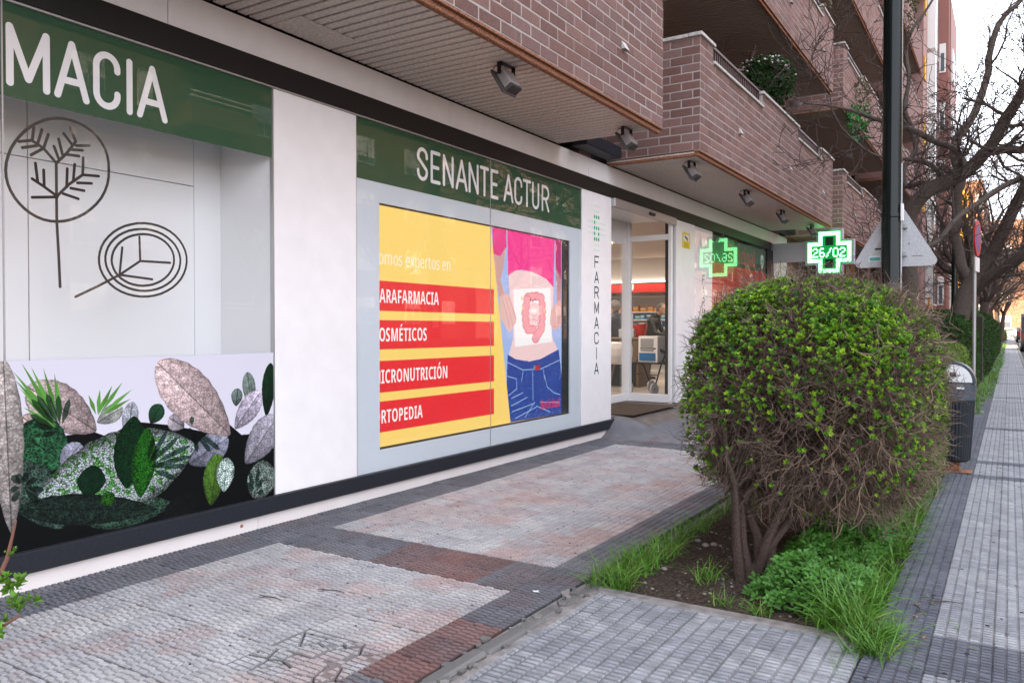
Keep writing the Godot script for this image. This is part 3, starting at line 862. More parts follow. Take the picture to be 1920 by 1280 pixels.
func balcony(block: Node, z0: float, ys: float, detail: int, near_flat := false) -> void:   # z0 nearest end; 7.87 m long
	var o := Node3D.new()
	o.name = "balcony"
	block.add_child(o, true)
	var L := 7.87
	var hi := [[0.0, 0.45], [2.65, 4.87], [6.75, 7.87]]
	var lowgap := [[0.45, 2.65], [4.87, 6.75]]
	var y := ys + 0.03
	var lowy := y + BH * 11
	var hiy := y + BH * 13
	var core := MB.new()
	core.box(V(B - 0.10, y, z0 - L + 0.003), V(B - 0.003, lowy, z0 - 0.003))
	for s in hi:
		core.box(V(B - 0.10, lowy + 0.0005, z0 - s[1] + 0.003), V(B - 0.0032, hiy, z0 - s[0] - 0.003))
	core.box(V(D + 0.0, y, z0 - 0.10), V(B - 0.1005, hiy, z0 - 0.0032))
	core.box(V(D + 0.0, y, z0 - L + 0.006), V(B - 0.1005, hiy, z0 - L + 0.10))
	part(o, "parapet", core, M.mortar if detail > 0 else M.brick_plain)
	if detail > 0:
		brick_rows(o, V(B - 0.008, y, z0), FRONT, 0.0, L, 0, 11)
		for s in hi:
			brick_rows(o, V(B - 0.008, y, z0), FRONT, s[0], s[1], 11, 13)
		brick_rows(o, V(D, y, z0 - 0.008), Basis.IDENTITY, 0.0, B - D + 0.0, 0, 13)
	# slab and soffit
	part(o, "floor_slab", boxm(V(-5.3, y - 0.012, z0 - L + 0.1), V(B - 0.101, y + 0.16, z0 - 0.1)), M.slat_gap)
	if detail >= 2:
		var k := 0
		var sm := MB.new()
		sm.bbox(V(-0.56, -0.012, -0.0355), V(0.56, 0.008, 0.0355), 0.004)
		var mesh := sm.done()
		var z := z0 - 0.06
		while z > z0 - L + 0.04:
			if seen(V(-3.5, ys, z), 0.09) > 0 or seen(V(-4.1, ys, z), 0.09) > 0 or seen(V(-3.1, ys, z), 0.09) > 0:
				var q := part(o, "soffit_slat", mesh, M.slat)
				q.position = V(-3.592, ys + 0.012, z)
				q.rotation.x = rng.randf_range(-0.012, 0.012)
			z -= 0.0917
	elif detail == 1:
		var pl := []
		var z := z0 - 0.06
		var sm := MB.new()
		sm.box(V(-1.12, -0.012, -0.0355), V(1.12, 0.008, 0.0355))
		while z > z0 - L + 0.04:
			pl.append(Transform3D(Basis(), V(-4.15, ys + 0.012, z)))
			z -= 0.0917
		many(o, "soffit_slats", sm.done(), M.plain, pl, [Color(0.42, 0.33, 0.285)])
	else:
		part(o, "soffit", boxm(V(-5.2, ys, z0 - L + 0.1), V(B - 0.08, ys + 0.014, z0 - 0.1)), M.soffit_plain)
	# rusty angle iron under the bricks
	var r := MB.new()
	r.bbox(V(B - 0.075, ys - 0.032, z0 - L + 0.02), V(B - 0.028, ys + 0.026, z0 - 0.02), 0.006)
	r.bbox(V(B - 0.074, ys + 0.008, z0 - L), V(B - 0.001, ys + 0.0285, z0 - 0.001), 0.004)
	r.bbox(V(D + 0.03, ys - 0.031, z0 - 0.075), V(B - 0.078, ys + 0.027, z0 - 0.028), 0.006)
	part(o, "angle_iron", r, M.rust)
	# copings
	for s in hi:
		part(o, "coping", boxm(V(B - 0.135, hiy + 0.002, z0 - s[1] - 0.03), V(B + 0.028, hiy + 0.044, z0 - s[0] + 0.03), 0.006), M.coping)
	for s in lowgap:
		part(o, "coping", boxm(V(B - 0.131, lowy + 0.002, z0 - s[1] + 0.004), V(B + 0.026, lowy + 0.042, z0 - s[0] - 0.004), 0.006), M.coping)
		var rl := MB.new()
		rl.box(V(B - 0.075, hiy + 0.03, z0 - s[1] + 0.002), V(B - 0.035, hiy + 0.062, z0 - s[0] - 0.002))
		if detail > 0:
			var u: float = s[0] + 0.05
			while u < s[1]:
				rl.box(V(B - 0.066, lowy + 0.043, z0 - u - 0.009), V(B - 0.046, hiy + 0.031, z0 - u + 0.009))
				u += 0.085
		else:
			rl.box(V(B - 0.06, lowy + 0.06, z0 - s[1] + 0.01), V(B - 0.05, hiy + 0.02, z0 - s[0] - 0.01))
		part(o, "railing", rl, M.rail)
	part(o, "coping", boxm(V(D, hiy + 0.002, z0 - 0.13), V(B - 0.137, hiy + 0.043, z0 + 0.029), 0.006), M.coping)
	# small weep blocks
	if detail > 0:
		for u in [1.55, 4.3, 6.9]:
			var w := MB.new()
			w.prism(PackedVector2Array([Vector2(0, 0), Vector2(0.035, 0), Vector2(0, 0.07)]), -0.05, 0.05)
			var q := part(o, "drain_spout", w, M.coping)
			q.position = V(B + 0.0025, ys + 0.52, z0 - u)

func apartment_block() -> void:
	var b := thing("apartment_block", "brown brick apartment block with long stepped balconies above the pharmacy", "apartment block")
	var top := 14.4
	# masses behind the balconies; the shop stands in the ground floor
	part(b, "upper_wall", boxm(V(-14, SOF + 0.02, -35), V(-5.3, top, 27)), M.brick_plain)
	part(b, "ground_wall", boxm(V(-14, 0.0, 0.2), V(D - 0.02, SOF + 0.02, 27)), M.brick_plain)
	part(b, "ground_wall", boxm(V(-14, 0.0, -35), V(-12.0, SOF + 0.02, 0.2)), M.brick_plain)
	part(b, "roof", boxm(V(-14.2, top, -35.2), V(-2.7, top + 0.4, 27.2)), M.coping)
	for lv in 4:
		var ys := SOF + 2.63 * lv
		var z0 := 27.25
		while z0 > -30:
			var d := 0
			if lv == 0:
				if z0 < 1 and z0 > -9: d = 2
				elif z0 < -9 and z0 > -20: d = 1
				elif z0 < -20: d = 1
			elif lv <= 2 and z0 < -1 and z0 > -18: d = 1
			balcony(b, z0, ys, d)
			z0 -= 9.0
	# the gap between the balconies: party walls with brick returns
	for k in 4:
		part(b, "party_wall", boxm(V(-5.3, SOF, -8.72 - 9.0 * k + 0.28), V(D - 0.05, top, -8.72 - 9.0 * k + 0.58)), M.brick_plain)
	var sc := part(b, "ceiling_slab", boxm(V(-5.3, SOF + 0.11, -8.5), V(D - 0.02, SOF + 0.2, 0.2)), M.slat_gap)
	# steel box in the gap over the entrance
	part(b, "steel_beam", boxm(V(-4.12, SOF + 0.02, -8.70), V(-3.92, SOF + 0.16, -7.80), 0.01), M.skirt_dark)
	part(b, "steel_beam", boxm(V(-4.12, SOF + 0.02, -17.68), V(-3.92, SOF + 0.16, -16.75), 0.01), M.skirt_dark)
	lay_bricks(b)
	# access panel on the near soffit
	part(b, "soffit_hatch", boxm(V(-4.13, SOF - 0.006, -4.12), V(-3.85, SOF - 0.001, -3.60)), M.slat)
	# ground floor beyond the pharmacy
	var pier := part(b, "brick_pier", boxm(V(-4.30, 0, -19.3), V(-3.35, SOF, -19.0)), M.mortar)
	var k2 := MB.new()
	k2.bbox(V(-0.1295, -0.0435, -0.04), V(0.1295, 0.0435, 0.008), 0.004)
	var km := k2.done()
	var dark := [mat(lin(0.085, 0.065, 0.05), 0.9, M.fine, V(3, 12, 3)), mat(lin(0.10, 0.075, 0.06), 0.9, M.fine, V(3, 12, 3))]
	for j in range(0, 33):
		var u := -4.25 + (0.135 if j % 2 else 0.0)
		while u < -3.42:
			var q := part(pier, "brick", km, dark[(j * 7 + int(u * 10)) % 2 if true else 0])
			q.position = V(u + 0.13, BH * (j + 0.5), -19.005)
			u += BL
	part(b, "brick_return", boxm(V(-4.5, 0, -19.0), V(D + 0.02, SOF, -17.95)), M.brick_plain)
	part(b, "ground_wall", boxm(V(-12, 0, -35), V(-4.0, SOF, -19.31)), M.dark_panel)
	for z in [-20.4, -24.5, -28.6, -32.7]:
		part(b, "ground_pier", boxm(V(-4.0, 0, z - 0.4), V(-3.45, SOF, z)), M.brick_plain)
	part(b, "shop_glazing", boxm(V(-3.96, 0.4, -34.5), V(-3.9, 2.9, -20.9)), M.grey_glass)
	for z in [-21.6, -22.4, -23.3, -25.4, -26.5, -27.6]:
		part(b, "shop_mullion", boxm(V(-3.9, 0.3, z - 0.05), V(-3.82, 2.95, z)), M.rail)
	# lamps under the upper balconies
	for p in [V(-3.75, SOF + 2.63, -16.9), V(-3.7, SOF + 2.63, -22.6), V(-3.75, SOF + 5.26, -16.2)]:
		var m := MB.new()
		m.lathe([Vector2(0.0, -0.10), Vector2(0.07, -0.09), Vector2(0.12, -0.06), Vector2(0.14, -0.015), Vector2(0.14, 0.0)], 16)
		part(b, "dome_lamp", m, M.sign_grey).position = p
	# wooden board of the next shop
	var wb := thing("wooden_sign_board", "orange wooden board with a drawn smile beside the dark shop doorway", "sign", V(-3.42, 1.35, -21.0))
	part(wb, "board", boxm(V(-0.17, 0.0, -0.02), V(0.17, 1.55, 0.02), 0.005), M.wood_orange)
	var sm := MB.new()
	var tf := Transform3D(Basis(), V(0, 0.98, 0.0215))
	var arc := []
	for i in 15:
		arc.append(Vector2.from_angle(PI + PI * i / 14.0) * 0.11)
	sm.strip(arc, 0.014, tf)
	sm.strip([Vector2(-0.07, 0.12), Vector2(-0.02, 0.06), Vector2(0.05, 0.14)], 0.014, tf, 0.0004)
	part(wb, "smile_drawing", sm, M.rail)
	part(wb, "stand", boxm(V(-0.16, -1.39, -0.016), V(0.16, 0.0, 0.016)), M.wood_orange)

# ---------------------------------------------------------------- flat prints computed as pictures
func fill_tri(im: Image, a: Vector2, b: Vector2, c: Vector2, col: Color) -> void:
	var y0 := maxi(0, int(ceil(minf(a.y, minf(b.y, c.y)) - 0.5)))
	var y1 := mini(im.get_height() - 1, int(floor(maxf(a.y, maxf(b.y, c.y)) - 0.5)))
	var e := [[a, b], [b, c], [c, a]]
	for y in range(y0, y1 + 1):
		var yc := y + 0.5
		var lo := 1e9
		var hi := -1e9
		for s in e:
			var p: Vector2 = s[0]
			var q: Vector2 = s[1]
			if (p.y <= yc) != (q.y <= yc):
				var x := p.x + (yc - p.y) / (q.y - p.y) * (q.x - p.x)
				lo = minf(lo, x)
				hi = maxf(hi, x)
		var xa := maxi(0, int(round(lo)))
		var xb := mini(im.get_width(), int(round(hi)))
		if xb > xa and lo < 1e8:
			im.fill_rect(Rect2i(xa, y, xb - xa, 1), col)

func pairs(f: Array) -> PackedVector2Array:
	var o := PackedVector2Array()
	for i in range(0, f.size(), 2):
		o.append(Vector2(f[i], f[i + 1]))
	return o

func fill_poly(im: Image, p: PackedVector2Array, col: Color) -> void:
	var idx := Geometry2D.triangulate_polygon(p)
	for i in range(0, idx.size(), 3):
		fill_tri(im, p[idx[i]], p[idx[i + 1]], p[idx[i + 2]], col)

func fill_disc(im: Image, c: Vector2, r: float, col: Color) -> void:
	for y in range(int(c.y - r), int(c.y + r) + 1):
		var d := r * r - (y + 0.5 - c.y) * (y + 0.5 - c.y)
		if d > 0 and y >= 0 and y < im.get_height():
			var w := sqrt(d)
			var xa := maxi(0, int(c.x - w))
			var xb := mini(im.get_width(), int(c.x + w))
			if xb > xa: im.fill_rect(Rect2i(xa, y, xb - xa, 1), col)

func fill_oval(im: Image, c: Vector2, rx: float, ry: float, col: Color) -> void:
	for y in range(int(c.y - ry), int(c.y + ry) + 1):
		var d := 1.0 - pow((y + 0.5 - c.y) / ry, 2.0)
		if d > 0 and y >= 0 and y < im.get_height():
			var w := sqrt(d) * rx
			im.fill_rect(Rect2i(int(c.x - w), y, int(2 * w), 1), col)

func pen(im: Image, p: PackedVector2Array, w: float, col: Color) -> void:
	for i in p.size() - 1:
		var d := (p[i + 1] - p[i]).normalized()
		var o := Vector2(-d.y, d.x) * w / 2
		fill_tri(im, p[i] + o, p[i + 1] + o, p[i + 1] - o, col)
		fill_tri(im, p[i] + o, p[i + 1] - o, p[i] - o, col)
		fill_disc(im, p[i + 1], w / 2, col)
		fill_disc(im, p[i], w / 2, col)

# prints words with their left end (or right end) at x and the foot of the capitals at y
func print_text(im: Image, s: String, fam: String, bold: bool, italic: bool, cap: float, squeeze: float, x: float, y: float, col: Color, right := false) -> void:
	var tm := TextMesh.new()
	var sf := SystemFont.new()
	sf.font_names = PackedStringArray([fam])
	sf.font_weight = 700 if bold else 400
	sf.font_italic = italic
	tm.font = sf
	tm.font_size = 64
	tm.pixel_size = 0.01
	tm.depth = 0.0
	tm.curve_step = 1.0
	tm.text = s
	var a := tm.get_mesh_arrays()
	var v: PackedVector3Array = a[Mesh.ARRAY_VERTEX]
	var ix: PackedInt32Array = a[Mesh.ARRAY_INDEX] if a[Mesh.ARRAY_INDEX] != null else PackedInt32Array(range(v.size()))
	if v.size() == 0: return
	var lo := Vector2(1e9, 1e9)
	var hi := Vector2(-1e9, -1e9)
	for p in v:
		lo = lo.min(Vector2(p.x, p.y))
		hi = hi.max(Vector2(p.x, p.y))
	var k := cap / (64 * 0.01 * 0.714)
	var foot := lo.y
	if s.contains("p") or s.contains("j"): foot = lo.y + 64 * 0.01 * 0.24
	var q := func(p: Vector3) -> Vector2:
		var dx := (p.x - hi.x if right else p.x - lo.x) * k * squeeze
		return Vector2(x + dx, y - (p.y - foot) * k)
	for i in range(0, ix.size(), 3):
		fill_tri(im, q.call(v[ix[i]]), q.call(v[ix[i + 1]]), q.call(v[ix[i + 2]]), col)

func screen_picture() -> ImageTexture:
	var im := Image.create(1560, 952, false, Image.FORMAT_RGB8)
	var yel := Color8(255, 216, 112)
	im.fill(yel)
	fill_poly(im, pairs(PIC_BACK), Color8(160, 185, 235))
	fill_poly(im, pairs(PIC_SLEEVE_R), Color8(190, 14, 105))
	fill_poly(im, pairs(PIC_ARM_R), Color8(190, 130, 135))
	fill_poly(im, pairs(PIC_TORSO), Color8(244, 208, 210))
	fill_poly(im, pairs(PIC_JEANS), Color8(28, 62, 150))
	fill_poly(im, pairs(PIC_SLEEVE_L), Color8(228, 8, 130))
	fill_poly(im, pairs(PIC_ARM_L), Color8(206, 158, 152))
	fill_poly(im, pairs(PIC_TOP), Color8(243, 6, 140))
	var r := RandomNumberGenerator.new()
	r.seed = 4
	var jb := pairs(PIC_JEANS)
	for i in 420:
		var p := Vector2(r.randf_range(920, 1490), r.randf_range(650, 940))
		if Geometry2D.is_point_in_polygon(p, jb):
			var g := r.randf()
			var d := Vector2(r.randf_range(-26, 26), r.randf_range(-14, 14))
			pen(im, PackedVector2Array([p, p + d]), r.randf_range(1.5, 3.5), Color8(30 + int(g * 60), 62 + int(g * 70), 150 + int(g * 60)) if r.randf() > 0.4 else Color8(14, 34, 104))
	for s in PIC_SEAMS:
		pen(im, pairs(s), 5, Color8(150, 180, 225))
	fill_poly(im, pairs(PIC_PATCH), Color8(190, 20, 40))
	fill_poly(im, pairs(PIC_PAPER), Color8(252, 248, 250))
	fill_poly(im, pairs(PIC_HAND_L), Color8(228, 184, 182))
	fill_poly(im, pairs(PIC_HAND_R), Color8(222, 172, 172))
	for s in PIC_FINGERS:
		pen(im, pairs(s), 3, Color8(170, 115, 122))
	for g in PIC_GUT_INNER:
		pen(im, pairs(g), 34, Color8(252, 205, 208))
		pen(im, pairs(g), 3, Color8(215, 110, 128))
	for g in PIC_GUT:
		for p in pairs(g):
			fill_oval(im, p, 38, 23, Color8(205, 90, 110))
		for p in pairs(g):
			fill_oval(im, p, 34, 19, Color8(246, 160, 172))
	var d := pairs(PIC_DOTS)
	for i in 3: fill_disc(im, d[i], 6, Color8(110, 20, 50))
	for i in [3, 4, 5]: fill_disc(im, d[i], 10, Color8(250, 215, 150))
	fill_disc(im, d[6], 12, Color8(120, 125, 140))
	fill_poly(im, pairs(PIC_YEDGE), yel)
	# red bars and words
	for y in [[297, 414], [450, 564], [609, 732], [767, 887]]:
		im.fill_rect(Rect2i(0, y[0], 820, y[1] - y[0]), Color8(236, 22, 36))
	var w := Color8(255, 246, 244)
	print_text(im, "PARAFARMACIA", "Droid Sans", true, false, 52, 0.74, 392, 382, w, true)
	print_text(im, "COSMÉTICOS", "Droid Sans", true, false, 52, 0.74, 308, 534, w, true)
	print_text(im, "MICRONUTRICIÓN", "Droid Sans", true, false, 52, 0.74, 452, 697, w, true)
	print_text(im, "ORTOPEDIA", "Droid Sans", true, false, 52, 0.74, 280, 853, w, true)
	print_text(im, "Somos expertos en", "Droid Sans", false, false, 54, 0.775, 474, 232, Color8(255, 240, 205), true)
	print_text(im, "Somos expertos en", "Droid Sans", false, false, 54, 0.775, 476, 232, Color8(255, 240, 205), true)
	print_text(im, "Boticinal", "Droid Serif", true, true, 46, 0.74, 1262, 905, Color8(225, 30, 60))
	im.fill_rect(Rect2i(1490, 0, 70, 952), Color8(16, 16, 20))
	im.fill_rect(Rect2i(0, 0, 1560, 5), Color8(50, 30, 16))
	im.fill_rect(Rect2i(0, 944, 1560, 8), Color8(50, 34, 18))
	return ImageTexture.create_from_image(im)

func leaf_film() -> ImageTexture:
	var W := 1308
	var H := 573
	var im := Image.create(W, H, false, Image.FORMAT_RGB8)
	im.fill(Color8(204, 200, 211))
	fill_poly(im, pairs(FILM_BLACK), Color8(7, 9, 10))
	var cell := FastNoiseLite.new()
	cell.noise_type = FastNoiseLite.TYPE_CELLULAR
	cell.cellular_return_type = FastNoiseLite.RETURN_DISTANCE2_SUB
	cell.frequency = 0.105
	cell.cellular_jitter = 1.0
	cell.fractal_type = FastNoiseLite.FRACTAL_NONE
	var soft := FastNoiseLite.new()
	soft.frequency = 0.02
	for n in FILM_LEAVES.size():
		var l: Array = FILM_LEAVES[n]
		var a := Vector2(l[0], l[1])
		var b := Vector2(l[2], l[3])
		var hw: float = l[4]
		var ax := b - a
		var L := ax.length()
		ax /= L
		var nr := Vector2(-ax.y, ax.x)
		var base := Color(l[5], l[6], l[7])
		var style: int = l[8]
		var x0 := maxi(0, int(minf(a.x, b.x) - hw))
		var x1 := mini(W, int(maxf(a.x, b.x) + hw))
		var y0 := maxi(0, int(minf(a.y, b.y) - hw))
		var y1 := mini(H, int(maxf(a.y, b.y) + hw))
		var z := n * 37.0
		cell.frequency = 0.13 if style == 3 else (0.095 if hw > 45 else 0.12)
		for y in range(y0, y1):
			for x in range(x0, x1):
				var p := Vector2(x, y) - a
				var u := p.dot(ax) / L
				if u <= 0.0 or u >= 1.0: continue
				var edge := hw * pow(sin(PI * pow(u, 0.96 if style == 3 else 0.80)), 0.70) * (1.0 + 0.018 * sin(u * 47.0 + n))
				var w := p.dot(nr)
				if absf(w) > edge: continue
				var cd := cell.get_noise_3d(x + soft.get_noise_2d(x, y) * 12.0, y, z)
				var vein := smoothstep(-0.98, -0.72, cd)
				var rib := smoothstep(0.0, 3.0, absf(w))
				var side := smoothstep(0.0, 0.05, absf(fposmod((u * L + absf(w) * 0.8) / 46.0, 1.0) - 0.5))
				var k := 0.0
				var c := base
				var m := soft.get_noise_2d(x * 1.6 + z, y * 1.6)
				if style == 1:
					k = 1.08 * lerpf(0.74, 1.0, vein) * lerpf(0.55, 1.0, rib) * lerpf(0.80, 1.0, side) * (1.0 + m * 0.30) * (1.06 if w > 0 else 0.94)
				elif style == 2:
					k = lerpf(1.7, 0.75, vein) * lerpf(0.5, 1.0, rib) * (1.0 + m * 0.6)
				else:
					k = 1.05 * lerpf(0.36, 1.0, vein) * (1.0 + m * 0.3)
					if m > 0.12 and base.g > 0.6: c = Color(0.30, 0.50, 0.26)
					if absf(w) / maxf(edge, 1) > 0.8 and base.g > 0.6: k *= 0.8
				var rim := absf(w) / maxf(edge, 1.0)
				k *= 1.0 - 0.38 * pow(rim, 4.0) if style != 1 else (1.12 - 0.42 * u) * (1.0 - 0.25 * pow(rim, 6.0))
				im.set_pixel(x, y, Color(minf(c.r * k, 1), minf(c.g * k, 1), minf(c.b * k, 1)))
	for f in FILM_FRONDS:
		var p := pairs(f)
		for i in range(1, p.size()):
			var dr := p[i] - p[0]
			var o := Vector2(-dr.y, dr.x).normalized() * 7.0
			var g := 0.8 + 0.3 * fmod(i * 0.37, 1.0)
			fill_poly(im, PackedVector2Array([p[0] + dr * 0.12, p[0] + dr * 0.55 + o, p[i], p[0] + dr * 0.55 - o]), Color(0.34 * g, 0.55 * g, 0.24 * g))
	for f in FILM_DARK_FRONDS:
		var p := pairs(f)
		for i in range(1, p.size()):
			var dr := p[i] - p[0]
			var o := Vector2(-dr.y, dr.x).normalized() * 9.0
			var poly := PackedVector2Array([p[0] + dr * 0.2, p[0] + dr * 0.5 + o, p[0] + dr * 0.85 + o, p[i], p[0] + dr * 0.85 - o, p[0] + dr * 0.5 - o])
			var bb := Rect2(p[0], Vector2.ZERO)
			for q in poly: bb = bb.expand(q)
			for y in range(maxi(0, int(bb.position.y)), mini(H, int(bb.end.y) + 1)):
				for x in range(maxi(0, int(bb.position.x)), mini(W, int(bb.end.x) + 1)):
					if Geometry2D.is_point_in_polygon(Vector2(x, y), poly):
						var c := im.get_pixel(x, y)
						im.set_pixel(x, y, Color(c.r * 0.34, c.g * 0.46, c.b * 0.42))
	return ImageTexture.create_from_image(im)

# ---------------------------------------------------------------- rounded stroke lettering
func arc(cx: float, cy: float, rx: float, ry: float, a0: float, a1: float, k := 12) -> Array:
	var o := []
	for i in k + 1:
		var a := deg_to_rad(lerpf(a0, a1, float(i) / k))
		o.append(Vector2(cx + rx * cos(a), cy + ry * sin(a)))
	return o

func glyph(ch: String) -> Array:
	var p := func(a: float, b: float) -> Vector2: return Vector2(a, b)
	match ch:
		"S": return [arc(0.5, 0.76, 0.5, 0.24, -8, 200) + arc(0.5, 0.24, 0.5, 0.24, 20, -188)]
		"E": return [[Vector2(0, 0), Vector2(0, 1)], [Vector2(0, 1), Vector2(1, 1)], [Vector2(0, 0.5), Vector2(0.85, 0.5)], [Vector2(0, 0), Vector2(1, 0)]]
		"F": return [[Vector2(0, 0), Vector2(0, 1)], [Vector2(0, 1), Vector2(1, 1)], [Vector2(0, 0.5), Vector2(0.85, 0.5)]]
		"N": return [[Vector2(0, 0), Vector2(0, 1)], [Vector2(0, 1), Vector2(1, 0)], [Vector2(1, 0), Vector2(1, 1)]]
		"A": return [[Vector2(0, 0), Vector2(0.5, 1)], [Vector2(0.5, 1), Vector2(1, 0)], [Vector2(0.17, 0.30), Vector2(0.83, 0.30)]]
		"T": return [[Vector2(0, 1), Vector2(1, 1)], [Vector2(0.5, 1), Vector2(0.5, 0)]]
		"C": return [arc(0.5, 0.76, 0.5, 0.24, -8, 180) + arc(0.5, 0.24, 0.5, 0.24, 180, 368)]
		"U": return [[Vector2(0, 1)] + arc(0.5, 0.24, 0.5, 0.24, 180, 360) + [Vector2(1, 1)]]
		"R": return [[Vector2(0, 0), Vector2(0, 1)], [Vector2(0, 1)] + arc(0.5, 0.74, 0.5, 0.26, 90, -90) + [Vector2(0, 0.48)], [Vector2(0.5, 0.48), Vector2(1, 0)]]
		"M": return [[Vector2(0, 0), Vector2(0, 1)], [Vector2(0, 1), Vector2(0.5, 0.13)], [Vector2(0.5, 0.13), Vector2(1, 1)], [Vector2(1, 1), Vector2(1, 0)]]
		"I": return [[Vector2(0.5, 0), Vector2(0.5, 1)]]
	return []

func wall_frame(x: float) -> Transform3D:   # xy plane of the shopfront: x = distance along the wall, y = height
	return Transform3D(FRONT, V(x, 0, 0))

func letter(parent: Node, ch: String, u0: float, u1: float, y0: float, y1: float, sw: float, x: float, mm: Material) -> void:
	var m := MB.new()
	var k := 0
	for s in glyph(ch):
		var pts := []
		for p in s:
			pts.append(Vector2(lerpf(u0 + sw / 2, u1 - sw / 2, p.x), lerpf(y0 + sw / 2, y1 - sw / 2, p.y)))
		m.strip(pts, sw, wall_frame(x), 0.0004 * k)
		k += 1
	part(parent, "letter", m, mm)

func drawing(parent: Node, called: String, lists: Array, w: float, x: float) -> void:
	var m := MB.new()
	var k := 0
	for l in lists:
		for s in l:
			var pts := Array(pairs(s))
			m.strip(pts, w, wall_frame(x), 0.0003 * k)
			k += 1
	part(parent, called, m, M.brown_ink)

func vquad(x: float, u0: float, u1: float, y0: float, y1: float) -> MB:   # single sheet in the plane of the shopfront
	var m := MB.new()
	m.quad(V(x, y0, -u0), V(x, y0, -u1), V(x, y1, -u1), V(x, y1, -u0))
	return m

func shopfront() -> void:
	var s := thing("pharmacy_shopfront", "white clad pharmacy shopfront with dark bands and green lettered windows", "shopfront")
	# fascia
	for u in [[-0.2, 2.86], [2.865, 5.585], [5.59, 8.28], [8.285, 10.5], [10.505, 13.0], [13.005, 16.72]]:
		part(s, "fascia_panel", boxm(V(D - 0.10, 3.062, -u[1]), V(D, 3.285, -u[0]), 0.002), M.white_panel)
	for u in [[-0.2, 9.35], [9.354, 16.55]]:
		part(s, "dark_band", boxm(V(D - 0.10, 2.906, -u[1]), V(D + 0.018, 3.061, -u[0]), 0.003), M.fascia_dark)
	part(s, "band_trim", boxm(V(D - 0.05, 2.893, -8.1), V(D + 0.012, 2.904, 0.2)), M.alu)
	# skirting
	part(s, "skirting", boxm(V(D - 0.12, 0.085, -9.03), V(D + 0.03, 0.195, 0.2), 0.003), M.skirt_dark)
	for u in [[-0.2, 3.49], [3.493, 6.22], [6.223, 9.0]]:
		part(s, "plinth_panel", boxm(V(D - 0.12, -0.03, -u[1]), V(D + 0.004, 0.084, -u[0])), M.plinth)
	var plug := MB.new()
	plug.lathe([Vector2(0.0, -0.004), Vector2(0.009, -0.004), Vector2(0.011, 0.0), Vector2(0.008, 0.003), Vector2(0.0, 0.003)], 14, Transform3D(Basis(V(0, 0, 1), -PI / 2), V(D + 0.0055, 0.045, -3.36)))
	part(s, "plinth_plug", plug, M.rust)
	part(s, "plinth_core", boxm(V(D - 0.5, -0.04, -9.0), V(D - 0.125, 0.19, 0.2)), M.white_box)
	# solid panels
	part(s, "cladding_panel", boxm(V(D - 0.06, 0.196, -4.42), V(D + 0.004, 2.892, -3.64), 0.002), M.white_panel)
	var col := part(s, "corner_column", boxm(V(D - 0.5, 0.196, -8.90), V(D + 0.004, 2.905, -8.115), 0.003), M.white_panel)
	# first window: pale display box behind glass, film along the foot, green band on top
	var w := Node3D.new()
	w.name = "display_window"
	s.add_child(w, true)
	part(w, "back_panel", boxm(V(-4.78, 2.268, -2.345), V(-4.69, 2.90, 0.2)), M.white_box)
	part(w, "back_panel", boxm(V(-4.78, 0.19, -2.345), V(-4.69, 2.262, 0.2)), M.white_box)
	part(w, "back_panel", boxm(V(-4.78, 2.268, -3.42), V(-4.69, 2.90, -2.352)), M.white_box)
	part(w, "back_panel", boxm(V(-4.78, 0.19, -3.42), V(-4.69, 2.262, -2.352)), M.white_box)
	part(w, "back_panel", boxm(V(-4.78, 0.19, -3.66), V(-4.69, 2.90, -3.424)), M.white_box)
	part(w, "backing", boxm(V(-4.9, 0.1, -3.9), V(-4.785, 3.0, 0.2)), M.joint)
	part(w, "side_panel", boxm(V(-4.688, 0.196, -3.66), V(D - 0.03, 2.90, -3.637)), M.white_box)
	part(w, "box_floor", boxm(V(-4.69, 0.12, -3.636), V(D - 0.02, 0.188, 0.2)), M.white_box)
	part(w, "box_ceiling", boxm(V(-4.69, 2.91, -3.636), V(D - 0.11, 2.95, 0.2)), M.white_box)
	var fm := StandardMaterial3D.new()
	fm.albedo_texture = leaf_film()
	fm.roughness = 0.6
	fm.metallic_specular = 0.25
	var film := MB.new()
	film.quad(V(D + 0.0005, 0.196, -1.45), V(D + 0.0005, 0.196, -3.628), V(D + 0.0005, 1.145, -3.628), V(D + 0.0005, 1.145, -1.45))
	var film2 := MB.new()
	film2.quad(V(D + 0.0005, 0.196, 0.2), V(D + 0.0005, 0.196, -1.45), V(D + 0.0005, 1.145, -1.45), V(D + 0.0005, 1.145, 0.2))
	for i in film2.uv.size():
		film2.uv[i].x = (1.0 - film2.uv[i].x) * 0.757
	part(w, "leaf_print_film", film2, fm)
	part(w, "leaf_print_film", film, fm, "film printed with leaves along the foot of the window")
	part(w, "green_film", vquad(D - 0.010, 0.2, 3.632, 2.437, 2.893), M.green_vinyl)
	var word := [["F", 1.40, 1.53], ["A", 1.55, 1.74], ["R", 1.78, 1.92], ["M", 1.985, 2.195], ["A", 2.215, 2.40], ["C", 2.42, 2.575], ["I", 2.605, 2.650], ["A", 2.67, 2.862]]
	for l in word:
		letter(w, l[0], l[1], l[2], 2.49, 2.80, 0.036, D - 0.0085, M.white_letter)
	drawing(w, "tree_drawing", [TREE_RING, TREE_DRAWING], 0.0150, D - 0.0095)
	drawing(w, "log_drawing", [LOG_RINGS, LOG_LINES], 0.0135, D - 0.0095)
	part(w, "pane", vquad(D - 0.004, 1.968, 3.63, 0.194, 2.895), M.glass)
	part(w, "pane", vquad(D - 0.004, -0.2, 1.962, 0.194, 2.895), M.glass)
	part(w, "pane_edge", boxm(V(D - 0.012, 0.195, -1.968), V(D - 0.001, 2.893, -1.962)), M.alu)
	part(w, "window_frame", boxm(V(D - 0.03, 0.196, -3.640), V(D + 0.002, 2.892, -3.631)), M.alu)
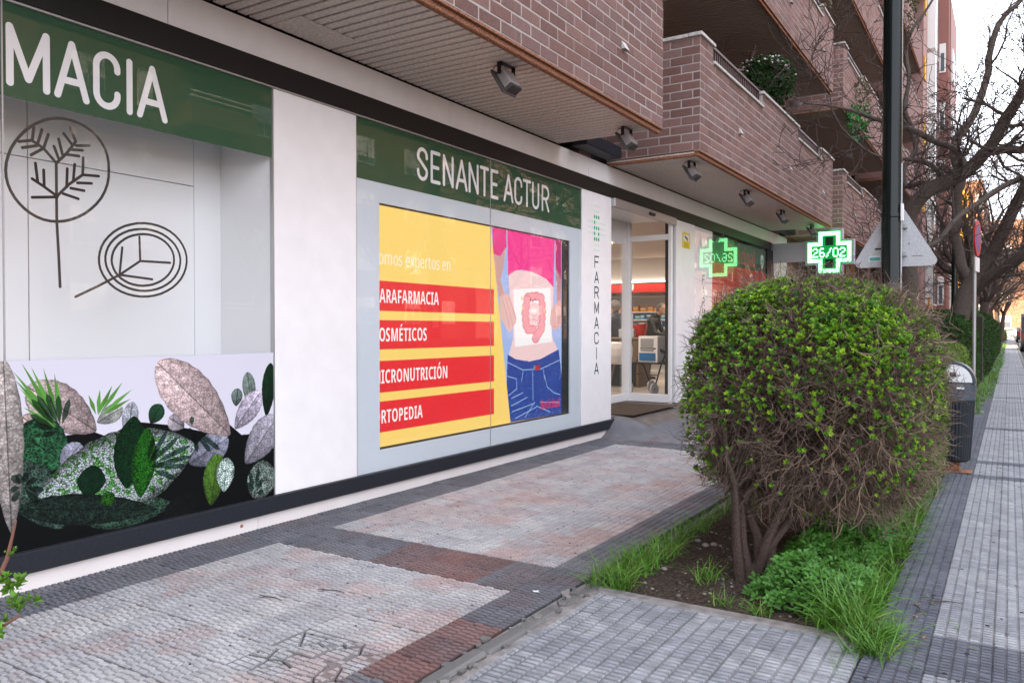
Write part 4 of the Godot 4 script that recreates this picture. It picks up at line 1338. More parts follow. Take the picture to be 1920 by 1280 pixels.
	# second window: green band, pale border round the screen
	var w2 := Node3D.new()
	w2.name = "screen_window"
	s.add_child(w2, true)
	part(w2, "green_film", vquad(D - 0.010, 4.425, 8.11, 2.437, 2.900), M.green_vinyl)
	part(w2, "pale_border", boxm(V(D - 0.022, 2.282, -8.11), V(D - 0.010, 2.436, -4.425)), M.pale_vinyl)
	part(w2, "pale_border", boxm(V(D - 0.022, 0.196, -8.11), V(D - 0.010, 0.358, -4.425)), M.pale_vinyl)
	part(w2, "pale_border", boxm(V(D - 0.022, 0.3585, -4.69), V(D - 0.010, 2.2815, -4.425)), M.pale_vinyl)
	part(w2, "pale_border", boxm(V(D - 0.022, 0.3585, -8.11), V(D - 0.010, 2.2815, -7.84)), M.pale_vinyl)
	part(w2, "backing", boxm(V(D - 0.5, 0.1, -8.11), V(D - 0.14, 3.0, -4.42)), M.joint)
	for l in NAME_LETTERS:
		letter(w2, l[0], -l[1], -l[2], 2.535, 2.812, 0.031, D - 0.0085, M.white_letter)
	part(w2, "pane", vquad(D - 0.004, 4.424, 6.239, 0.196, 2.895), M.glass)
	part(w2, "pane", vquad(D - 0.004, 6.243, 8.113, 0.196, 2.895), M.glass)
	part(w2, "pane_edge", boxm(V(D - 0.008, 0.196, -6.243), V(D - 0.002, 2.893, -6.239)), M.alu)
	part(w2, "window_frame", boxm(V(D - 0.03, 0.196, -4.4245), V(D + 0.003, 2.892, -4.4205)), M.alu)
	# green dotted cross and upright word on the column
	var cr := MB.new()
	var pale := MB.new()
	var tf := wall_frame(D + 0.0048)
	for i in range(-4, 5):
		for j in range(-4, 5):
			if absi(i) > 1 and absi(j) > 1: continue
			var big := (absi(i) <= 1 and absi(j) <= 2 and not (i == 0 and absi(j) == 1 and j < 0)) and (absi(j) == 2 or i == -1 or absi(j) == 0 or (i == 1 and j < 0))
			var c := Vector2(8.49 + i * 0.055, 2.49 + j * 0.065)
			var r := 0.019 if big else 0.008
			var m: MB = cr if big else pale
			for q in 10:
				var a := c + Vector2.from_angle(TAU * q / 10) * Vector2(r, r * 1.25)
				var b := c + Vector2.from_angle(TAU * (q + 1) / 10) * Vector2(r, r * 1.25)
				m.tri(tf * V(c.x, c.y, 0), tf * V(a.x, a.y, 0), tf * V(b.x, b.y, 0))
	part(col, "cross_dots", cr, M.cross_ink)
	part(col, "pale_dots", pale, M.mint_ink)
	var n := 0
	for ch in "FARMACIA":
		var y := 2.165 - n * 0.1795
		letter(col, ch, 8.43, 8.55, y - 0.145, y, 0.017, D + 0.0052, M.green_ink)
		n += 1
	# the lit screen is a thing of its own
	var sc := thing("display_screen", "large lit advertising screen with red bars and a torso picture", "screen", V(D - 0.035, 0.358, -4.69))
	part(sc, "screen_case", boxm(V(-0.10, -0.03, -3.18), V(-0.004, 1.955, 0.03)), M.joint)
	var em := StandardMaterial3D.new()
	em.albedo_color = Color(0.03, 0.03, 0.03)
	em.roughness = 0.4
	em.emission_enabled = true
	em.emission_texture = screen_picture()
	em.emission_energy_multiplier = 0.98 / EXPO
	var face := MB.new()
	face.quad(V(0, 0, 0), V(0, 0, -3.15), V(0, 1.922, -3.15), V(0, 1.922, 0))
	part(sc, "screen_face", face, em)
	var al := AreaLight3D.new()
	al.name = "screen_light"
	al.area_size = Vector2(3.1, 1.9)
	al.light_energy = 0.5 / EXPO
	al.light_color = Color(1.0, 0.72, 0.55)
	al.shadow_enabled = true
	add_child(al)
	al.look_at_from_position(V(D + 0.03, 1.32, -6.26), V(D + 2, 1.32, -6.26))

# ---------------------------------------------------------------- people: one continuous skin round a skeleton
func figure(bones: Array, cell: float, blend := 0.035) -> ArrayMesh:   # bone: [a, b, radius a, radius b, colour]
	var lo := Vector3(1e9, 1e9, 1e9)
	var hi := -lo
	for b in bones:
		for e in 2:
			var r: float = b[2 + e] + 0.05
			lo = lo.min(b[e] - V(r, r, r))
			hi = hi.max(b[e] + V(r, r, r))
	var nx := int((hi.x - lo.x) / cell) + 2
	var ny := int((hi.y - lo.y) / cell) + 2
	var nz := int((hi.z - lo.z) / cell) + 2
	var f := PackedFloat32Array()
	f.resize(nx * ny * nz)
	f.fill(1.0)
	var who := PackedInt32Array()
	who.resize(nx * ny * nz)
	for bi in bones.size():
		var b: Array = bones[bi]
		var a: Vector3 = b[0]
		var ab: Vector3 = b[1] - a
		var l2 := maxf(ab.length_squared(), 1e-6)
		var rm: float = maxf(b[2], b[3]) + 0.08
		var p0: Vector3 = ((a.min(b[1]) - V(rm, rm, rm)) - lo) / cell
		var p1: Vector3 = ((a.max(b[1]) + V(rm, rm, rm)) - lo) / cell
		for z in range(maxi(0, int(p0.z)), mini(nz, int(p1.z) + 1)):
			for y in range(maxi(0, int(p0.y)), mini(ny, int(p1.y) + 1)):
				for x in range(maxi(0, int(p0.x)), mini(nx, int(p1.x) + 1)):
					var p := lo + V(x, y, z) * cell - a
					var t := clampf(p.dot(ab) / l2, 0.0, 1.0)
					var d: float = (p - ab * t).length() - lerpf(b[2], b[3], t)
					var i := (z * ny + y) * nx + x
					var o := f[i]
					if d < o: who[i] = bi
					var h := maxf(blend - absf(o - d), 0.0) / blend
					f[i] = minf(o, d) - h * h * blend * 0.25
	var id := PackedInt32Array()
	id.resize(nx * ny * nz)
	id.fill(-1)
	var pts := []
	var cols := []
	for z in nz - 1:
		for y in ny - 1:
			for x in nx - 1:
				var i := (z * ny + y) * nx + x
				var sum := Vector3.ZERO
				var k := 0
				var first := f[i] < 0
				var mixed := false
				for c in range(1, 8):
					if (f[i + (c & 1) + ((c >> 1) & 1) * nx + (c >> 2) * nx * ny] < 0) != first:
						mixed = true
						break
				if not mixed: continue
				for e in [[0, 1], [2, 3], [4, 5], [6, 7], [0, 2], [1, 3], [4, 6], [5, 7], [0, 4], [1, 5], [2, 6], [3, 7]]:
					var ca: int = e[0]
					var cb: int = e[1]
					var fa := f[i + (ca & 1) + ((ca >> 1) & 1) * nx + (ca >> 2) * nx * ny]
					var fb := f[i + (cb & 1) + ((cb >> 1) & 1) * nx + (cb >> 2) * nx * ny]
					if (fa < 0) != (fb < 0):
						var t := fa / (fa - fb)
						sum += V(ca & 1, (ca >> 1) & 1, ca >> 2).lerp(V(cb & 1, (cb >> 1) & 1, cb >> 2), t)
						k += 1
				id[i] = pts.size()
				pts.append(lo + (V(x, y, z) + sum / k) * cell)
				cols.append(bones[who[i]][4])
	var m := MB.new()
	var nrm := []
	for p in pts: nrm.append(Vector3.ZERO)
	var faces := []
	for z in range(1, nz - 1):
		for y in range(1, ny - 1):
			for x in range(1, nx - 1):
				var i := (z * ny + y) * nx + x
				for ax in 3:
					var st: int = [1, nx, nx * ny][ax]
					if (f[i] < 0) == (f[i + st] < 0): continue
					var u: int = [nx, nx * ny, 1][ax]
					var w: int = [nx * ny, 1, nx][ax]
					var q := [id[i], id[i - u], id[i - u - w], id[i - w]]
					if q.has(-1): continue
					if f[i] >= 0: q.reverse()
					faces.append(q)
					var n: Vector3 = (pts[q[1]] - pts[q[0]]).cross(pts[q[2]] - pts[q[0]])
					for j in q: nrm[j] += n
	for q in faces:
		for t in [[0, 1, 2], [0, 2, 3]]:
			for j in [t[0], t[2], t[1]]:
				m.col = cols[q[j]]
				m.vert(pts[q[j]], nrm[q[j]].normalized())
	return m.done()

func person_bones(h: float, lean: float, cloth: Color, hair: Color, reach: float) -> Array:   # stands at the origin, faces +x
	var skin := Color(0.42, 0.24, 0.17)
	var leg := Color(0.03, 0.03, 0.035)
	var k := h / 1.70
	var hip := V(0, 0.90, 0) * k
	var ch := hip + V(sin(lean), cos(lean), 0) * 0.40 * k
	var nk := ch + V(sin(lean * 1.2), cos(lean * 1.2), 0) * 0.17 * k
	var hd := nk + V(sin(lean * 1.5) + 0.12, cos(lean * 1.5), 0) * 0.13 * k
	var b := [[hip, ch, 0.135 * k, 0.15 * k, cloth], [ch + V(0, 0, -0.13) * k, ch + V(0, 0, 0.13) * k, 0.09 * k, 0.09 * k, cloth], [ch, nk, 0.11 * k, 0.055 * k, cloth], [nk, hd, 0.05 * k, 0.055 * k, skin]]
	b.append([hd + V(0.005, -0.035, 0) * k, hd + V(0.012, 0.05, 0) * k, 0.072 * k, 0.088 * k, skin])
	b.append([hd + V(0.035, -0.075, 0) * k, hd + V(0.045, -0.06, 0) * k, 0.042 * k, 0.042 * k, skin])
	b.append([hd + V(0.095, -0.012, 0) * k, hd + V(0.082, 0.02, 0) * k, 0.016 * k, 0.01 * k, skin])
	b.append([hd + V(-0.025, 0.03, 0) * k, hd + V(0.0, 0.068, 0) * k, 0.088 * k, 0.090 * k, hair])
	b.append([hd + V(-0.05, -0.02, 0) * k, hd + V(-0.04, 0.03, 0) * k, 0.062 * k, 0.075 * k, hair])
	for s in [-1.0, 1.0]:
		b.append([hd + V(0, -0.005, 0.082 * s) * k, hd + V(-0.005, 0.015, 0.084 * s) * k, 0.016 * k, 0.018 * k, skin])
		var sh := ch + V(0.0, 0.02, 0.19 * s) * k
		var el := sh + V(0.08 + 0.05 * reach, -0.27, 0.04 * s) * k
		var wr := el + V(0.20 * reach + 0.02, -0.05 - 0.16 * (1.0 - reach), -0.05 * s) * k
		b.append([sh, el, 0.062 * k, 0.046 * k, cloth])
		b.append([el, wr, 0.045 * k, 0.033 * k, cloth])
		var hn := wr + V(0.06, -0.01, -0.01 * s) * k
		b.append([wr, hn, 0.028 * k, 0.032 * k, skin])
		for f in 4:
			b.append([hn + V(0.02, 0, (f - 1.5) * 0.017) * k, hn + V(0.075 - absf(f - 1.3) * 0.008, -0.018, (f - 1.5) * 0.020) * k, 0.010 * k, 0.008 * k, skin])
		b.append([hn + V(-0.01, 0, -0.03 * s) * k, hn + V(0.035, -0.008, -0.052 * s) * k, 0.011 * k, 0.009 * k, skin])
		b.append([hip + V(0, -0.02, 0.09 * s) * k, V(0.02, 0.48, 0.10 * s) * k, 0.095 * k, 0.062 * k, leg])
		b.append([V(0.02, 0.48, 0.10 * s) * k, V(-0.01, 0.07, 0.10 * s) * k, 0.060 * k, 0.042 * k, leg])
		b.append([V(-0.02, 0.04, 0.10 * s) * k, V(0.14, 0.032, 0.11 * s) * k, 0.042 * k, 0.034 * k, Color(0.02, 0.02, 0.02)])
	return b

# ---------------------------------------------------------------- entrance and shop interior
func entrance() -> void:
	var fy := 0.25
	var s := thing("shop_entrance", "recessed glazed pharmacy entrance with white frames and a ramp", "entrance")
	# ramp up from the pavement
	var rm := MB.new()
	var dk := MB.new()
	var h := func(x: float, z: float) -> float:
		return -0.003 + (fy - 0.025) * smoothstep(-3.15, -4.15, x) * smoothstep(-8.60, -9.05, z)
	var z := -8.42
	while z > -17.0:
		var st := 0.1
		var x := -4.30
		while x < -3.10:
			var w := 0.1
			var m: MB = dk if x > -3.72 or z > -9.0 else rm
			m.quad(V(x, h.call(x, z), z), V(x + w, h.call(x + w, z), z), V(x + w, h.call(x + w, z - st), z - st), V(x, h.call(x, z - st), z - st))
			x += w
		z -= st
	part(s, "ramp", rm, M.ramp)
	part(s, "ramp_edge", dk, M.tile_dark[0])
	for i in 12:
		var rb := MB.new()
		var x := -3.70 + 0.048 * i
		var pts := []
		for k in 30:
			var zz := -9.0 - k * 0.27
			pts.append(V(x, h.call(x, zz) + 0.001, zz))
		rb.tube(pts, pts.map(func(_p): return 0.006), 4, false)
		part(s, "ramp_rib", rb, M.tile_dark[1])
	part(s, "recess_floor", boxm(V(-4.95, 0.0, -11.2), V(-4.149, fy - 0.026, -8.9)), M.ramp)
	# frames
	var f := func(lo: Vector3, hi: Vector3): part(s, "door_frame", boxm(lo, hi, 0.004), M.frame_white)
	f.call(V(-4.90, fy - 0.02, -10.93), V(-4.85, fy + 0.09, -8.9))
	f.call(V(-4.90, 2.56, -10.93), V(-4.85, 2.88, -8.9))
	f.call(V(-4.92, fy - 0.02, -11.03), V(-4.80, 2.88, -10.931))
	f.call(V(-4.799, fy - 0.02, -11.03), V(-4.205, fy + 0.10, -10.97))
	f.call(V(-4.799, 2.60, -11.03), V(-4.205, 2.68, -10.97))
	f.call(V(-4.204, fy - 0.05, -11.04), V(-4.16, 2.88, -10.96))
	part(s, "door_pane", boxm(V(-4.876, fy + 0.0905, -10.93), V(-4.872, 2.5595, -8.9)), M.clear_glass)
	var gp := MB.new()
	gp.quad(V(-4.80, fy + 0.10, -11.0), V(-4.205, fy + 0.10, -11.0), V(-4.205, 2.60, -11.0), V(-4.80, 2.60, -11.0))
	part(s, "side_pane", gp, M.clear_glass)
	var gp2 := MB.new()
	gp2.quad(V(-4.80, 2.68, -11.0), V(-4.205, 2.68, -11.0), V(-4.205, 2.88, -11.0), V(-4.80, 2.88, -11.0))
	part(s, "transom_pane", gp2, M.glass)
	part(s, "recess_ceiling", boxm(V(-4.95, 2.881, -11.04), V(-4.16, 2.93, -8.9)), M.frame_white)
	part(s, "shutter_box", boxm(V(-4.155, 2.80, -11.03), V(-4.10, 2.905, -8.905), 0.004), M.alu)
	part(s, "door_sensor", boxm(V(-4.099, 2.825, -10.15), V(-4.07, 2.865, -9.98), 0.006), M.black_metal)
	part(s, "recess_side", boxm(V(-4.95, 0.1, -8.905), V(-4.66, 2.9, -8.80)), M.white_panel)
	# beyond the door
	part(s, "jamb_shadow_gap", boxm(V(-4.24, 0.0, -11.13), V(-4.19, 2.9, -11.045)), M.joint)
	part(s, "cladding_panel", boxm(V(-4.26, 0.15, -11.94), V(D + 0.003, 2.905, -11.131), 0.003), M.white_panel)
	part(s, "cladding_panel", boxm(V(-4.26, 0.0, -17.93), V(D + 0.003, 3.285, -16.73), 0.003), M.white_panel)
	part(s, "panel_foot", boxm(V(-4.25, 0.0, -16.5), V(D - 0.005, 0.15, -11.14)), M.skirt_dark)
	var w := Node3D.new()
	w.name = "red_window"
	s.add_child(w, true)
	part(w, "white_film", vquad(D - 0.010, 11.945, 12.835, 0.16, 2.90), M.white_letter)
	part(w, "red_film", vquad(D - 0.010, 12.84, 16.21, 0.16, 2.42), M.red_vinyl)
	part(w, "grey_top_band", vquad(D - 0.010, 12.84, 16.21, 2.425, 2.86), M.grey_band)  # flat dark grey band across the top of the window
	part(w, "backing", boxm(V(-4.32, 0.1, -16.72), V(-4.27, 3.0, -11.14)), M.joint)
	var sh := MB.new()
	sh.prism(PackedVector2Array([Vector2(15.82, 2.74), Vector2(15.82, 2.58), Vector2(15.92, 2.46), Vector2(16.02, 2.58), Vector2(16.02, 2.74), Vector2(15.92, 2.77)]), 0, 0.001, wall_frame(D - 0.0095))
	part(w, "shield_mark", sh, M.white_letter)
	var shx := MB.new()
	shx.box(V(15.90, 2.55, 0.0012), V(15.94, 2.70, 0.002), wall_frame(D - 0.0095))
	shx.box(V(15.86, 2.605, 0.0014), V(15.98, 2.645, 0.0022), wall_frame(D - 0.0095))
	part(w, "shield_cross", shx, M.cross_ink)
	var tm := TextMesh.new()
	var sf := SystemFont.new()
	sf.font_names = PackedStringArray(["Droid Serif"])
	sf.font_italic = true
	sf.font_weight = 400
	tm.font = sf
	tm.font_size = 64
	tm.pixel_size = 0.0064
	tm.depth = 0.001
	tm.text = "Boticinal"
	var tx := part(w, "script_word", tm, mat(lin(0.62, 0.02, 0.03), 0.5))
	tx.transform = Transform3D(FRONT.scaled(V(1, 1, 1)), V(D - 0.0085, 2.63, -14.55))
	var n := 0
	for ch in "FARMACIA":
		var y := 2.165 - n * 0.1795
		letter(w, ch, 12.33, 12.45, y - 0.145, y, 0.017, D - 0.0088, M.green_ink)
		n += 1
	part(w, "pane", vquad(D - 0.004, 11.945, 16.215, 0.16, 2.90), M.glass)
	part(w, "window_frame", boxm(V(D - 0.05, 0.0, -16.72), V(D + 0.017, 2.904, -16.216)), M.fascia_dark)
	# yellow notice
	var nt := thing("camera_notice", "yellow surveillance camera notice on the white panel by the door", "notice", V(D + 0.0045, 2.515, -11.55))
	part(nt, "sheet", boxm(V(0, 0, -0.165), V(0.002, 0.235, 0.165)), mat(lin(0.80, 0.60, 0.02), 0.6))
	part(nt, "white_field", boxm(V(0.0022, 0.11, -0.12), V(0.0028, 0.205, 0.12)), M.white_paint)
	var cm := MB.new()
	var ct := Transform3D(FRONT, V(0.003, 0.15, 0))
	cm.strip([Vector2(-0.05, 0.02), Vector2(0.05, -0.01)], 0.035, ct)
	cm.strip([Vector2(0.02, -0.01), Vector2(0.06, -0.03)], 0.02, ct, 0.0003)
	for k in 4:
		cm.strip([Vector2(-0.10, -0.075 - k * 0.019), Vector2(0.08 if k % 2 else 0.10, -0.075 - k * 0.019)], 0.005, ct, 0.0001)
	part(nt, "camera_symbol", cm, M.black_metal)
	# doormat
	solo("door_mat", boxm(V(-0.42, 0, -0.75), V(0.42, 0.014, 0.75), 0.004), M.mat_brown, "brown coir mat in the recess before the glazed door", "mat", "", V(-4.36, fy - 0.026, -9.85)).rotation.z = 0.0
	interior(fy)

func interior(fy: float) -> void:
	var r := thing("shop_interior", "lit pharmacy interior seen through the glazed entrance", "shop interior")
	var wl := func(called: String, lo: Vector3, hi: Vector3, m: Material): return part(r, called, boxm(lo, hi), m)
	wl.call("floor", V(-11, 0.0, -18.6), V(-4.91, fy, -8.8), M.shop_floor)
	wl.call("floor", V(-4.909, 0.0, -18.6), V(-4.33, fy, -11.05), M.shop_floor)
	wl.call("ceiling", V(-11, 2.94, -18.6), V(-4.33, 3.05, -8.8), M.shop_ceiling)
	wl.call("back_wall", V(-11, 0.0, -18.8), V(-4.33, 3.05, -18.6), M.shop_wall)
	wl.call("end_wall", V(-11.2, 0.0, -18.8), V(-11, 3.05, -8.6), M.shop_wall)
	wl.call("near_wall", V(-11, 0.0, -8.8), V(-4.66, 3.05, -8.7), M.shop_wall)
	wl.call("bulkhead", V(-11, 2.40, -18.5), V(-5.2, 2.939, -17.2), M.shop_wall)
	wl.call("red_fascia", V(-11, 2.16, -17.5), V(-5.3, 2.36, -17.3), M.red_band)
	for x in [-8.6, -7.55, -6.35]:
		var m := MB.new()
		m.prism(PackedVector2Array([Vector2(-0.07, 0.09), Vector2(-0.07, -0.02), Vector2(0, -0.10), Vector2(0.07, -0.02), Vector2(0.07, 0.09), Vector2(0, 0.11)]), 0, 0.01, Transform3D(Basis(), V(x, 2.26, -17.298)))
		part(r, "shield_mark", m, M.white_paint)
	# lights
	var lm := glow(Color(1.0, 0.95, 0.88), 6.0 / EXPO)
	for p in [V(-6.6, 2.925, -13.6), V(-8.4, 2.925, -15.4), V(-6.2, 2.925, -11.4), V(-5.2, 2.925, -15.6)]:
		part(r, "ceiling_light", boxm(p + V(-0.55, 0, -0.06), p + V(0.55, 0.013, 0.06)), lm)
		var a := AreaLight3D.new()
		a.name = "ceiling_panel_light"
		a.area_size = Vector2(1.1, 0.15)
		a.light_energy = 6.5 / EXPO
		a.light_color = Color(1.0, 0.93, 0.85)
		a.shadow_enabled = true
		add_child(a)
		a.look_at_from_position(p + V(0, -0.03, 0), p + V(0, -2, 0), V(0, 0, 1))
	part(r, "strip_light", boxm(V(-9.5, 2.385, -17.22), V(-5.3, 2.41, -17.15)), lm)
	# shelving
	var sv := thing("wall_shelving", "white wall shelving stocked with packets behind the counter", "shelving", V(-7.9, fy, -18.2))
	part(sv, "back_board", boxm(V(-3.0, 0.0, -0.3), V(2.4, 2.1, -0.25)), M.white_paint)
	for y in [0.35, 0.75, 1.10, 1.29, 1.48, 1.86]:
		part(sv, "shelf", boxm(V(-3.0, y - 0.03, -0.249), V(2.4, y, 0.05)), M.white_paint)
	for x in [-3.03, -0.6, 1.2, 2.4]:
		part(sv, "upright", boxm(V(x, 0, -0.24), V(x + 0.03, 2.1, 0.045)), M.white_paint)
	var pal := [[Color(0.75, 0.30, 0.03), "orange"], [Color(0.05, 0.20, 0.45), "blue"], [Color(0.10, 0.38, 0.55), "teal"], [Color(0.62, 0.66, 0.70), "white"]]
	var pr := RandomNumberGenerator.new()
	pr.seed = 9
	for row in [[1.48, 0], [1.29, 1], [1.10, 2]]:
		var x := -8.55
		while x < -5.75:
			var wd := pr.randf_range(0.10, 0.17)
			var ht := pr.randf_range(0.085, 0.15)
			var c: Array = pal[0] if row[1] == 0 else pal[1 + pr.randi() % 3]
			var m := MB.new()
			m.col = c[0]
			m.bbox(V(0, 0, -0.06), V(wd, ht, 0.02), 0.004)
			m.col = Color(0.75, 0.74, 0.72)
			m.box(V(0.015, ht * 0.55, 0.0202), V(wd - 0.015, ht * 0.8, 0.0215))
			solo("medicine_box", m, M.plain, "small %s packet on the %s white shelf behind the counter" % [c[1], ["top", "middle", "lower"][row[1]]], "packet", "packets on the shelf rows", V(x, fy + row[0] + 0.001, -18.19))
			x += wd + pr.randf_range(0.01, 0.05)
	# counter with monitor
	var ct := thing("service_counter", "oak fronted service counter with a pale top", "counter", V(-6.7, fy, -13.5))
	part(ct, "front_panel", boxm(V(-1.2, 0.45, 0.20), V(1.05, 0.86, 0.24)), M.oak)
	part(ct, "worktop", boxm(V(-1.22, 0.861, -0.35), V(1.08, 0.895, 0.27), 0.006), M.oak)
	part(ct, "lower_panel", boxm(V(-1.15, 0.0, 0.0), V(0.95, 0.45, 0.04)), M.dark_panel)
	part(ct, "end_panel", boxm(V(1.0, 0.0, -0.33), V(1.04, 0.86, 0.199)), M.oak)
	var mo := thing("monitor", "black monitor standing at the left end of the counter", "monitor", V(-6.55, fy + 0.896, -13.45))
	part(mo, "panel", boxm(V(-0.26, 0.06, -0.02), V(0.26, 0.40, 0.02), 0.006), M.dark_panel)
	part(mo, "stand", boxm(V(-0.05, 0.0, -0.06), V(0.05, 0.09, 0.0), 0.004), M.dark_panel)
	var lf := thing("leaflet_stand", "pale leaflet stand with a pink picture on the counter", "leaflet stand", V(-5.92, fy + 0.896, -13.4))
	part(lf, "card", boxm(V(-0.11, 0.16, -0.01), V(0.11, 0.44, 0.01)), mat(lin(0.62, 0.55, 0.6), 0.6))
	part(lf, "picture", boxm(V(-0.085, 0.22, 0.011), V(0.085, 0.42, 0.013)), mat(lin(0.62, 0.30, 0.36), 0.6, M.coarse, V(14, 14, 14)))
	part(lf, "holder", boxm(V(-0.15, 0.0, -0.03), V(0.15, 0.155, 0.06), 0.01), M.pale_vinyl)
	# people
	var p1 := thing("person", "person in dark clothes bending forward behind the red basket", "person", V(-6.45, fy, -15.6))
	part(p1, "body", figure(person_bones(1.62, 0.42, Color(0.018, 0.016, 0.018), Color(0.10, 0.075, 0.06), 1.0), 0.018), M.skin)
	var p2 := thing("person", "person in dark clothes with grey hair facing away behind the monitor", "person", V(-6.75, fy, -14.75))
	p2.rotation.y = 2.2
	part(p2, "body", figure(person_bones(1.60, 0.12, Color(0.020, 0.018, 0.020), Color(0.16, 0.13, 0.11), 0.3), 0.018), M.skin)
	var bk := thing("red_basket", "red plastic basket on the counter in front of a customer", "basket", V(-5.78, fy + 0.896, -13.62))
	var bm := MB.new()
	bm.lathe([Vector2(0.0, 0.004), Vector2(0.12, 0.004), Vector2(0.165, 0.24), Vector2(0.175, 0.25), Vector2(0.16, 0.25), Vector2(0.118, 0.01)], 4, Transform3D(Basis(V(0, 1, 0), PI / 4), Vector3.ZERO))
	part(bk, "tub", bm, M.red_band)
	# white shell chair
	var ch := thing("shell_chair", "white plastic shell chair with splayed wooden legs behind the door pane", "chair", V(-5.66, fy, -12.45))
	ch.rotation.y = 0.5
	var sm := MB.new()
	sm.col = Color(0.72, 0.68, 0.66)
	var prof := [Vector2(0.02, 0.46), Vector2(0.14, 0.455), Vector2(0.21, 0.49), Vector2(0.24, 0.60)]
	sm.lathe(prof, 20, Transform3D(Basis(), Vector3.ZERO))
	sm.lathe([Vector2(0.24, 0.60), Vector2(0.245, 0.72), Vector2(0.22, 0.82), Vector2(0.20, 0.83)], 12, Transform3D(Basis(V(0, 1, 0), -0.25 * PI), Vector3.ZERO), PI * 0.95)
	part(ch, "shell", sm, M.gloss)
	for a in 4:
		var lg := MB.new()
		var d := Vector3(sin(a * PI / 2 + 0.78), 0, cos(a * PI / 2 + 0.78))
		lg.tube([d * 0.10 + V(0, 0.45, 0), d * 0.27], [0.016, 0.010], 8)
		part(ch, "leg", lg, M.oak)
	var wr := MB.new()
	for a in 4:
		var d := Vector3(sin(a * PI / 2 + 0.78), 0, cos(a * PI / 2 + 0.78))
		var e := Vector3(sin(a * PI / 2 + 2.35), 0, cos(a * PI / 2 + 2.35))
		wr.rod(d * 0.13 + V(0, 0.40, 0), e * 0.20 + V(0, 0.20, 0), 0.004, 5)
	part(ch, "cross_wire", wr, M.black_metal)
	# rollator with a carton
	var ro := thing("rollator", "black rollator walking frame inside the side pane", "rollator", V(-4.92, fy, -12.15))
	ro.rotation.y = -0.3
	var fr := MB.new()
	for s in [-0.26, 0.26]:
		fr.tube([V(s, 0.10, 0.28), V(s, 0.50, 0.10), V(s, 0.80, -0.10), V(s, 0.88, -0.24)], [0.014, 0.014, 0.014, 0.016], 7)
		fr.tube([V(s, 0.10, -0.28), V(s, 0.46, -0.08), V(s, 0.52, 0.08)], [0.014, 0.014, 0.014], 7)
	fr.rod(V(-0.26, 0.32, 0.18), V(0.26, 0.32, 0.18), 0.009, 6)
	fr.tube([V(-0.26, 0.66, -0.05), V(-0.15, 0.74, 0.10), V(0.15, 0.74, 0.10), V(0.26, 0.66, -0.05)], [0.022, 0.026, 0.026, 0.022], 8)
	part(ro, "frame", fr, M.black_metal)
	part(ro, "seat", boxm(V(-0.24, 0.49, -0.14), V(0.24, 0.515, 0.16), 0.008), M.black_metal)
	for p in [V(-0.26, 0.1, 0.28), V(0.26, 0.1, 0.28), V(-0.26, 0.1, -0.28), V(0.26, 0.1, -0.28)]:
		var wm := MB.new()
		wm.lathe([Vector2(0.02, -0.014), Vector2(0.095, -0.014), Vector2(0.1, 0.0), Vector2(0.095, 0.014), Vector2(0.02, 0.014)], 20, Transform3D(Basis(V(0, 0, 1), PI / 2), p))
		part(ro, "wheel", wm, M.sign_grey)
	var cb := thing("cardboard_carton", "white and blue carton standing on the rollator seat", "carton", V(-4.92, fy + 0.517, -12.16))
	cb.rotation.y = -0.3
	part(cb, "carton", boxm(V(-0.20, 0, -0.13), V(0.20, 0.42, 0.13), 0.006), M.white_paint)
	part(cb, "blue_label", boxm(V(-0.18, 0.02, 0.1305), V(0.16, 0.15, 0.132)), mat(lin(0.02, 0.14, 0.35), 0.5))
	part(cb, "grey_print", boxm(V(-0.15, 0.17, 0.1305), V(0.12, 0.38, 0.132)), mat(lin(0.42, 0.42, 0.44), 0.5, M.coarse, V(9, 9, 9)))

# ---------------------------------------------------------------- other buildings
func facade_windows(b: Node, list: Array, glass: Material) -> void:   # [lo, hi, shutter share, axis] windows standing 3 cm proud of a wall
	for w in list:
		var lo: Vector3 = w[0]
		var hi: Vector3 = w[1]
		var o := part(b, "window", boxm(lo, hi), M.shutter)
		var sx: float = w[3]    # +1 faces +x, -1 faces -x, 0 faces +z
		var cut: float = lerpf(hi.y, lo.y, w[2])
		if cut - lo.y > 0.1:
			if sx != 0:
				var x := hi.x if sx > 0 else lo.x
				part(o, "window_pane", boxm(V(x - 0.004, lo.y + 0.06, lo.z + 0.06), V(x + 0.012 * sx + (0.004 if sx > 0 else 0.0), cut - 0.04, (lo.z + hi.z) / 2 - 0.03)), glass)
				part(o, "window_pane", boxm(V(x - 0.004, lo.y + 0.06, (lo.z + hi.z) / 2 + 0.03), V(x + 0.012 * sx + (0.004 if sx > 0 else 0.0), cut - 0.04, hi.z - 0.06)), glass)
			else:
				part(o, "window_pane", boxm(V(lo.x + 0.06, lo.y + 0.06, hi.z - 0.004), V(hi.x - 0.06, cut - 0.04, hi.z + 0.012)), glass)

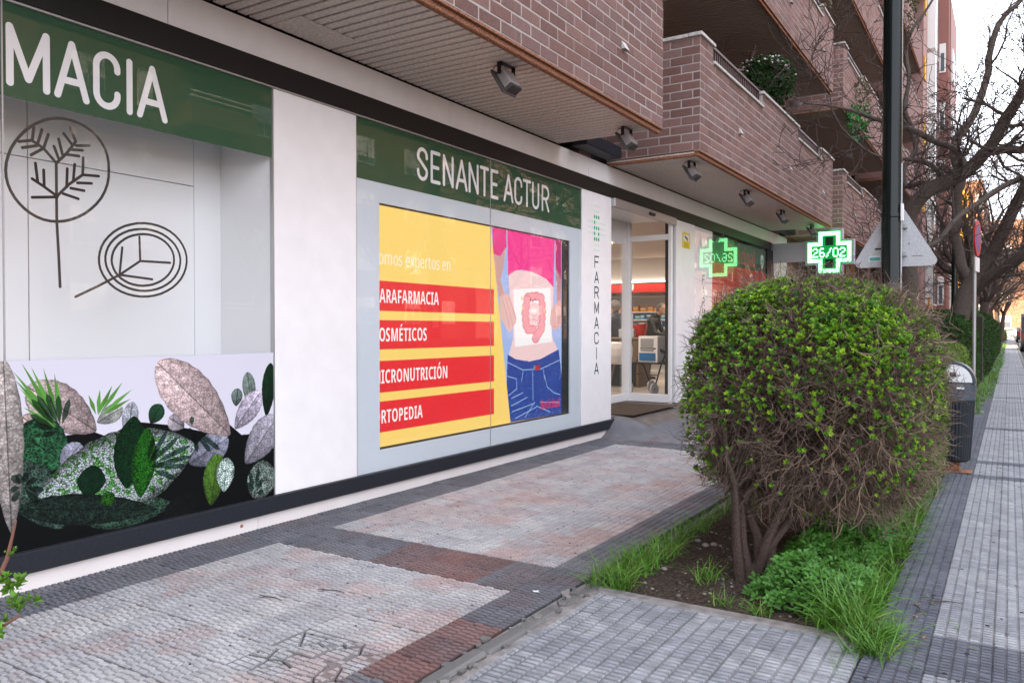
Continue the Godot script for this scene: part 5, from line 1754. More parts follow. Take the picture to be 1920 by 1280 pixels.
func far_buildings() -> void:
	# pink block beyond the balconies
	var p := thing("pink_brick_building", "tall pink brick building with white window bays beyond the balconies", "building")
	part(p, "wall", boxm(V(-14, 0, -41.0), V(-2.98, 24, -35.25)), M.pink_brick)
	part(p, "projecting_wing", boxm(V(-14, 0, -46.0), V(-2.45, 16.5, -41.05)), M.red_brick)
	part(p, "wing_face", boxm(V(-2.44, 0, -46.0), V(-2.40, 16.4, -41.7)), M.pink_brick)
	part(p, "base_course", boxm(V(-2.97, 0, -41.0), V(-2.90, 1.9, -35.3)), M.pink_brick)
	var ws := []
	for k in 7:
		var y := 2.3 + k * 2.63
		ws.append([V(-2.98, y, -38.9), V(-2.70, y + 2.45, -36.9), 0.0, 1.0])
		ws.append([V(-2.98, y, -40.4), V(-2.92, y + 1.5, -39.7), 0.4, 1.0])
		if k < 5:
			ws.append([V(-2.44, y, -43.4), V(-2.34, y + 1.5, -42.3), 0.3, 1.0])
			ws.append([V(-2.44, y, -45.4), V(-2.34, y + 1.5, -44.3), 0.5, 1.0])
			ws.append([V(-2.82, y + 0.1, -41.04), V(-2.56, y + 1.4, -41.0), 0.3, 0.0])
	facade_windows(p, ws, M.grey_glass)
	for k in range(1, 6):
		part(p, "yellow_awning", boxm(V(-2.975, 3.3 + k * 2.63, -35.9), V(-2.93, 4.2 + k * 2.63, -35.35)), M.yellow)
	var gp := thing("gas_pipe", "orange gas pipes fixed to the foot of the pink building", "pipe")
	var gm := MB.new()
	gm.tube([V(-2.80, 0.95, -35.5), V(-2.80, 0.95, -40.9)], [0.05, 0.05], 8)
	part(gp, "long_pipe", gm, M.orange_pipe)
	for z in [-36.4, -39.2]:
		var q := MB.new()
		q.rod(V(-2.81, 0.95, z), V(-2.81, 2.6, z), 0.04, 8)
		part(gp, "riser", q, M.orange_pipe)
	var q2 := MB.new()
	q2.tube([V(-2.80, 0.95, -35.5), V(-2.80, 1.35, -35.5), V(-2.80, 1.35, -34.9)], [0.05, 0.05, 0.05], 8)
	part(gp, "elbow", q2, M.orange_pipe)
	# sunlit peach block across the side street
	var c := thing("peach_building", "sunlit peach apartment building with yellow balconies behind the trees", "building")
	part(c, "wall", boxm(V(-16, 0, -100), V(-1.9, 13.4, -75)), M.peach)
	var wc := []
	for k in 4:
		for i in 6:
			wc.append([V(-8.0 + i * 1.1, 2.4 + k * 2.8, -75.03), V(-7.4 + i * 1.1, 3.9 + k * 2.8, -74.96), 0.5, 0.0])
	facade_windows(c, wc, M.grey_glass)
	for k in 4:
		part(c, "yellow_balcony", boxm(V(-3.7, 1.9 + k * 2.8, -74.98), V(-2.95, 4.2 + k * 2.8, -74.5)), M.yellow)
	var e := thing("cream_building", "pale sunlit building closing the far end of the street", "building")
	part(e, "wall", boxm(V(-40, 0, -230), V(45, 26, -212)), M.peach)
	var we := []
	for k in 4:
		for i in 14:
			we.append([V(-36 + i * 5.6, 1.6 + k * 5.4, -212.03), V(-33.4 + i * 5.6, 4.4 + k * 5.4, -211.95), 0.5, 0.0])
	facade_windows(e, we, M.grey_glass)
	# across the street: seen in the shop glass
	var o := thing("opposite_apartment_block", "brown brick apartment block mirrored in the shop window", "apartment block")
	part(o, "wall", boxm(V(20.0, 0, -40.0), V(32, 21, -14.6)), M.brown_brick)
	part(o, "roof", boxm(V(19.7, 21, -40.3), V(32.2, 21.4, -14.3)), M.coping)
	var wo := []
	for k in 7:
		var y := 1.6 + k * 2.75
		for u in [[15.6, 16.9], [18.2, 18.8], [23.6, 24.9], [26.6, 27.9], [30.2, 31.5], [34.0, 35.3], [37.4, 38.6]]:
			wo.append([V(19.94, y, -u[1]), V(20.02, y + 1.35, -u[0]), [0.5, 1.0, 0.35, 0.7][(k * 3 + int(u[0])) % 4], -1.0])
		part(o, "balcony", boxm(V(18.7, y - 0.55, -22.8), V(20.0, y + 0.35, -19.6), 0.05), M.brown_brick)
		part(o, "balcony_door", boxm(V(19.96, y - 0.5, -22.2), V(20.01, y + 1.5, -20.2)), M.grey_glass)
		var rl := MB.new()
		rl.tube([V(18.72, y + 0.55, -22.8), V(18.72, y + 0.55, -19.6)], [0.04, 0.04], 6)
		rl.tube([V(18.72, y + 0.75, -22.8), V(18.72, y + 0.75, -19.6)], [0.04, 0.04], 6)
		part(o, "balcony_rail", rl, M.shutter)
	facade_windows(o, wo, M.grey_glass)
	var o2 := thing("opposite_terrace", "long pale brick block mirrored in the red window", "apartment block")
	part(o2, "wall", boxm(V(20.5, 0, -125), V(32, 15, -46)), M.pink_brick)
	var w2 := []
	for k in 5:
		for i in 20:
			w2.append([V(20.44, 1.6 + k * 2.75, -49.9 - i * 3.7), V(20.52, 3.0 + k * 2.75, -48.4 - i * 3.7), 0.45, -1.0])
	facade_windows(o2, w2, M.grey_glass)

# ---------------------------------------------------------------- lamps, signs, bin
func floodlight(at: Vector3, label: String) -> void:
	var f := thing("floodlight", label, "floodlight", at, "floodlights under the balconies")
	var b := MB.new()
	b.box(V(-0.02, -0.004, -0.10), V(0.02, 0.0, 0.10))
	for s in [-0.10, 0.10]:
		b.box(V(-0.016, -0.09, s - 0.003), V(0.016, -0.0045, s + 0.003))
	part(f, "bracket", b, M.black_metal)
	var t := Transform3D(Basis(V(0, 0, 1), deg_to_rad(-58)), V(0.01, -0.115, 0))
	var h := MB.new()
	h.bbox(V(-0.11, -0.052, -0.092), V(0.11, -0.034, 0.092), 0.006, t)
	part(f, "front_plate", h, M.flood)
	var g := MB.new()
	g.bbox(V(-0.095, -0.058, -0.080), V(0.095, -0.0525, 0.080), 0.002, t)
	part(f, "lamp_glass", g, M.grey_glass)
	var c := MB.new()
	c.bbox(V(-0.06, -0.0335, -0.075), V(0.075, 0.045, 0.075), 0.010, t)
	part(f, "lamp_body", c, M.flood_fin)
	for i in 8:
		var fin := MB.new()
		fin.box(V(0.0755 - 0.0, -0.03, -0.070 + i * 0.019), V(0.105, 0.040, -0.064 + i * 0.019), t)
		part(f, "cooling_fin", fin, M.flood)
	var w := MB.new()
	w.tube([V(-0.03, -0.10, 0.06), V(-0.09, -0.06, 0.07), V(-0.07, -0.01, 0.05), V(0, 0.0, 0.03)], [0.004, 0.004, 0.004, 0.004], 5)
	part(f, "cable", w, M.black_metal)

const DIGITS := {"2": ["01110", "10001", "00001", "00110", "01000", "10000", "11111"], "6": ["01110", "10000", "10000", "11110", "10001", "10001", "01110"], "/": ["00001", "00010", "00010", "00100", "01000", "01000", "10000"], "0": ["01110", "10001", "10001", "10001", "10001", "10001", "01110"]}

func plus(w: float, a: float, h: float) -> PackedVector2Array:   # outline of a cross, half width w, half arm a, half height h
	return PackedVector2Array([Vector2(-a, -h), Vector2(a, -h), Vector2(a, -a), Vector2(w, -a), Vector2(w, a), Vector2(a, a), Vector2(a, h), Vector2(-a, h), Vector2(-a, a), Vector2(-w, a), Vector2(-w, -a), Vector2(-a, -a)])

func street_furniture() -> void:
	var names := ["first", "second", "third", "fourth", "fifth", "sixth"]
	var fz := [[-3.25, -5.10], [-3.25, -7.33], [-3.24, -9.21], [-3.24, -11.54], [-3.26, -13.76], [-3.23, -15.96]]
	for i in 6:
		floodlight(V(fz[i][0], SOF - 0.001, fz[i][1]), "dark finned floodlight under the soffit, %s along from the near end" % names[i])
	# green cross
	var c := thing("pharmacy_cross", "lit green and white pharmacy cross reading 26/02 on a grey arm", "sign", V(-3.04, 2.82, -16.72))
	var body := MB.new()
	body.prism(plus(0.455, 0.245, 0.455), -0.075, 0.075)
	part(c, "case", body, M.sign_grey)
	part(c, "arm", boxm(V(-1.10, -0.16, -0.045), V(-0.456, 0.23, 0.045), 0.004), M.sign_grey)
	var em_w := glow(Color(0.55, 1.0, 0.66), 5.0 / EXPO)
	var em_g := glow(Color(0.0, 0.50, 0.20), 1.6 / EXPO)
	var em_d := glow(Color(0.0, 0.16, 0.08), 0.8 / EXPO)
	for s in [1.0, -1.0]:
		var t := Transform3D(Basis(V(0, 1, 0), 0.0 if s > 0 else PI), Vector3.ZERO)
		var m1 := MB.new()
		m1.prism(plus(0.425, 0.220, 0.425), 0.0752, 0.0772, t)
		part(c, "green_led_field", m1, em_g)
		var m2 := MB.new()
		m2.prism(plus(0.405, 0.200, 0.405), 0.0773, 0.0790, t)
		part(c, "white_led_outline", m2, em_w)
		var m3 := MB.new()
		m3.prism(plus(0.330, 0.128, 0.330), 0.0791, 0.0800, t)
		part(c, "dark_led_field", m3, em_g)
		var m4 := MB.new()
		m4.box(V(-0.075, -0.30, 0.0801), V(0.075, -0.135, 0.0806), t)
		m4.box(V(-0.075, 0.135, 0.0801), V(0.075, 0.30, 0.0806), t)
		part(c, "unlit_led_field", m4, em_d)
		var px := 0.0208
		var x := -0.315
		for ch in "26/02":
			var dm := MB.new()
			for r in 7:
				for q in 5:
					if DIGITS[ch][r][q] == "1":
						dm.box(V(x + q * px, 0.085 - (r + 1) * 0.0265, 0.0807), V(x + (q + 1.15) * px, 0.085 - r * 0.0265 + 0.003, 0.0820), t)
			part(c, "led_digit", dm, em_w)
			x += px * 6.1
	for s in [1.0, -1.0]:
		var al := AreaLight3D.new()
		al.name = "cross_light"
		al.area_size = Vector2(0.7, 0.7)
		al.light_energy = 0.012
		al.light_color = Color(0.15, 1.0, 0.38)
		al.shadow_enabled = true
		add_child(al)
		al.look_at_from_position(V(-3.04, 2.82, -16.72 + 0.09 * s), V(-3.04, 2.82, -16.72 + 2.0 * s))
	# lamp column
	var lp := thing("lamp_post", "tall glossy dark green lamp post rising behind the round shrub", "lamp post", V(-1.08, 0, -9.35))
	var pm := MB.new()
	pm.lathe([Vector2(0.17, 0.0), Vector2(0.17, 0.02), Vector2(0.125, 0.03), Vector2(0.118, 0.9), Vector2(0.104, 0.96), Vector2(0.102, 2.48), Vector2(0.105, 2.49), Vector2(0.105, 2.53), Vector2(0.099, 2.54), Vector2(0.088, 8.0), Vector2(0.0, 8.01)], 32)
	part(lp, "column", pm, M.pole)
	var cd := MB.new()
	cd.tube([V(0.098, 0.0, 0.045), V(0.098, 3.05, 0.045)], [0.009, 0.009], 6)
	part(lp, "cable_conduit", cd, M.sign_grey)
	part(lp, "cable_box", boxm(V(0.092, 2.44, 0.045), V(0.122, 2.62, 0.075), 0.004), M.white_paint)
	var arm := MB.new()
	arm.tube([V(0, 7.9, 0), V(0.5, 8.3, 0), V(1.6, 8.45, 0)], [0.05, 0.045, 0.04], 10)
	part(lp, "lamp_arm", arm, M.pole)
	part(lp, "lamp_head", boxm(V(1.5, 8.38, -0.14), V(2.2, 8.52, 0.14), 0.04), M.sign_grey)
	var po := thing("pole_poster", "dark poster with a white triangle wrapped round the lamp post", "poster", V(-1.08, 1.45, -9.35))
	var wrap := MB.new()
	wrap.lathe([Vector2(0.1075, 0.0), Vector2(0.1075, 0.34)], 14, Transform3D(Basis(V(0, 1, 0), -0.95), Vector3.ZERO), 2.1)
	part(po, "sheet", wrap, mat(lin(0.10, 0.105, 0.11), 0.5, M.coarse, V(5, 5, 5)))
	var tri := MB.new()
	var wr := func(a: float, y: float) -> Vector3: return V(sin(a) * 0.1082, y, cos(a) * 0.1082)
	tri.tri(wr.call(0.25, 0.09), wr.call(0.75, 0.24), wr.call(-0.22, 0.24))
	part(po, "white_triangle", tri, M.white_paint)
	var nt := thing("paper_note", "white paper note taped to the left of the pole poster", "notice", V(-1.08, 1.32, -9.35))
	var pn := MB.new()
	pn.lathe([Vector2(0.1095, 0.0), Vector2(0.1095, 0.33)], 8, Transform3D(Basis(V(0, 1, 0), -1.35), Vector3.ZERO), 0.85)
	part(nt, "sheet", pn, M.white_paint)
	# triangular sign seen from behind
	var ts := thing("triangular_road_sign", "grey back of a triangular road sign fixed behind the lamp post", "road sign", V(-1.06, 1.98, -9.50))
	var outl := PackedVector2Array()
	for k in 3:
		var ctr := Vector2(0, 0.25) + Vector2.from_angle(PI / 2 + k * TAU / 3) * 0.40
		for j in 7:
			outl.append(ctr + Vector2.from_angle(PI / 2 + k * TAU / 3 - PI / 3 + j * (2 * PI / 3) / 6) * 0.055)
	var tp := MB.new()
	tp.prism(outl, -0.012, 0.012)
	part(ts, "plate", tp, M.sign_grey)
	var rib := MB.new()
	var inner := []
	for k in 4:
		inner.append(Vector2(0, 0.25) + Vector2.from_angle(PI / 2 + k * TAU / 3) * 0.33)
	for k in 3:
		rib.strip([inner[k], inner[k + 1]], 0.014, Transform3D(Basis(), V(0, 0, 0.0135)), 0.0003 * k)
	part(ts, "pressed_rib", rib, M.alu)
	part(ts, "mounting_clip", boxm(V(-0.14, 0.10, 0.0125), V(0.12, 0.15, 0.06), 0.004), M.steel)
	part(ts, "mounting_clip", boxm(V(-0.14, 0.40, 0.0125), V(0.12, 0.45, 0.06), 0.004), M.steel)
	for s in [[V(-0.27, 0.06, 0.0125), V(-0.13, 0.12, 0.0135), lin(0.55, 0.68, 0.66)], [V(-0.25, 0.068, 0.0136), V(-0.15, 0.105, 0.0142), lin(0.08, 0.30, 0.26)], [V(-0.20, 0.185, 0.0125), V(-0.125, 0.205, 0.0135), lin(0.02, 0.02, 0.02)], [V(0.16, 0.10, 0.0125), V(0.28, 0.106, 0.0135), lin(0.05, 0.05, 0.05)], [V(0.13, 0.22, 0.0125), V(0.137, 0.25, 0.0135), lin(0.05, 0.05, 0.05)]]:
		part(ts, "sticker", boxm(s[0], s[1]), mat(s[2], 0.5))
	# litter bin
	var b := thing("litter_bin", "dark ribbed litter bin with a hooded lid beside the hedge", "litter bin", V(-0.43, 0.0, -8.30))
	var bd := MB.new()
	var seg := 72
	for i in seg:
		var a0 := TAU * i / seg
		var a1 := TAU * (i + 1) / seg
		var rr := func(i2: int) -> float: return 1.0 if i2 % 2 == 0 else 0.965
		var pt := func(a: float, r: float, y: float, k: float) -> Vector3: return V(sin(a) * r * 0.17 * k, y, cos(a) * r * 0.16 * k)
		bd.quad(pt.call(a0, rr.call(i), 0.115, 0.80), pt.call(a1, rr.call(i + 1), 0.115, 0.80), pt.call(a1, rr.call(i + 1), 0.66, 1.0), pt.call(a0, rr.call(i), 0.66, 1.0))
	bd.lathe([Vector2(0.0, 0.10), Vector2(0.115, 0.10), Vector2(0.135, 0.118)], 32)
	part(b, "ribbed_body", bd, M.bin)
	var rim := MB.new()
	rim.lathe([Vector2(0.165, 0.655), Vector2(0.176, 0.665), Vector2(0.178, 0.80), Vector2(0.170, 0.81), Vector2(0.150, 0.81), Vector2(0.150, 0.67)], 40)
	part(b, "collar", rim, M.bin_lid)
	var hood := PackedVector2Array()
	for j in 17:
		hood.append(Vector2.from_angle(PI * j / 16) * Vector2(0.176, 0.19) + Vector2(0, 0.812))
	var hd := MB.new()
	hd.prism(hood, -0.13, 0.10)
	part(b, "hood", hd, M.bin_lid)
	var hp := PackedVector2Array()
	for j in 17:
		hp.append(Vector2.from_angle(PI * j / 16) * Vector2(0.148, 0.158) + Vector2(0, 0.822))
	var hw := MB.new()
	hw.prism(hp, 0.1005, 0.104)
	part(b, "white_plate", hw, M.white_paint)
	part(b, "plate_mark", boxm(V(-0.03, 0.87, 0.1042), V(0.02, 0.91, 0.1055), 0.0005), M.black_metal)
	part(b, "label", boxm(V(0.03, 0.765, 0.176), V(0.09, 0.79, 0.180), 0.0005), M.white_paint)
	part(b, "foot_post", boxm(V(-0.055, 0.012, -0.03), V(0.055, 0.105, 0.03), 0.004), M.rust)
	part(b, "foot_plate", boxm(V(-0.13, 0.002, -0.09), V(0.15, 0.012, 0.09), 0.003), M.rust)
	# parking sign on a galvanised post
	var ps := thing("sign_post", "thin galvanised post with a round no parking sign seen edge on", "road sign", V(-0.478, 0, -14.43))
	var pp := MB.new()
	pp.rod(V(0, 0.0, 0), V(0, 3.02, 0), 0.028, 12)
	part(ps, "post", pp, M.steel)
	part(ps, "foot_plate", boxm(V(-0.09, 0.0, -0.07), V(0.14, 0.012, 0.07)), M.steel)
	var dt := Transform3D(Basis(V(0, 1, 0), PI / 2 - 0.12), V(0.035, 2.72, 0.0))
	var ring := PackedVector2Array()
	var blue := PackedVector2Array()
	for j in 32:
		ring.append(Vector2.from_angle(TAU * j / 32) * 0.28)
		blue.append(Vector2.from_angle(TAU * j / 32) * 0.215)
	var rm := MB.new()
	rm.prism(ring, -0.012, 0.010, dt)
	part(ps, "red_ring", rm, mat(lin(0.48, 0.015, 0.02), 0.4))
	var bm := MB.new()
	bm.prism(blue, 0.0105, 0.012, dt)
	part(ps, "blue_field", bm, mat(lin(0.04, 0.07, 0.25), 0.4))
	var sl := MB.new()
	sl.box(V(-0.03, -0.21, 0.0122), V(0.03, 0.21, 0.0135), dt * Transform3D(Basis(V(0, 0, 1), PI / 4), Vector3.ZERO))
	part(ps, "red_slash", sl, mat(lin(0.48, 0.015, 0.02), 0.4))
	var pl := MB.new()
	pl.box(V(-0.16, -0.52, -0.01), V(0.16, -0.30, 0.008), dt)
	part(ps, "small_plate", pl, M.white_paint)
	# far lamp post
	var fl := thing("far_lamp_post", "pale slender lamp post at the far crossing", "lamp post", V(-0.75, 0, -128.0))
	var fm := MB.new()
	fm.tube([V(0, 0, 0), V(0, 4.6, 0)], [0.10, 0.07], 10)
	part(fl, "column", fm, M.sign_grey)
	part(fl, "lamp_head", boxm(V(-0.2, 4.6, -0.2), V(0.5, 4.8, 0.2), 0.05), M.sign_grey)
	var dp := thing("dark_post", "slim dark lamp column among the far tree trunks", "lamp post", V(-1.25, 0, -24.0))
	var dm2 := MB.new()
	dm2.tube([V(0, 0, 0), V(0, 5.2, 0)], [0.09, 0.07], 12)
	part(dp, "column", dm2, M.pole)
	part(dp, "lamp_head", boxm(V(-0.1, 5.2, -0.1), V(0.1, 5.3, 0.1), 0.03), M.sign_grey)

# ---------------------------------------------------------------- vehicles
func car(called: String, label: String, cat: String, at: Vector3, turn: float, prof: PackedVector2Array, glass: PackedVector2Array, width: float, paint: Material, wheels: Array, wr: float) -> void:
	var c := thing(called, label, cat, at)
	c.rotation.y = turn
	var m := MB.new()
	m.prism(prof, -width / 2, width / 2)
	part(c, "body", m, paint)
	for s in [1.0, -1.0]:
		var g := MB.new()
		var t := Transform3D(Basis(V(0, 1, 0), 0.0), Vector3.ZERO)
		g.prism(glass, width / 2 * s - 0.004, width / 2 * s + 0.004, t)
		part(c, "side_window", g, M.grey_glass)
		for x in wheels:
			var w := MB.new()
			w.lathe([Vector2(0.0, -0.1), Vector2(wr * 0.6, -0.1), Vector2(wr, -0.09), Vector2(wr, 0.09), Vector2(wr * 0.6, 0.1), Vector2(0, 0.1)], 24, Transform3D(Basis(V(1, 0, 0), PI / 2), V(x, wr, (width / 2 - 0.08) * s)))
			var wn := part(c, "wheel", w, M.tyre)
			var rmm := MB.new()
			rmm.lathe([Vector2(0.0, -0.015), Vector2(wr * 0.58, -0.015), Vector2(wr * 0.6, 0.0), Vector2(wr * 0.58, 0.015), Vector2(0, 0.015)], 20, Transform3D(Basis(V(1, 0, 0), PI / 2), V(x, wr, (width / 2 + 0.03) * s)))
			part(wn, "rim", rmm, M.alu)
	var xr: float = 1e9
	for p in prof: xr = minf(xr, p.x)
	for s in [1.0, -1.0]:
		part(c, "tail_light", boxm(V(xr - 0.02, 0.75, (width / 2 - 0.16) * s - 0.09), V(xr + 0.04, 1.15, (width / 2 - 0.16) * s + 0.09), 0.01), M.tail)
	part(c, "rear_window", boxm(V(xr + 0.02, 1.15, -width / 2 + 0.25), V(xr + 0.10, 1.55, width / 2 - 0.25), 0.01), M.grey_glass)
	part(c, "bumper", boxm(V(xr - 0.05, 0.28, -width / 2 + 0.03), V(xr + 0.06, 0.55, width / 2 - 0.03), 0.03), M.tyre)

func vehicles() -> void:
	var van := PackedVector2Array([Vector2(-2.5, 0.3), Vector2(2.4, 0.3), Vector2(2.5, 0.8), Vector2(2.3, 1.1), Vector2(1.5, 1.25), Vector2(0.9, 2.25), Vector2(0.6, 2.4), Vector2(-2.3, 2.4), Vector2(-2.48, 2.2)])
	var vg := PackedVector2Array([Vector2(0.2, 1.35), Vector2(1.35, 1.3), Vector2(0.85, 2.05), Vector2(0.2, 2.1)])
	car("parked_van", "dark parked van at the right kerb", "van", V(1.52, -0.13, -62.0), PI / 2, van, vg, 1.85, M.car_dark, [-1.6, 1.6], 0.34)
	var hb := PackedVector2Array([Vector2(-2.1, 0.25), Vector2(2.0, 0.25), Vector2(2.1, 0.7), Vector2(1.2, 0.95), Vector2(0.5, 1.55), Vector2(-1.5, 1.6), Vector2(-2.05, 1.2)])
	var hg := PackedVector2Array([Vector2(-1.5, 1.0), Vector2(0.9, 1.0), Vector2(0.4, 1.45), Vector2(-1.4, 1.48)])
	car("parked_car", "dark hatchback parked beyond the van with red tail lights", "car", V(1.5, -0.13, -105.0), PI / 2, hb, hg, 1.78, M.car_dark, [-1.3, 1.3], 0.31)
	car("white_car", "white car crossing the far end of the pavement", "car", V(-0.9, -0.135, -182.0), PI, hb, hg, 1.8, M.car_white, [-1.3, 1.3], 0.33)

# ---------------------------------------------------------------- plants
func leaf(m: MB, base: Vector3, dir: Vector3, nrm: Vector3, l: float, w: float, fold := 0.25) -> void:
	var side := dir.cross(nrm).normalized()
	nrm = side.cross(dir).normalized()
	var mid := base + dir * l * 0.55 - nrm * l * 0.03
	var tip := base + dir * l - nrm * l * 0.10
	var a := mid + side * w / 2 + nrm * w * fold
	var b := mid - side * w / 2 + nrm * w * fold
	m.tri(base, mid, a)
	m.tri(a, mid, tip)
	m.tri(base, b, mid)
	m.tri(b, tip, mid)

func rosette(count: int, l: float, w: float, tilt: float, sd: int) -> ArrayMesh:   # leaves round a shoot that points up
	var r := RandomNumberGenerator.new()
	r.seed = sd
	var m := MB.new()
	for i in count:
		var a := i * 2.4 + r.randf_range(-0.3, 0.3)
		var t := tilt * (0.35 + 0.65 * float(i) / count) + r.randf_range(-0.15, 0.15)
		var d := V(cos(a) * sin(t), cos(t), sin(a) * sin(t))
		var n := V(-cos(a) * cos(t), sin(t), -sin(a) * cos(t))
		var g := r.randf_range(0.8, 1.15)
		m.col = Color(g, g, g)
		leaf(m, V(0, l * 0.5 * (1.0 - float(i) / count), 0), d, n, l * r.randf_range(0.8, 1.15), w)
	return m.done()

func twig_mesh(sd: int, l: float, rad: float) -> ArrayMesh:
	var r := RandomNumberGenerator.new()
	r.seed = sd
	var m := MB.new()
	var p := Vector3.ZERO
	var d := V(0, 1, 0)
	var pts := [p]
	var rs := [rad]
	for i in 4:
		d = (d + V(r.randf_range(-0.45, 0.45), r.randf_range(-0.1, 0.2), r.randf_range(-0.45, 0.45))).normalized()
		p += d * l / 4
		pts.append(p)
		rs.append(rad * (1.0 - 0.17 * (i + 1)))
	m.tube(pts, rs, 4)
	for i in range(1, 5):
		for k in (2 if i > 1 else 1):
			var e := (d + V(r.randf_range(-1, 1), r.randf_range(-0.5, 0.6), r.randf_range(-1, 1))).normalized()
			var q: Vector3 = pts[i] + e * l * r.randf_range(0.18, 0.36)
			var e2 := (e + V(r.randf_range(-0.8, 0.8), r.randf_range(-0.3, 0.6), r.randf_range(-0.8, 0.8))).normalized()
			m.tube([pts[i], q, q + e2 * l * r.randf_range(0.1, 0.24)], [rad * 0.65, rad * 0.5, rad * 0.28], 3)
	return m.done()

func turn_to(up: Vector3, roll: float, s: Vector3) -> Basis:   # a basis whose y axis runs along up
	var a := up.cross(V(0.3, 0.1, 0.9)).normalized()
	var b := a.cross(up).normalized()
	return Basis(a, up, b) * Basis(V(0, 1, 0), roll) * Basis.from_scale(s)

func rv() -> Vector3: return V(rng.randf_range(-1, 1), rng.randf_range(-1, 1), rng.randf_range(-1, 1))

func blade_mesh(bend: float) -> ArrayMesh:
	var m := MB.new()
	var p := Vector3.ZERO
	var pts := []
	for i in 5:
		var t := i / 4.0
		pts.append(V(sin(t * bend) * t, t * cos(t * bend * 0.6), 0))
	for i in 4:
		var w0 := 0.030 * (1.0 - 0.95 * pow(i / 4.0, 1.6))
		var w1 := 0.030 * (1.0 - 0.95 * pow((i + 1) / 4.0, 1.6))
		m.quad(pts[i] + V(0, 0, w0), pts[i] - V(0, 0, w0), pts[i + 1] - V(0, 0, w1), pts[i + 1] + V(0, 0, w1))
	return m.done()

func grass(called: String, label: String, spots: Array, n: int) -> void:   # spots: [x, z, rx, rz, height, weight]
	var a := []
	var b := []
	var ca := []
	var cb := []
	var total := 0.0
	for s in spots: total += s[5]
	for s in spots:
		var k := int(n * s[5] / total)
		for i in k:
			# blades stand in little tufts
			var tx: float = s[0] + rng.randf_range(-1, 1) * s[2]
			var tz: float = s[1] + rng.randf_range(-1, 1) * s[3]
			var tuft := rng.randi_range(5, 12)
			for j in tuft:
				var o := V(tx + rng.randfn(0, 0.018), -0.03, tz + rng.randfn(0, 0.018))
				var h: float = s[4] * rng.randf_range(0.45, 1.15)
				var lean := (V(0, 1, 0) + V(rng.randfn(0, 0.28), 0, rng.randfn(0, 0.28))).normalized()
				var t := Transform3D(turn_to(lean, rng.randf() * TAU, V(h, h, h * rng.randf_range(0.35, 0.9))), o)
				var g := rng.randf_range(0.7, 1.25)
				var c := Color(0.085 * g, 0.205 * g, 0.022 * g) if rng.randf() < 0.93 else Color(0.22 * g, 0.24 * g, 0.06 * g)
				if j % 2:
					a.append(t); ca.append(c)
				else:
					b.append(t); cb.append(c)
	var o2 := Node3D.new()
	o2.name = numbered(called)
	add_child(o2)
	meta(o2, label, "grass", "", "stuff")
	many(o2, "blades", blade_mesh(0.9), M.leaf, a, ca)
	many(o2, "blades", blade_mesh(1.7), M.leaf, b, cb)

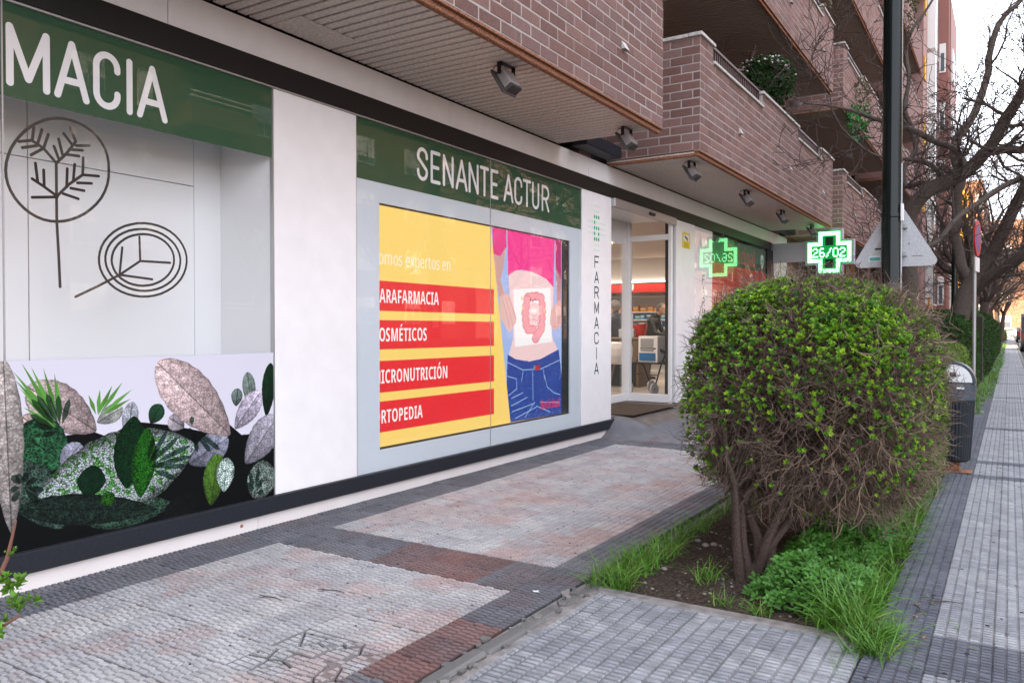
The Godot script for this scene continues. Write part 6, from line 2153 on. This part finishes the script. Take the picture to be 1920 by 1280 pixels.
func round_shrub() -> void:
	var s := thing("round_shrub", "clipped rounded shrub with fresh green tips and bare brown twigs", "shrub", V(-1.12, -0.03, -4.14))
	var org := s.position
	var C := V(-0.98, 0.90, -4.96)
	var ax := V(0.645, 0.66, 0.98)
	var e := 2.5
	var nz := FastNoiseLite.new()
	nz.seed = 77
	nz.frequency = 1.6
	# stems
	var tips := []
	var base := [V(-1.17, 0, -4.10), V(-1.13, 0, -4.16), V(-1.08, 0, -4.20), V(-1.06, 0, -4.13)]
	for i in 64:
		var d := rv()
		d.y = absf(d.y) * 0.8 - 0.15
		d = d.normalized()
		var k := pow(absf(d.x / ax.x), e) + pow(absf(d.y / ax.y), e) + pow(absf(d.z / ax.z), e)
		var tip := C + d * pow(k, -1.0 / e) * rng.randf_range(0.8, 0.97)
		var b0: Vector3 = base[i % 4]
		tips.append([b0, tip])
	var tn := 0
	for t in tips:
		var a: Vector3 = t[0]
		var b: Vector3 = t[1]
		var m := MB.new()
		var pts := [a - org + V(0, -0.06, 0)]
		var thick := 0.030 if tn < 7 else rng.randf_range(0.006, 0.012)
		var rs := [thick * 1.15]
		var start := a
		if tn >= 7:
			var host: Vector3 = tips[tn % 7][1]
			start = a.lerp(host, rng.randf_range(0.35, 0.7))
		if tn >= 7:
			pts = [start - org]
			rs = [thick]
		for k in range(1, 8):
			var u := k / 7.0
			var p := start.lerp(b, u)
			p.y += sin(u * PI) * 0.10 * (1.0 if b.y > 0.6 else 0.3)
			p += rv() * 0.022
			pts.append(p - org)
			rs.append(thick * lerpf(1.0, 0.22, pow(u, 0.7)))
		m.tube(pts, rs, 8 if tn < 7 else 5)
		part(s, "stem" if tn < 7 else "branch", m, M.shrub_bark)
		tn += 1
	# twigs
	var meshes := [twig_mesh(1, 0.17, 0.0026), twig_mesh(2, 0.20, 0.0030), twig_mesh(3, 0.15, 0.0024)]
	var pl := [[], [], []]
	var pc := [[], [], []]
	for i in 7600:
		var d := rv().normalized()
		var k := pow(pow(absf(d.x / ax.x), e) + pow(absf(d.y / ax.y), e) + pow(absf(d.z / ax.z), e), -1.0 / e)
		var q := lerpf(0.50, 0.97, pow(rng.randf(), 0.55))
		var p := C + d * k * q
		var low := 0.36 if p.z > -4.55 else lerpf(0.36, 0.10, clampf((-4.55 - p.z) / 0.7, 0, 1))
		if p.x < -1.25: low += 0.12
		if p.y < low: continue
		var left := clampf((-1.25 - p.x) / 0.35, 0.0, 1.0)
		if rng.randf() < left * 0.55: continue
		var out := (d + V(0, 0.30, 0) + rv() * 0.75).normalized()
		if p.y < 0.75: out = (d + V(0, -0.25, 0) + rv() * 0.95).normalized()
		var sc := rng.randf_range(0.65, 1.2)
		var w := i % 3
		pl[w].append(Transform3D(turn_to(out, rng.randf() * TAU, V(sc, sc, sc)), p - out * 0.06 - org))
		var g := rng.randf_range(0.7, 1.35)
		pc[w].append(Color(0.15 * g, 0.103 * g, 0.078 * g) if rng.randf() < 0.7 else Color(0.235 * g, 0.165 * g, 0.12 * g))
	for w in 3:
		many(s, "twigs", meshes[w], M.twig, pl[w], pc[w])
	# shoots of small leaves
	var ro := [rosette(8, 0.0175, 0.0110, 1.05, 5), rosette(7, 0.0195, 0.0115, 1.2, 6), rosette(9, 0.016, 0.0100, 0.95, 7)]
	var ll := [[], [], []]
	var lc := [[], [], []]
	for i in 76000:
		var d := rv().normalized()
		var k := pow(pow(absf(d.x / ax.x), e) + pow(absf(d.y / ax.y), e) + pow(absf(d.z / ax.z), e), -1.0 / e)
		var p := C + d * k * rng.randf_range(0.90, 1.05)
		var low := 0.45 if p.z > -4.55 else 0.14
		if p.y < low: continue
		var h := (p.y - C.y) / ax.y
		var pr := 0.05 + 0.72 * smoothstep(0.30, 0.78, h) + 0.15 * smoothstep(-0.6, 0.25, h)
		var pt := nz.get_noise_3d(p.x, p.y, p.z)
		pr *= clampf(0.75 + pt * 2.2, 0.08, 1.5)
		if p.x < -1.30: pr *= 0.75
		if rng.randf() > pr: continue
		var out := (d + V(0, 0.55, 0) + rv() * 0.5).normalized()
		var sc := rng.randf_range(0.75, 1.35)
		var w := i % 3
		ll[w].append(Transform3D(turn_to(out, rng.randf() * TAU, V(sc, sc, sc)), p - org))
		var g := rng.randf_range(0.75, 1.2)
		var mix := rng.randf()
		var c := Color(0.125, 0.27, 0.018)
		if mix < 0.28: c = Color(0.25, 0.40, 0.025)
		elif mix > 0.86: c = Color(0.045, 0.13, 0.020)
		lc[w].append(Color(c.r * g, c.g * g, c.b * g))
	for w in 3:
		many(s, "leaf_shoots", ro[w], M.leaf, ll[w], lc[w])

func hedge(called: String, label: String, lo: Vector3, hi: Vector3, n: int, size: float, rnd: float, tint: Color) -> void:
	var s := thing(called, label, "hedge", V((lo.x + hi.x) / 2, 0, (lo.z + hi.z) / 2))
	var core := MB.new()
	var h := (hi - lo) / 2
	var C := V(0, (lo.y + hi.y) / 2, 0)
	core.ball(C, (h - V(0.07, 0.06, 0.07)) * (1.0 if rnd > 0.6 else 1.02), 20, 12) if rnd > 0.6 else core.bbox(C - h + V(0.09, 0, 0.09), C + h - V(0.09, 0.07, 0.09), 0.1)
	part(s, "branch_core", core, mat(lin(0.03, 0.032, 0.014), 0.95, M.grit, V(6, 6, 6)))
	var ro := rosette(7, 0.020 * size, 0.012 * size, 1.25, 9)
	var e := lerpf(7.0, 2.3, rnd)
	var pl := []
	var pc := []
	for i in n:
		var d := rv()
		# points on a box pushed to a superellipsoid
		var big := maxf(absf(d.x), maxf(absf(d.y), absf(d.z)))
		d /= big
		var k := pow(pow(absf(d.x), e) + pow(absf(d.y), e) + pow(absf(d.z), e), -1.0 / e)
		var p := C + d * k * h * rng.randf_range(0.93, 1.03)
		if p.y < lo.y + 0.02: continue
		var out := (d * V(1 / h.x, 1 / h.y, 1 / h.z)).normalized()
		out = (out + V(0, 0.4, 0) + rv() * 0.6).normalized()
		var sc := rng.randf_range(0.8, 1.4)
		pl.append(Transform3D(turn_to(out, rng.randf() * TAU, V(sc, sc, sc)), p))
		var g := rng.randf_range(0.6, 1.35)
		pc.append(Color(tint.r * g * rng.randf_range(0.8, 1.3), tint.g * g, tint.b * g))
	many(s, "leaf_shoots", ro, M.leaf, pl, pc)

func ground_cover() -> void:
	var m := MB.new()
	for i in 5:
		var a := i * 2.4
		var d := V(cos(a), 0.25, sin(a)).normalized()
		m.col = Color(1, 1, 1) * [1.0, 0.9, 1.1, 0.85, 1.0][i]
		leaf(m, V(0, 0.004 * i, 0) + d * 0.006, d, V(0, 1, 0), 0.040 - 0.004 * i, 0.024 - 0.002 * i, 0.12)
	var pl := []
	var pc := []
	for i in 1900:
		var x := rng.randf_range(-1.10, -0.58)
		var z := rng.randf_range(-3.72, -5.4)
		if x < -0.95 and z > -3.82: continue
		var ed := minf(1.0, (x + 1.12) / 0.15) * minf(1.0, (-3.66 - z) / 0.2)
		if rng.randf() > ed: continue
		var y := rng.randf_range(0.0, 0.16) * clampf(ed, 0.2, 1) * (0.6 + 0.6 * absf(sin(x * 9) * cos(z * 7)))
		var up := (V(0, 1, 0) + rv() * 0.45 + V(0.15, 0, 0.3)).normalized()
		var s := rng.randf_range(0.6, 1.25)
		pl.append(Transform3D(turn_to(up, rng.randf() * TAU, V(s, s, s)), V(x, y, z)))
		var g := rng.randf_range(0.65, 1.3)
		pc.append(Color(0.060 * g, 0.175 * g, 0.024 * g))
	var o := Node3D.new()
	o.name = "ground_cover"
	add_child(o)
	meta(o, "leafy green ground cover under the round shrub", "ground cover", "", "stuff")
	many(o, "leaves", m.done(), M.leaf, pl, pc)

func pot_plant(called: String, label: String, at: Vector3, r: Vector3, n: int, cols: Array, size: float, pot: bool, flower: bool) -> void:
	var s := thing(called, label, "plant", at)
	var ro := rosette(6, 0.055 * size, 0.028 * size, 1.3, 15)
	var pl := []
	var pc := []
	for i in n:
		var d := rv()
		if d.length() > 1.0 or d.length() < 0.45: continue
		pl.append(Transform3D(turn_to((d + rv() * 0.6).normalized(), rng.randf() * TAU, Vector3.ONE * rng.randf_range(0.7, 1.2)), d * r))
		var g := rng.randf_range(0.6, 1.3)
		var c: Color = cols[rng.randi() % cols.size()]
		pc.append(Color(c.r * g, c.g * g, c.b * g))
	many(s, "foliage", ro, M.leaf, pl, pc)
	if pot:
		var m := MB.new()
		m.lathe([Vector2(0.0, 0.0), Vector2(0.16, 0.0), Vector2(0.22, 0.35), Vector2(0.24, 0.36), Vector2(0.20, 0.36), Vector2(0.18, 0.30), Vector2(0.0, 0.30)], 24, Transform3D(Basis(), V(0, 3.50 - at.y, 0)))
		part(s, "pot", m, M.red_brick)
		var t := MB.new()
		for k in 3:
			t.tube([V(0.02 * k, 3.75 - at.y, 0.02 * k), V(0.05 * (k - 1), -0.25, 0.04 * (1 - k)), V(0.2 * (k - 1), 0.05, 0.15 * (1 - k))], [0.025, 0.02, 0.01], 7)
		part(s, "stem", t, M.shrub_bark)
	if flower:
		var f := MB.new()
		f.ball(Vector3.ZERO, V(0.018, 0.012, 0.018), 6, 4)
		var fp := []
		var fc := []
		for i in 110:
			var d := rv().normalized()
			if d.y < 0.0: continue
			fp.append(Transform3D(Basis.from_scale(Vector3.ONE * rng.randf_range(0.7, 1.6)), d * r * rng.randf_range(0.98, 1.08)))
			fc.append(Color(0.72, 0.58, 0.60))
		many(s, "flowers", f.done(), M.plain, fp, fc)

func planting() -> void:
	round_shrub()
	hedge("clipped_hedge", "low box clipped hedge running on behind the round shrub", V(-1.70, 0.0, -14.0), V(-0.50, 1.09, -6.1), 26000, 1.7, 0.25, Color(0.11, 0.19, 0.022))
	hedge("ball_shrub", "dark green ball shrub just beyond the low hedge", V(-1.75, 0.0, -19.2), V(-0.55, 1.55, -15.8), 5200, 2.2, 0.8, Color(0.032, 0.085, 0.014))
	hedge("ball_shrub", "dark green ball shrub left of the leaning trunk", V(-2.2, 0.0, -24.8), V(-0.9, 1.75, -22.2), 3000, 2.4, 0.8, Color(0.032, 0.085, 0.014))
	hedge("ball_shrub", "farther rounded hedge shading the pavement edge", V(-1.7, 0.0, -34.0), V(-0.45, 1.75, -21.0), 5200, 2.6, 0.6, Color(0.030, 0.075, 0.013))
	hedge("ball_shrub", "farthest rounded hedge down the pavement", V(-1.7, 0.0, -52.0), V(-0.45, 1.7, -36.0), 4200, 3.2, 0.6, Color(0.036, 0.080, 0.014))
	hedge("ball_shrub", "small yellow green shrub before the far crossing", V(-1.5, 0.0, -120.0), V(-0.45, 1.1, -104.0), 2500, 5.0, 0.6, Color(0.14, 0.20, 0.03))
	ground_cover()
	grass("grass_verge", "green grass along the shop side of the shrub bed", [[-1.72, -3.95, 0.09, 0.34, 0.17, 1.6], [-1.73, -4.7, 0.07, 0.45, 0.14, 1.2], [-1.74, -5.6, 0.06, 0.5, 0.12, 0.8]], 190)
	grass("grass_clump", "small grass clumps on the bare soil by the trunk", [[-1.31, -4.02, 0.05, 0.08, 0.13, 0.5], [-1.13, -3.72, 0.05, 0.04, 0.10, 0.25], [-0.97, -3.68, 0.04, 0.04, 0.11, 0.25]], 34)
	grass("grass_verge", "long grass between the shrub and the street pavement", [[-0.60, -3.80, 0.10, 0.20, 0.22, 1.5], [-0.47, -3.55, 0.07, 0.16, 0.17, 1.1], [-0.62, -4.5, 0.12, 0.55, 0.20, 2.0], [-0.60, -5.6, 0.10, 0.6, 0.20, 1.8], [-0.58, -6.8, 0.08, 0.7, 0.17, 1.4], [-0.53, -8.6, 0.06, 1.2, 0.10, 0.8]], 400)
	grass("grass_verge", "far grass along the hedge foot", [[-0.48, -15.5, 0.10, 1.6, 0.16, 1.0], [-0.42, -19, 0.12, 2.0, 0.22, 1.2], [-0.38, -24, 0.12, 3.0, 0.25, 1.2], [-0.36, -32, 0.12, 5.0, 0.25, 1.2], [-0.36, -45, 0.12, 8.0, 0.25, 1.0], [-0.38, -65, 0.12, 12.0, 0.3, 0.9]], 420)
	grass("weed_tuft", "little weed tufts growing in the pavement joints", [[-0.36, -3.63, 0.03, 0.02, 0.045, 0.3], [-0.30, -3.66, 0.02, 0.02, 0.04, 0.25], [-0.27, -9.2, 0.02, 0.12, 0.05, 0.25], [-0.30, -8.5, 0.06, 0.03, 0.05, 0.2], [-0.40, -12.0, 0.05, 0.05, 0.06, 0.2], [-2.86, -3.57, 0.015, 0.015, 0.035, 0.15], [-2.36, -2.24, 0.05, 0.02, 0.018, 0.2], [-1.86, -2.75, 0.012, 0.16, 0.022, 0.5], [-1.86, -2.35, 0.012, 0.12, 0.022, 0.4], [-0.56, -3.25, 0.02, 0.12, 0.06, 0.3]], 120)
	# twig of another shrub by the camera's left
	var sp := thing("leafy_sprig", "leafy shrub sprig with a bare reddish tip at the left edge", "shrub", V(-1.62, 0, -0.55))
	var m := MB.new()
	m.tube([V(0, 0, 0), V(0.06, 0.4, -0.03), V(0.14, 0.75, -0.08), V(0.215, 0.92, -0.115), V(0.235, 0.985, -0.12)], [0.012, 0.009, 0.006, 0.0035, 0.0015], 7)
	m.tube([V(0.14, 0.75, -0.08), V(0.20, 0.80, -0.10), V(0.245, 0.83, -0.12)], [0.004, 0.003, 0.002], 6)
	part(sp, "stem", m, mat(lin(0.22, 0.10, 0.07), 0.9))
	var pl := []
	var pc := []
	for k in 34:
		var c: Vector3 = [V(0.235, 0.845, -0.12), V(0.225, 0.875, -0.118), V(0.205, 0.80, -0.10), V(0.17, 0.74, -0.09), V(0.222, 0.93, -0.116)][k % 5]
		var sc: float = 0.35 if k % 5 == 4 else 1.0
		pl.append(Transform3D(turn_to((V(0.2, 1, 0) + rv() * 0.7).normalized(), rng.randf() * 6.0, Vector3.ONE * sc * rng.randf_range(0.7, 1.1)), c + rv() * 0.016 * sc))
		var g := rng.randf_range(0.8, 1.3)
		pc.append(Color(0.10 * g, 0.22 * g, 0.02 * g))
	many(sp, "leaf_shoots", rosette(7, 0.016, 0.009, 1.2, 21), M.leaf, pl, pc)
	# balcony plants
	pot_plant("potted_shrub", "round potted shrub with pale flowers on the balcony", V(-3.34, 5.22, -12.85), V(0.46, 0.40, 0.46), 2400, [Color(0.02, 0.06, 0.014), Color(0.035, 0.085, 0.02)], 1.0, true, true)
	pot_plant("trailing_plant", "bright green trailing plant hanging on the second balcony front", V(-2.80, 5.75, -18.5), V(0.18, 0.36, 0.55), 150, [Color(0.03, 0.16, 0.03), Color(0.05, 0.22, 0.04)], 1.6, false, false)
	pot_plant("trailing_plant", "yellowish trailing creeper above the bright green balcony plant", V(-2.85, 6.5, -19.3), V(0.14, 0.5, 0.35), 260, [Color(0.13, 0.14, 0.03), Color(0.09, 0.11, 0.03)], 0.8, false, false)
	pot_plant("trailing_plant", "dull green creeper hanging high beside the lamp post", V(-2.85, 12.0, -29.0), V(0.2, 1.0, 0.6), 200, [Color(0.08, 0.10, 0.03), Color(0.06, 0.08, 0.03)], 1.6, false, false)
	pot_plant("dry_plant", "dry grey stems hanging from the upper balcony rail", V(-2.90, 7.4, -15.3), V(0.12, 0.28, 0.45), 90, [Color(0.22, 0.19, 0.15), Color(0.14, 0.12, 0.09)], 0.8, false, false)

# ---------------------------------------------------------------- bare trees
const T1 := [[[-1.29, -0.05, -13.34, 0.14], [-1.30, 1.11, -13.35, 0.121], [-1.29, 1.92, -13.37, 0.117], [-1.31, 2.73, -13.37, 0.113], [-1.32, 2.97, -13.37, 0.113], [-1.21, 3.19, -13.32, 0.108], [-1.04, 3.37, -13.32, 0.103], [-0.90, 3.45, -13.40, 0.103], [-0.67, 3.55, -13.43, 0.102], [-0.48, 3.69, -13.44, 0.097], [-0.34, 3.84, -13.41, 0.089], [-0.21, 4.01, -13.38, 0.080], [-0.10, 4.26, -13.33, 0.076], [0.01, 4.43, -13.28, 0.068], [0.16, 4.70, -13.27, 0.060], [0.38, 5.12, -13.29, 0.044], [0.6, 5.7, -13.3, 0.03]],
	[[-0.34, 3.84, -13.41, 0.062], [-0.11, 3.83, -13.20, 0.056], [0.12, 3.78, -13.11, 0.052], [0.38, 3.81, -13.03, 0.036], [0.8, 3.95, -12.9, 0.022]],
	[[-0.58, 3.67, -13.38, 0.047], [-0.63, 3.82, -13.46, 0.047], [-0.75, 3.99, -13.51, 0.048], [-1.04, 4.16, -13.57, 0.044], [-1.24, 4.31, -13.56, 0.041], [-1.47, 4.42, -13.54, 0.037], [-1.81, 4.56, -13.45, 0.033], [-2.09, 4.68, -13.27, 0.025], [-2.49, 4.80, -13.14, 0.014]],
	[[-0.84, 3.49, -13.45, 0.040], [-1.01, 3.74, -13.46, 0.036], [-1.23, 3.85, -13.44, 0.032], [-1.45, 3.88, -13.31, 0.028], [-1.76, 3.93, -13.11, 0.020], [-2.03, 4.16, -12.94, 0.013]],
	[[-1.04, 3.40, -13.32, 0.040], [-1.13, 3.50, -13.38, 0.040], [-1.37, 3.49, -13.58, 0.037], [-1.42, 3.84, -13.79, 0.037], [-1.28, 4.12, -14.01, 0.038], [-1.36, 4.50, -14.08, 0.036], [-1.45, 4.83, -14.03, 0.034], [-1.40, 5.28, -14.19, 0.032], [-1.46, 5.78, -14.28, 0.028], [-1.37, 6.13, -14.34, 0.024], [-1.21, 6.45, -14.56, 0.021], [-1.07, 6.73, -14.66, 0.014]]]
const T2 := [[[-1.02, -0.05, -17.05, 0.22], [-0.97, 0.26, -17.08, 0.191], [-0.88, 1.06, -17.15, 0.171], [-0.76, 1.81, -17.24, 0.151], [-0.63, 2.19, -17.33, 0.141], [-0.31, 2.68, -17.30, 0.119], [-0.13, 3.08, -17.19, 0.113], [0.04, 3.48, -17.07, 0.101], [0.20, 3.84, -16.94, 0.091], [0.49, 4.47, -16.90, 0.066], [0.8, 5.2, -16.9, 0.04]],
	[[-0.63, 2.19, -17.33, 0.111], [-0.79, 2.47, -17.35, 0.096], [-0.83, 2.72, -17.45, 0.092], [-0.92, 3.13, -17.52, 0.087], [-0.90, 3.28, -17.53, 0.087], [-0.88, 3.64, -17.67, 0.088], [-0.89, 3.92, -17.67, 0.083], [-0.82, 4.20, -17.72, 0.083], [-0.93, 4.57, -17.77, 0.083], [-0.95, 4.78, -17.77, 0.083], [-0.90, 5.07, -17.92, 0.079], [-0.74, 5.31, -18.03, 0.073], [-0.59, 5.69, -18.25, 0.072], [-0.41, 6.39, -18.49, 0.066], [-0.41, 6.65, -18.49, 0.064], [-0.31, 7.15, -18.57, 0.058], [-0.23, 7.42, -18.74, 0.053], [-0.10, 7.63, -18.83, 0.048], [0.08, 7.81, -18.94, 0.043], [0.26, 8.14, -19.18, 0.032]],
	[[-0.56, 2.23, -17.37, 0.101], [-0.22, 2.35, -17.24, 0.094], [0.05, 2.54, -17.05, 0.087], [0.23, 2.68, -16.94, 0.076], [0.59, 2.96, -16.93, 0.056], [1.1, 3.5, -16.9, 0.03]],
	[[0.17, 4.03, -17.04, 0.054], [-0.14, 3.86, -16.84, 0.051], [-0.49, 3.56, -16.50, 0.048], [-0.74, 3.32, -16.10, 0.045], [-0.90, 3.09, -15.76, 0.042], [-1.04, 2.82, -15.43, 0.041], [-1.22, 2.68, -15.08, 0.030], [-1.5, 2.6, -14.8, 0.015]]]

func grow(thick: MB, thin: MB, p: Vector3, d: Vector3, l: float, r: float, level: int, budget: Array, bias: Vector3) -> void:
	if budget[0] <= 0: return
	budget[0] -= 1
	var n := 4 if level > 0 else 5
	var pts := [p]
	var rs := [r]
	for i in n:
		d = (d + rv() * 0.36 + bias * 0.10).normalized()
		p += d * l / n
		pts.append(p)
		rs.append(maxf(r * (1.0 - 0.55 * (i + 1) / n), 0.0050))
	if r > 0.011: thick.tube(pts, rs, 6, false)
	else: thin.tube(pts, rs, 3, false)
	if level >= 4 or l < 0.10: return
	for i in range(1, n + 1):
		var k := 1 if i < n else 2
		for j in k:
			if rng.randf() > (0.82 if level < 2 else 0.68): continue
			var e := (d + rv() * 1.05 + bias * 0.12).normalized()
			grow(thick, thin, pts[i], e, l * rng.randf_range(0.50, 0.78), maxf(rs[i] * rng.randf_range(0.55, 0.80), 0.0055), level + 1, budget, bias)

func limb_tree(label: String, limbs: Array, sprouts: int, budget: int, moss: bool) -> void:
	var t0: Array = limbs[0][0]
	var org := V(t0[0], 0, t0[2])
	var t := thing("bare_tree", label, "tree", org)
	var thick := MB.new()
	var thin := MB.new()
	for i in limbs.size():
		var m := MB.new()
		var cv := Curve3D.new()
		var pts := []
		var rs := []
		var src: Array = limbs[i]
		for k in src.size() - 1:
			for s in 3:
				var u := s / 3.0
				var p0: Array = src[maxi(k - 1, 0)]
				var p1: Array = src[k]
				var p2: Array = src[k + 1]
				var p3: Array = src[mini(k + 2, src.size() - 1)]
				pts.append(V(p1[0], p1[1], p1[2]).cubic_interpolate(V(p2[0], p2[1], p2[2]), V(p0[0], p0[1], p0[2]), V(p3[0], p3[1], p3[2]), u) - org)
				rs.append(lerpf(p1[3], p2[3], u) * rng.randf_range(0.96, 1.05))
		var e: Array = src[src.size() - 1]
		pts.append(V(e[0], e[1], e[2]) - org)
		rs.append(e[3])
		m.tube(pts, rs, 14)
		part(t, "trunk" if i == 0 else "limb", m, M.bark)
		for s in (sprouts if i != 2 and i != 3 else sprouts / 2):
			var k := rng.randi_range(int(pts.size() * (0.42 if i == 0 else 0.12)), pts.size() - 2)
			var dr: Vector3 = (pts[k + 1] - pts[k - 1]).normalized()
			var d := (dr * 0.5 + rv() * 0.9 + V(0, 0.25, 0)).normalized()
			grow(thick, thin, pts[k], d, rng.randf_range(0.5, 1.25), clampf(rs[k] * 0.38, 0.010, 0.028), 1, [budget], V(0, 0.5, 0))
		grow(thick, thin, pts[pts.size() - 1], (pts[pts.size() - 1] - pts[pts.size() - 2]).normalized(), 1.4, e[3] * 0.9, 0, [budget * 2], V(0, 0.5, 0))
	part(t, "branches", thick, M.bark)
	part(t, "twigs", thin, M.twig_bark)
	if moss:
		var pl := []
		var pc := []
		for i in 130:
			var k := rng.randi_range(7, 11)
			var a: Array = limbs[0][k]
			var b: Array = limbs[0][k + 1]
			var u := rng.randf()
			var p := V(a[0], a[1], a[2]).lerp(V(b[0], b[1], b[2]), u) - org
			var w := rng.randf_range(-1.1, 1.1)
			p += V(0, cos(w), sin(w)) * lerpf(a[3], b[3], u) * 0.98
			var s := rng.randf_range(0.008, 0.024)
			pl.append(Transform3D(Basis.from_scale(V(s, s * 0.35, s)), p))
			pc.append(Color(0.12, 0.115, 0.03) * rng.randf_range(0.6, 1.2))
		var mb := MB.new()
		mb.ball(Vector3.ZERO, Vector3.ONE, 7, 4)
		many(t, "moss", mb.done(), M.stone, pl, pc)

func make_bare_tree() -> Node3D:   # a whole tree grown from the ground
	var t := Node3D.new()
	var m := MB.new()
	m.tube([V(0, -0.1, 0), V(0.05, 0.7, 0.02), V(0.12, 1.5, 0.0), V(0.2, 2.3, 0.05)], [0.23, 0.18, 0.16, 0.15], 12)
	part(t, "trunk", m, M.bark)
	var thick := MB.new()
	var thin := MB.new()
	for i in 6:
		var a := i * 2.2
		var d := V(cos(a) * 0.75, 1.0, sin(a) * 0.75).normalized()
		grow(thick, thin, V(0.2, 2.2, 0.05), d, rng.randf_range(2.2, 3.0), 0.085, 0, [330], V(0, 0.6, 0))
	part(t, "branches", thick, M.bark)
	part(t, "twigs", thin, M.twig_bark)
	return t

func trees() -> void:
	limb_tree("bare tree with a mossy curved limb crossing behind the lamp post", T1, 11, 52, true)
	limb_tree("bare tree with a leaning forked trunk rising from the hedge", T2, 11, 52, false)
	var kinds := [make_bare_tree(), make_bare_tree()]
	var spots := [[V(-1.1, 0, -27.0), 0.0, 1.0, "bare street tree, first beyond the leaning forked one"], [V(-0.95, 0, -36.5), 1.3, 1.05, "bare street tree, second beyond the leaning forked one"], [V(-1.0, 0, -47.0), 2.4, 1.0, "bare street tree, third beyond the leaning forked one"], [V(-0.9, 0, -60.0), 3.6, 1.1, "bare street tree, fourth beyond the leaning forked one"], [V(-0.9, 0, -76.0), 4.9, 1.2, "bare street tree, fifth beyond the leaning forked one"], [V(-0.8, 0, -98.0), 0.7, 1.3, "bare street tree, farthest on the hedge side"], [V(6.0, 0, -150.0), 1.9, 2.0, "bare tree by the far crossing on the right"],
		[V(14.2, 0, -7.5), 0.4, 1.3, "bare tree across the street mirrored in the first window"], [V(14.0, 0, -13.5), 1.4, 1.4, "second bare tree mirrored in the first window"], [V(14.4, 0, -19.0), 2.7, 1.3, "third bare tree mirrored in the first window"], [V(14.0, 0, -26.0), 3.9, 1.35, "bare tree mirrored at the end of the first window"], [V(14.2, 0, -35.0), 5.1, 1.3, "bare tree mirrored in the second window"], [V(14.0, 0, -45.0), 0.2, 1.35, "second bare tree mirrored in the second window"], [V(14.0, 0, -80.0), 0.2, 1.35, "bare tree mirrored in the red window"], [V(14.0, 0, -95.0), 2.2, 1.35, "second bare tree mirrored in the red window"]]
	for i in spots.size():
		var s: Array = spots[i]
		var o: Node3D = kinds[i % 2].duplicate()
		o.name = numbered("bare_tree")
		add_child(o)
		o.position = s[0]
		o.rotation.y = s[1]
		o.scale = Vector3.ONE * s[2]
		meta(o, s[3], "tree", "bare street trees")
	for k in kinds: k.free()

# ---------------------------------------------------------------- litter on the ground
func litter() -> void:
	var spots := [[-0.33, -4.05, 0], [-0.30, -4.22, 0], [-0.33, -4.32, 0], [-0.35, -4.0, 1], [-0.22, -4.02, 0], [-0.28, -3.92, 0], [-0.18, -3.95, 0], [-0.12, -3.72, 0], [-0.30, -3.74, 1], [-0.36, -4.18, 1], [-2.5, -2.75, 1], [-2.6, -2.95, 1]]
	var k := 0
	for s in spots:
		var m := MB.new()
		m.col = Color(0.12, 0.20, 0.02) if s[2] == 0 else Color(0.36, 0.18, 0.09)
		leaf(m, Vector3.ZERO, V(1, 0.05, 0), V(0, 1, 0), 0.022, 0.013, 0.2)
		leaf(m, Vector3.ZERO, V(-0.6, 0.1, 0.7).normalized(), V(0, 1, 0), 0.018, 0.012, 0.2)
		var o := solo("fallen_leaf", m, M.leaf, "fallen %s on the %s pavement" % ["small green leaf" if s[2] == 0 else "dry brown leaf", "street" if s[0] > -1 else "shop"], "leaf", "leaves fallen on the pavement", V(s[0], 0.003, s[1]))
		o.rotation.y = k * 1.7
		k += 1
	for s in [[-0.26, -4.28, 0.3], [-0.36, -4.12, 1.9], [-3.02, -2.62, 0.1], [-2.85, -2.85, 0.3]]:
		var m := MB.new()
		m.tube([V(-0.07, 0.004, 0), V(-0.02, 0.007, 0.012), V(0.03, 0.005, 0.0), V(0.08, 0.004, 0.015)], [0.0022, 0.003, 0.0026, 0.0015], 5)
		m.tube([V(-0.02, 0.007, 0.012), V(-0.05, 0.006, 0.045)], [0.002, 0.001], 4)
		solo("fallen_twig", m, M.twig_bark, "thin dark twig lying on the %s pavement" % ("street" if s[0] > -1 else "shop"), "twig", "twigs fallen on the pavement", V(s[0], 0.001, s[1])).rotation.y = s[2]
	var pl := []
	var pc := []
	for i in 420:
		var x := rng.randf_range(-3.7, -1.9) if rng.randf() < 0.7 else rng.randf_range(-0.5, 0.3)
		var z := -rng.randf_range(1.6, 9.0)
		var s := rng.randf_range(0.0015, 0.006)
		pl.append(Transform3D(Basis.from_euler(V(0, rng.randf() * 6, 0)).scaled(V(s * 1.8, s * 0.4, s)), V(x, 0.0012, z)))
		var g := rng.randf_range(0.03, 0.14)
		pc.append(Color(g, g * 0.85, g * 0.7))
	var o := Node3D.new()
	o.name = "pavement_crumbs"
	add_child(o)
	meta(o, "dark crumbs and seeds scattered over the paving", "litter", "", "stuff")
	var b := MB.new()
	b.ball(Vector3.ZERO, Vector3.ONE, 6, 3)
	many(o, "crumbs", b.done(), M.stone, pl, pc)
	var ch := MB.new()
	ch.prism(PackedVector2Array([Vector2(-0.02, 0), Vector2(-0.005, -0.012), Vector2(0.02, 0.0), Vector2(0.004, 0.006), Vector2(0.006, 0.02), Vector2(-0.004, 0.006)]), 0, 0.002, Transform3D(Basis(V(1, 0, 0), -PI / 2), Vector3.ZERO))
	solo("paper_scrap", ch, M.white_paint, "tiny white paper scrap on the dark paving near the bed", "litter", "", V(-1.98, 0.002, -3.38))
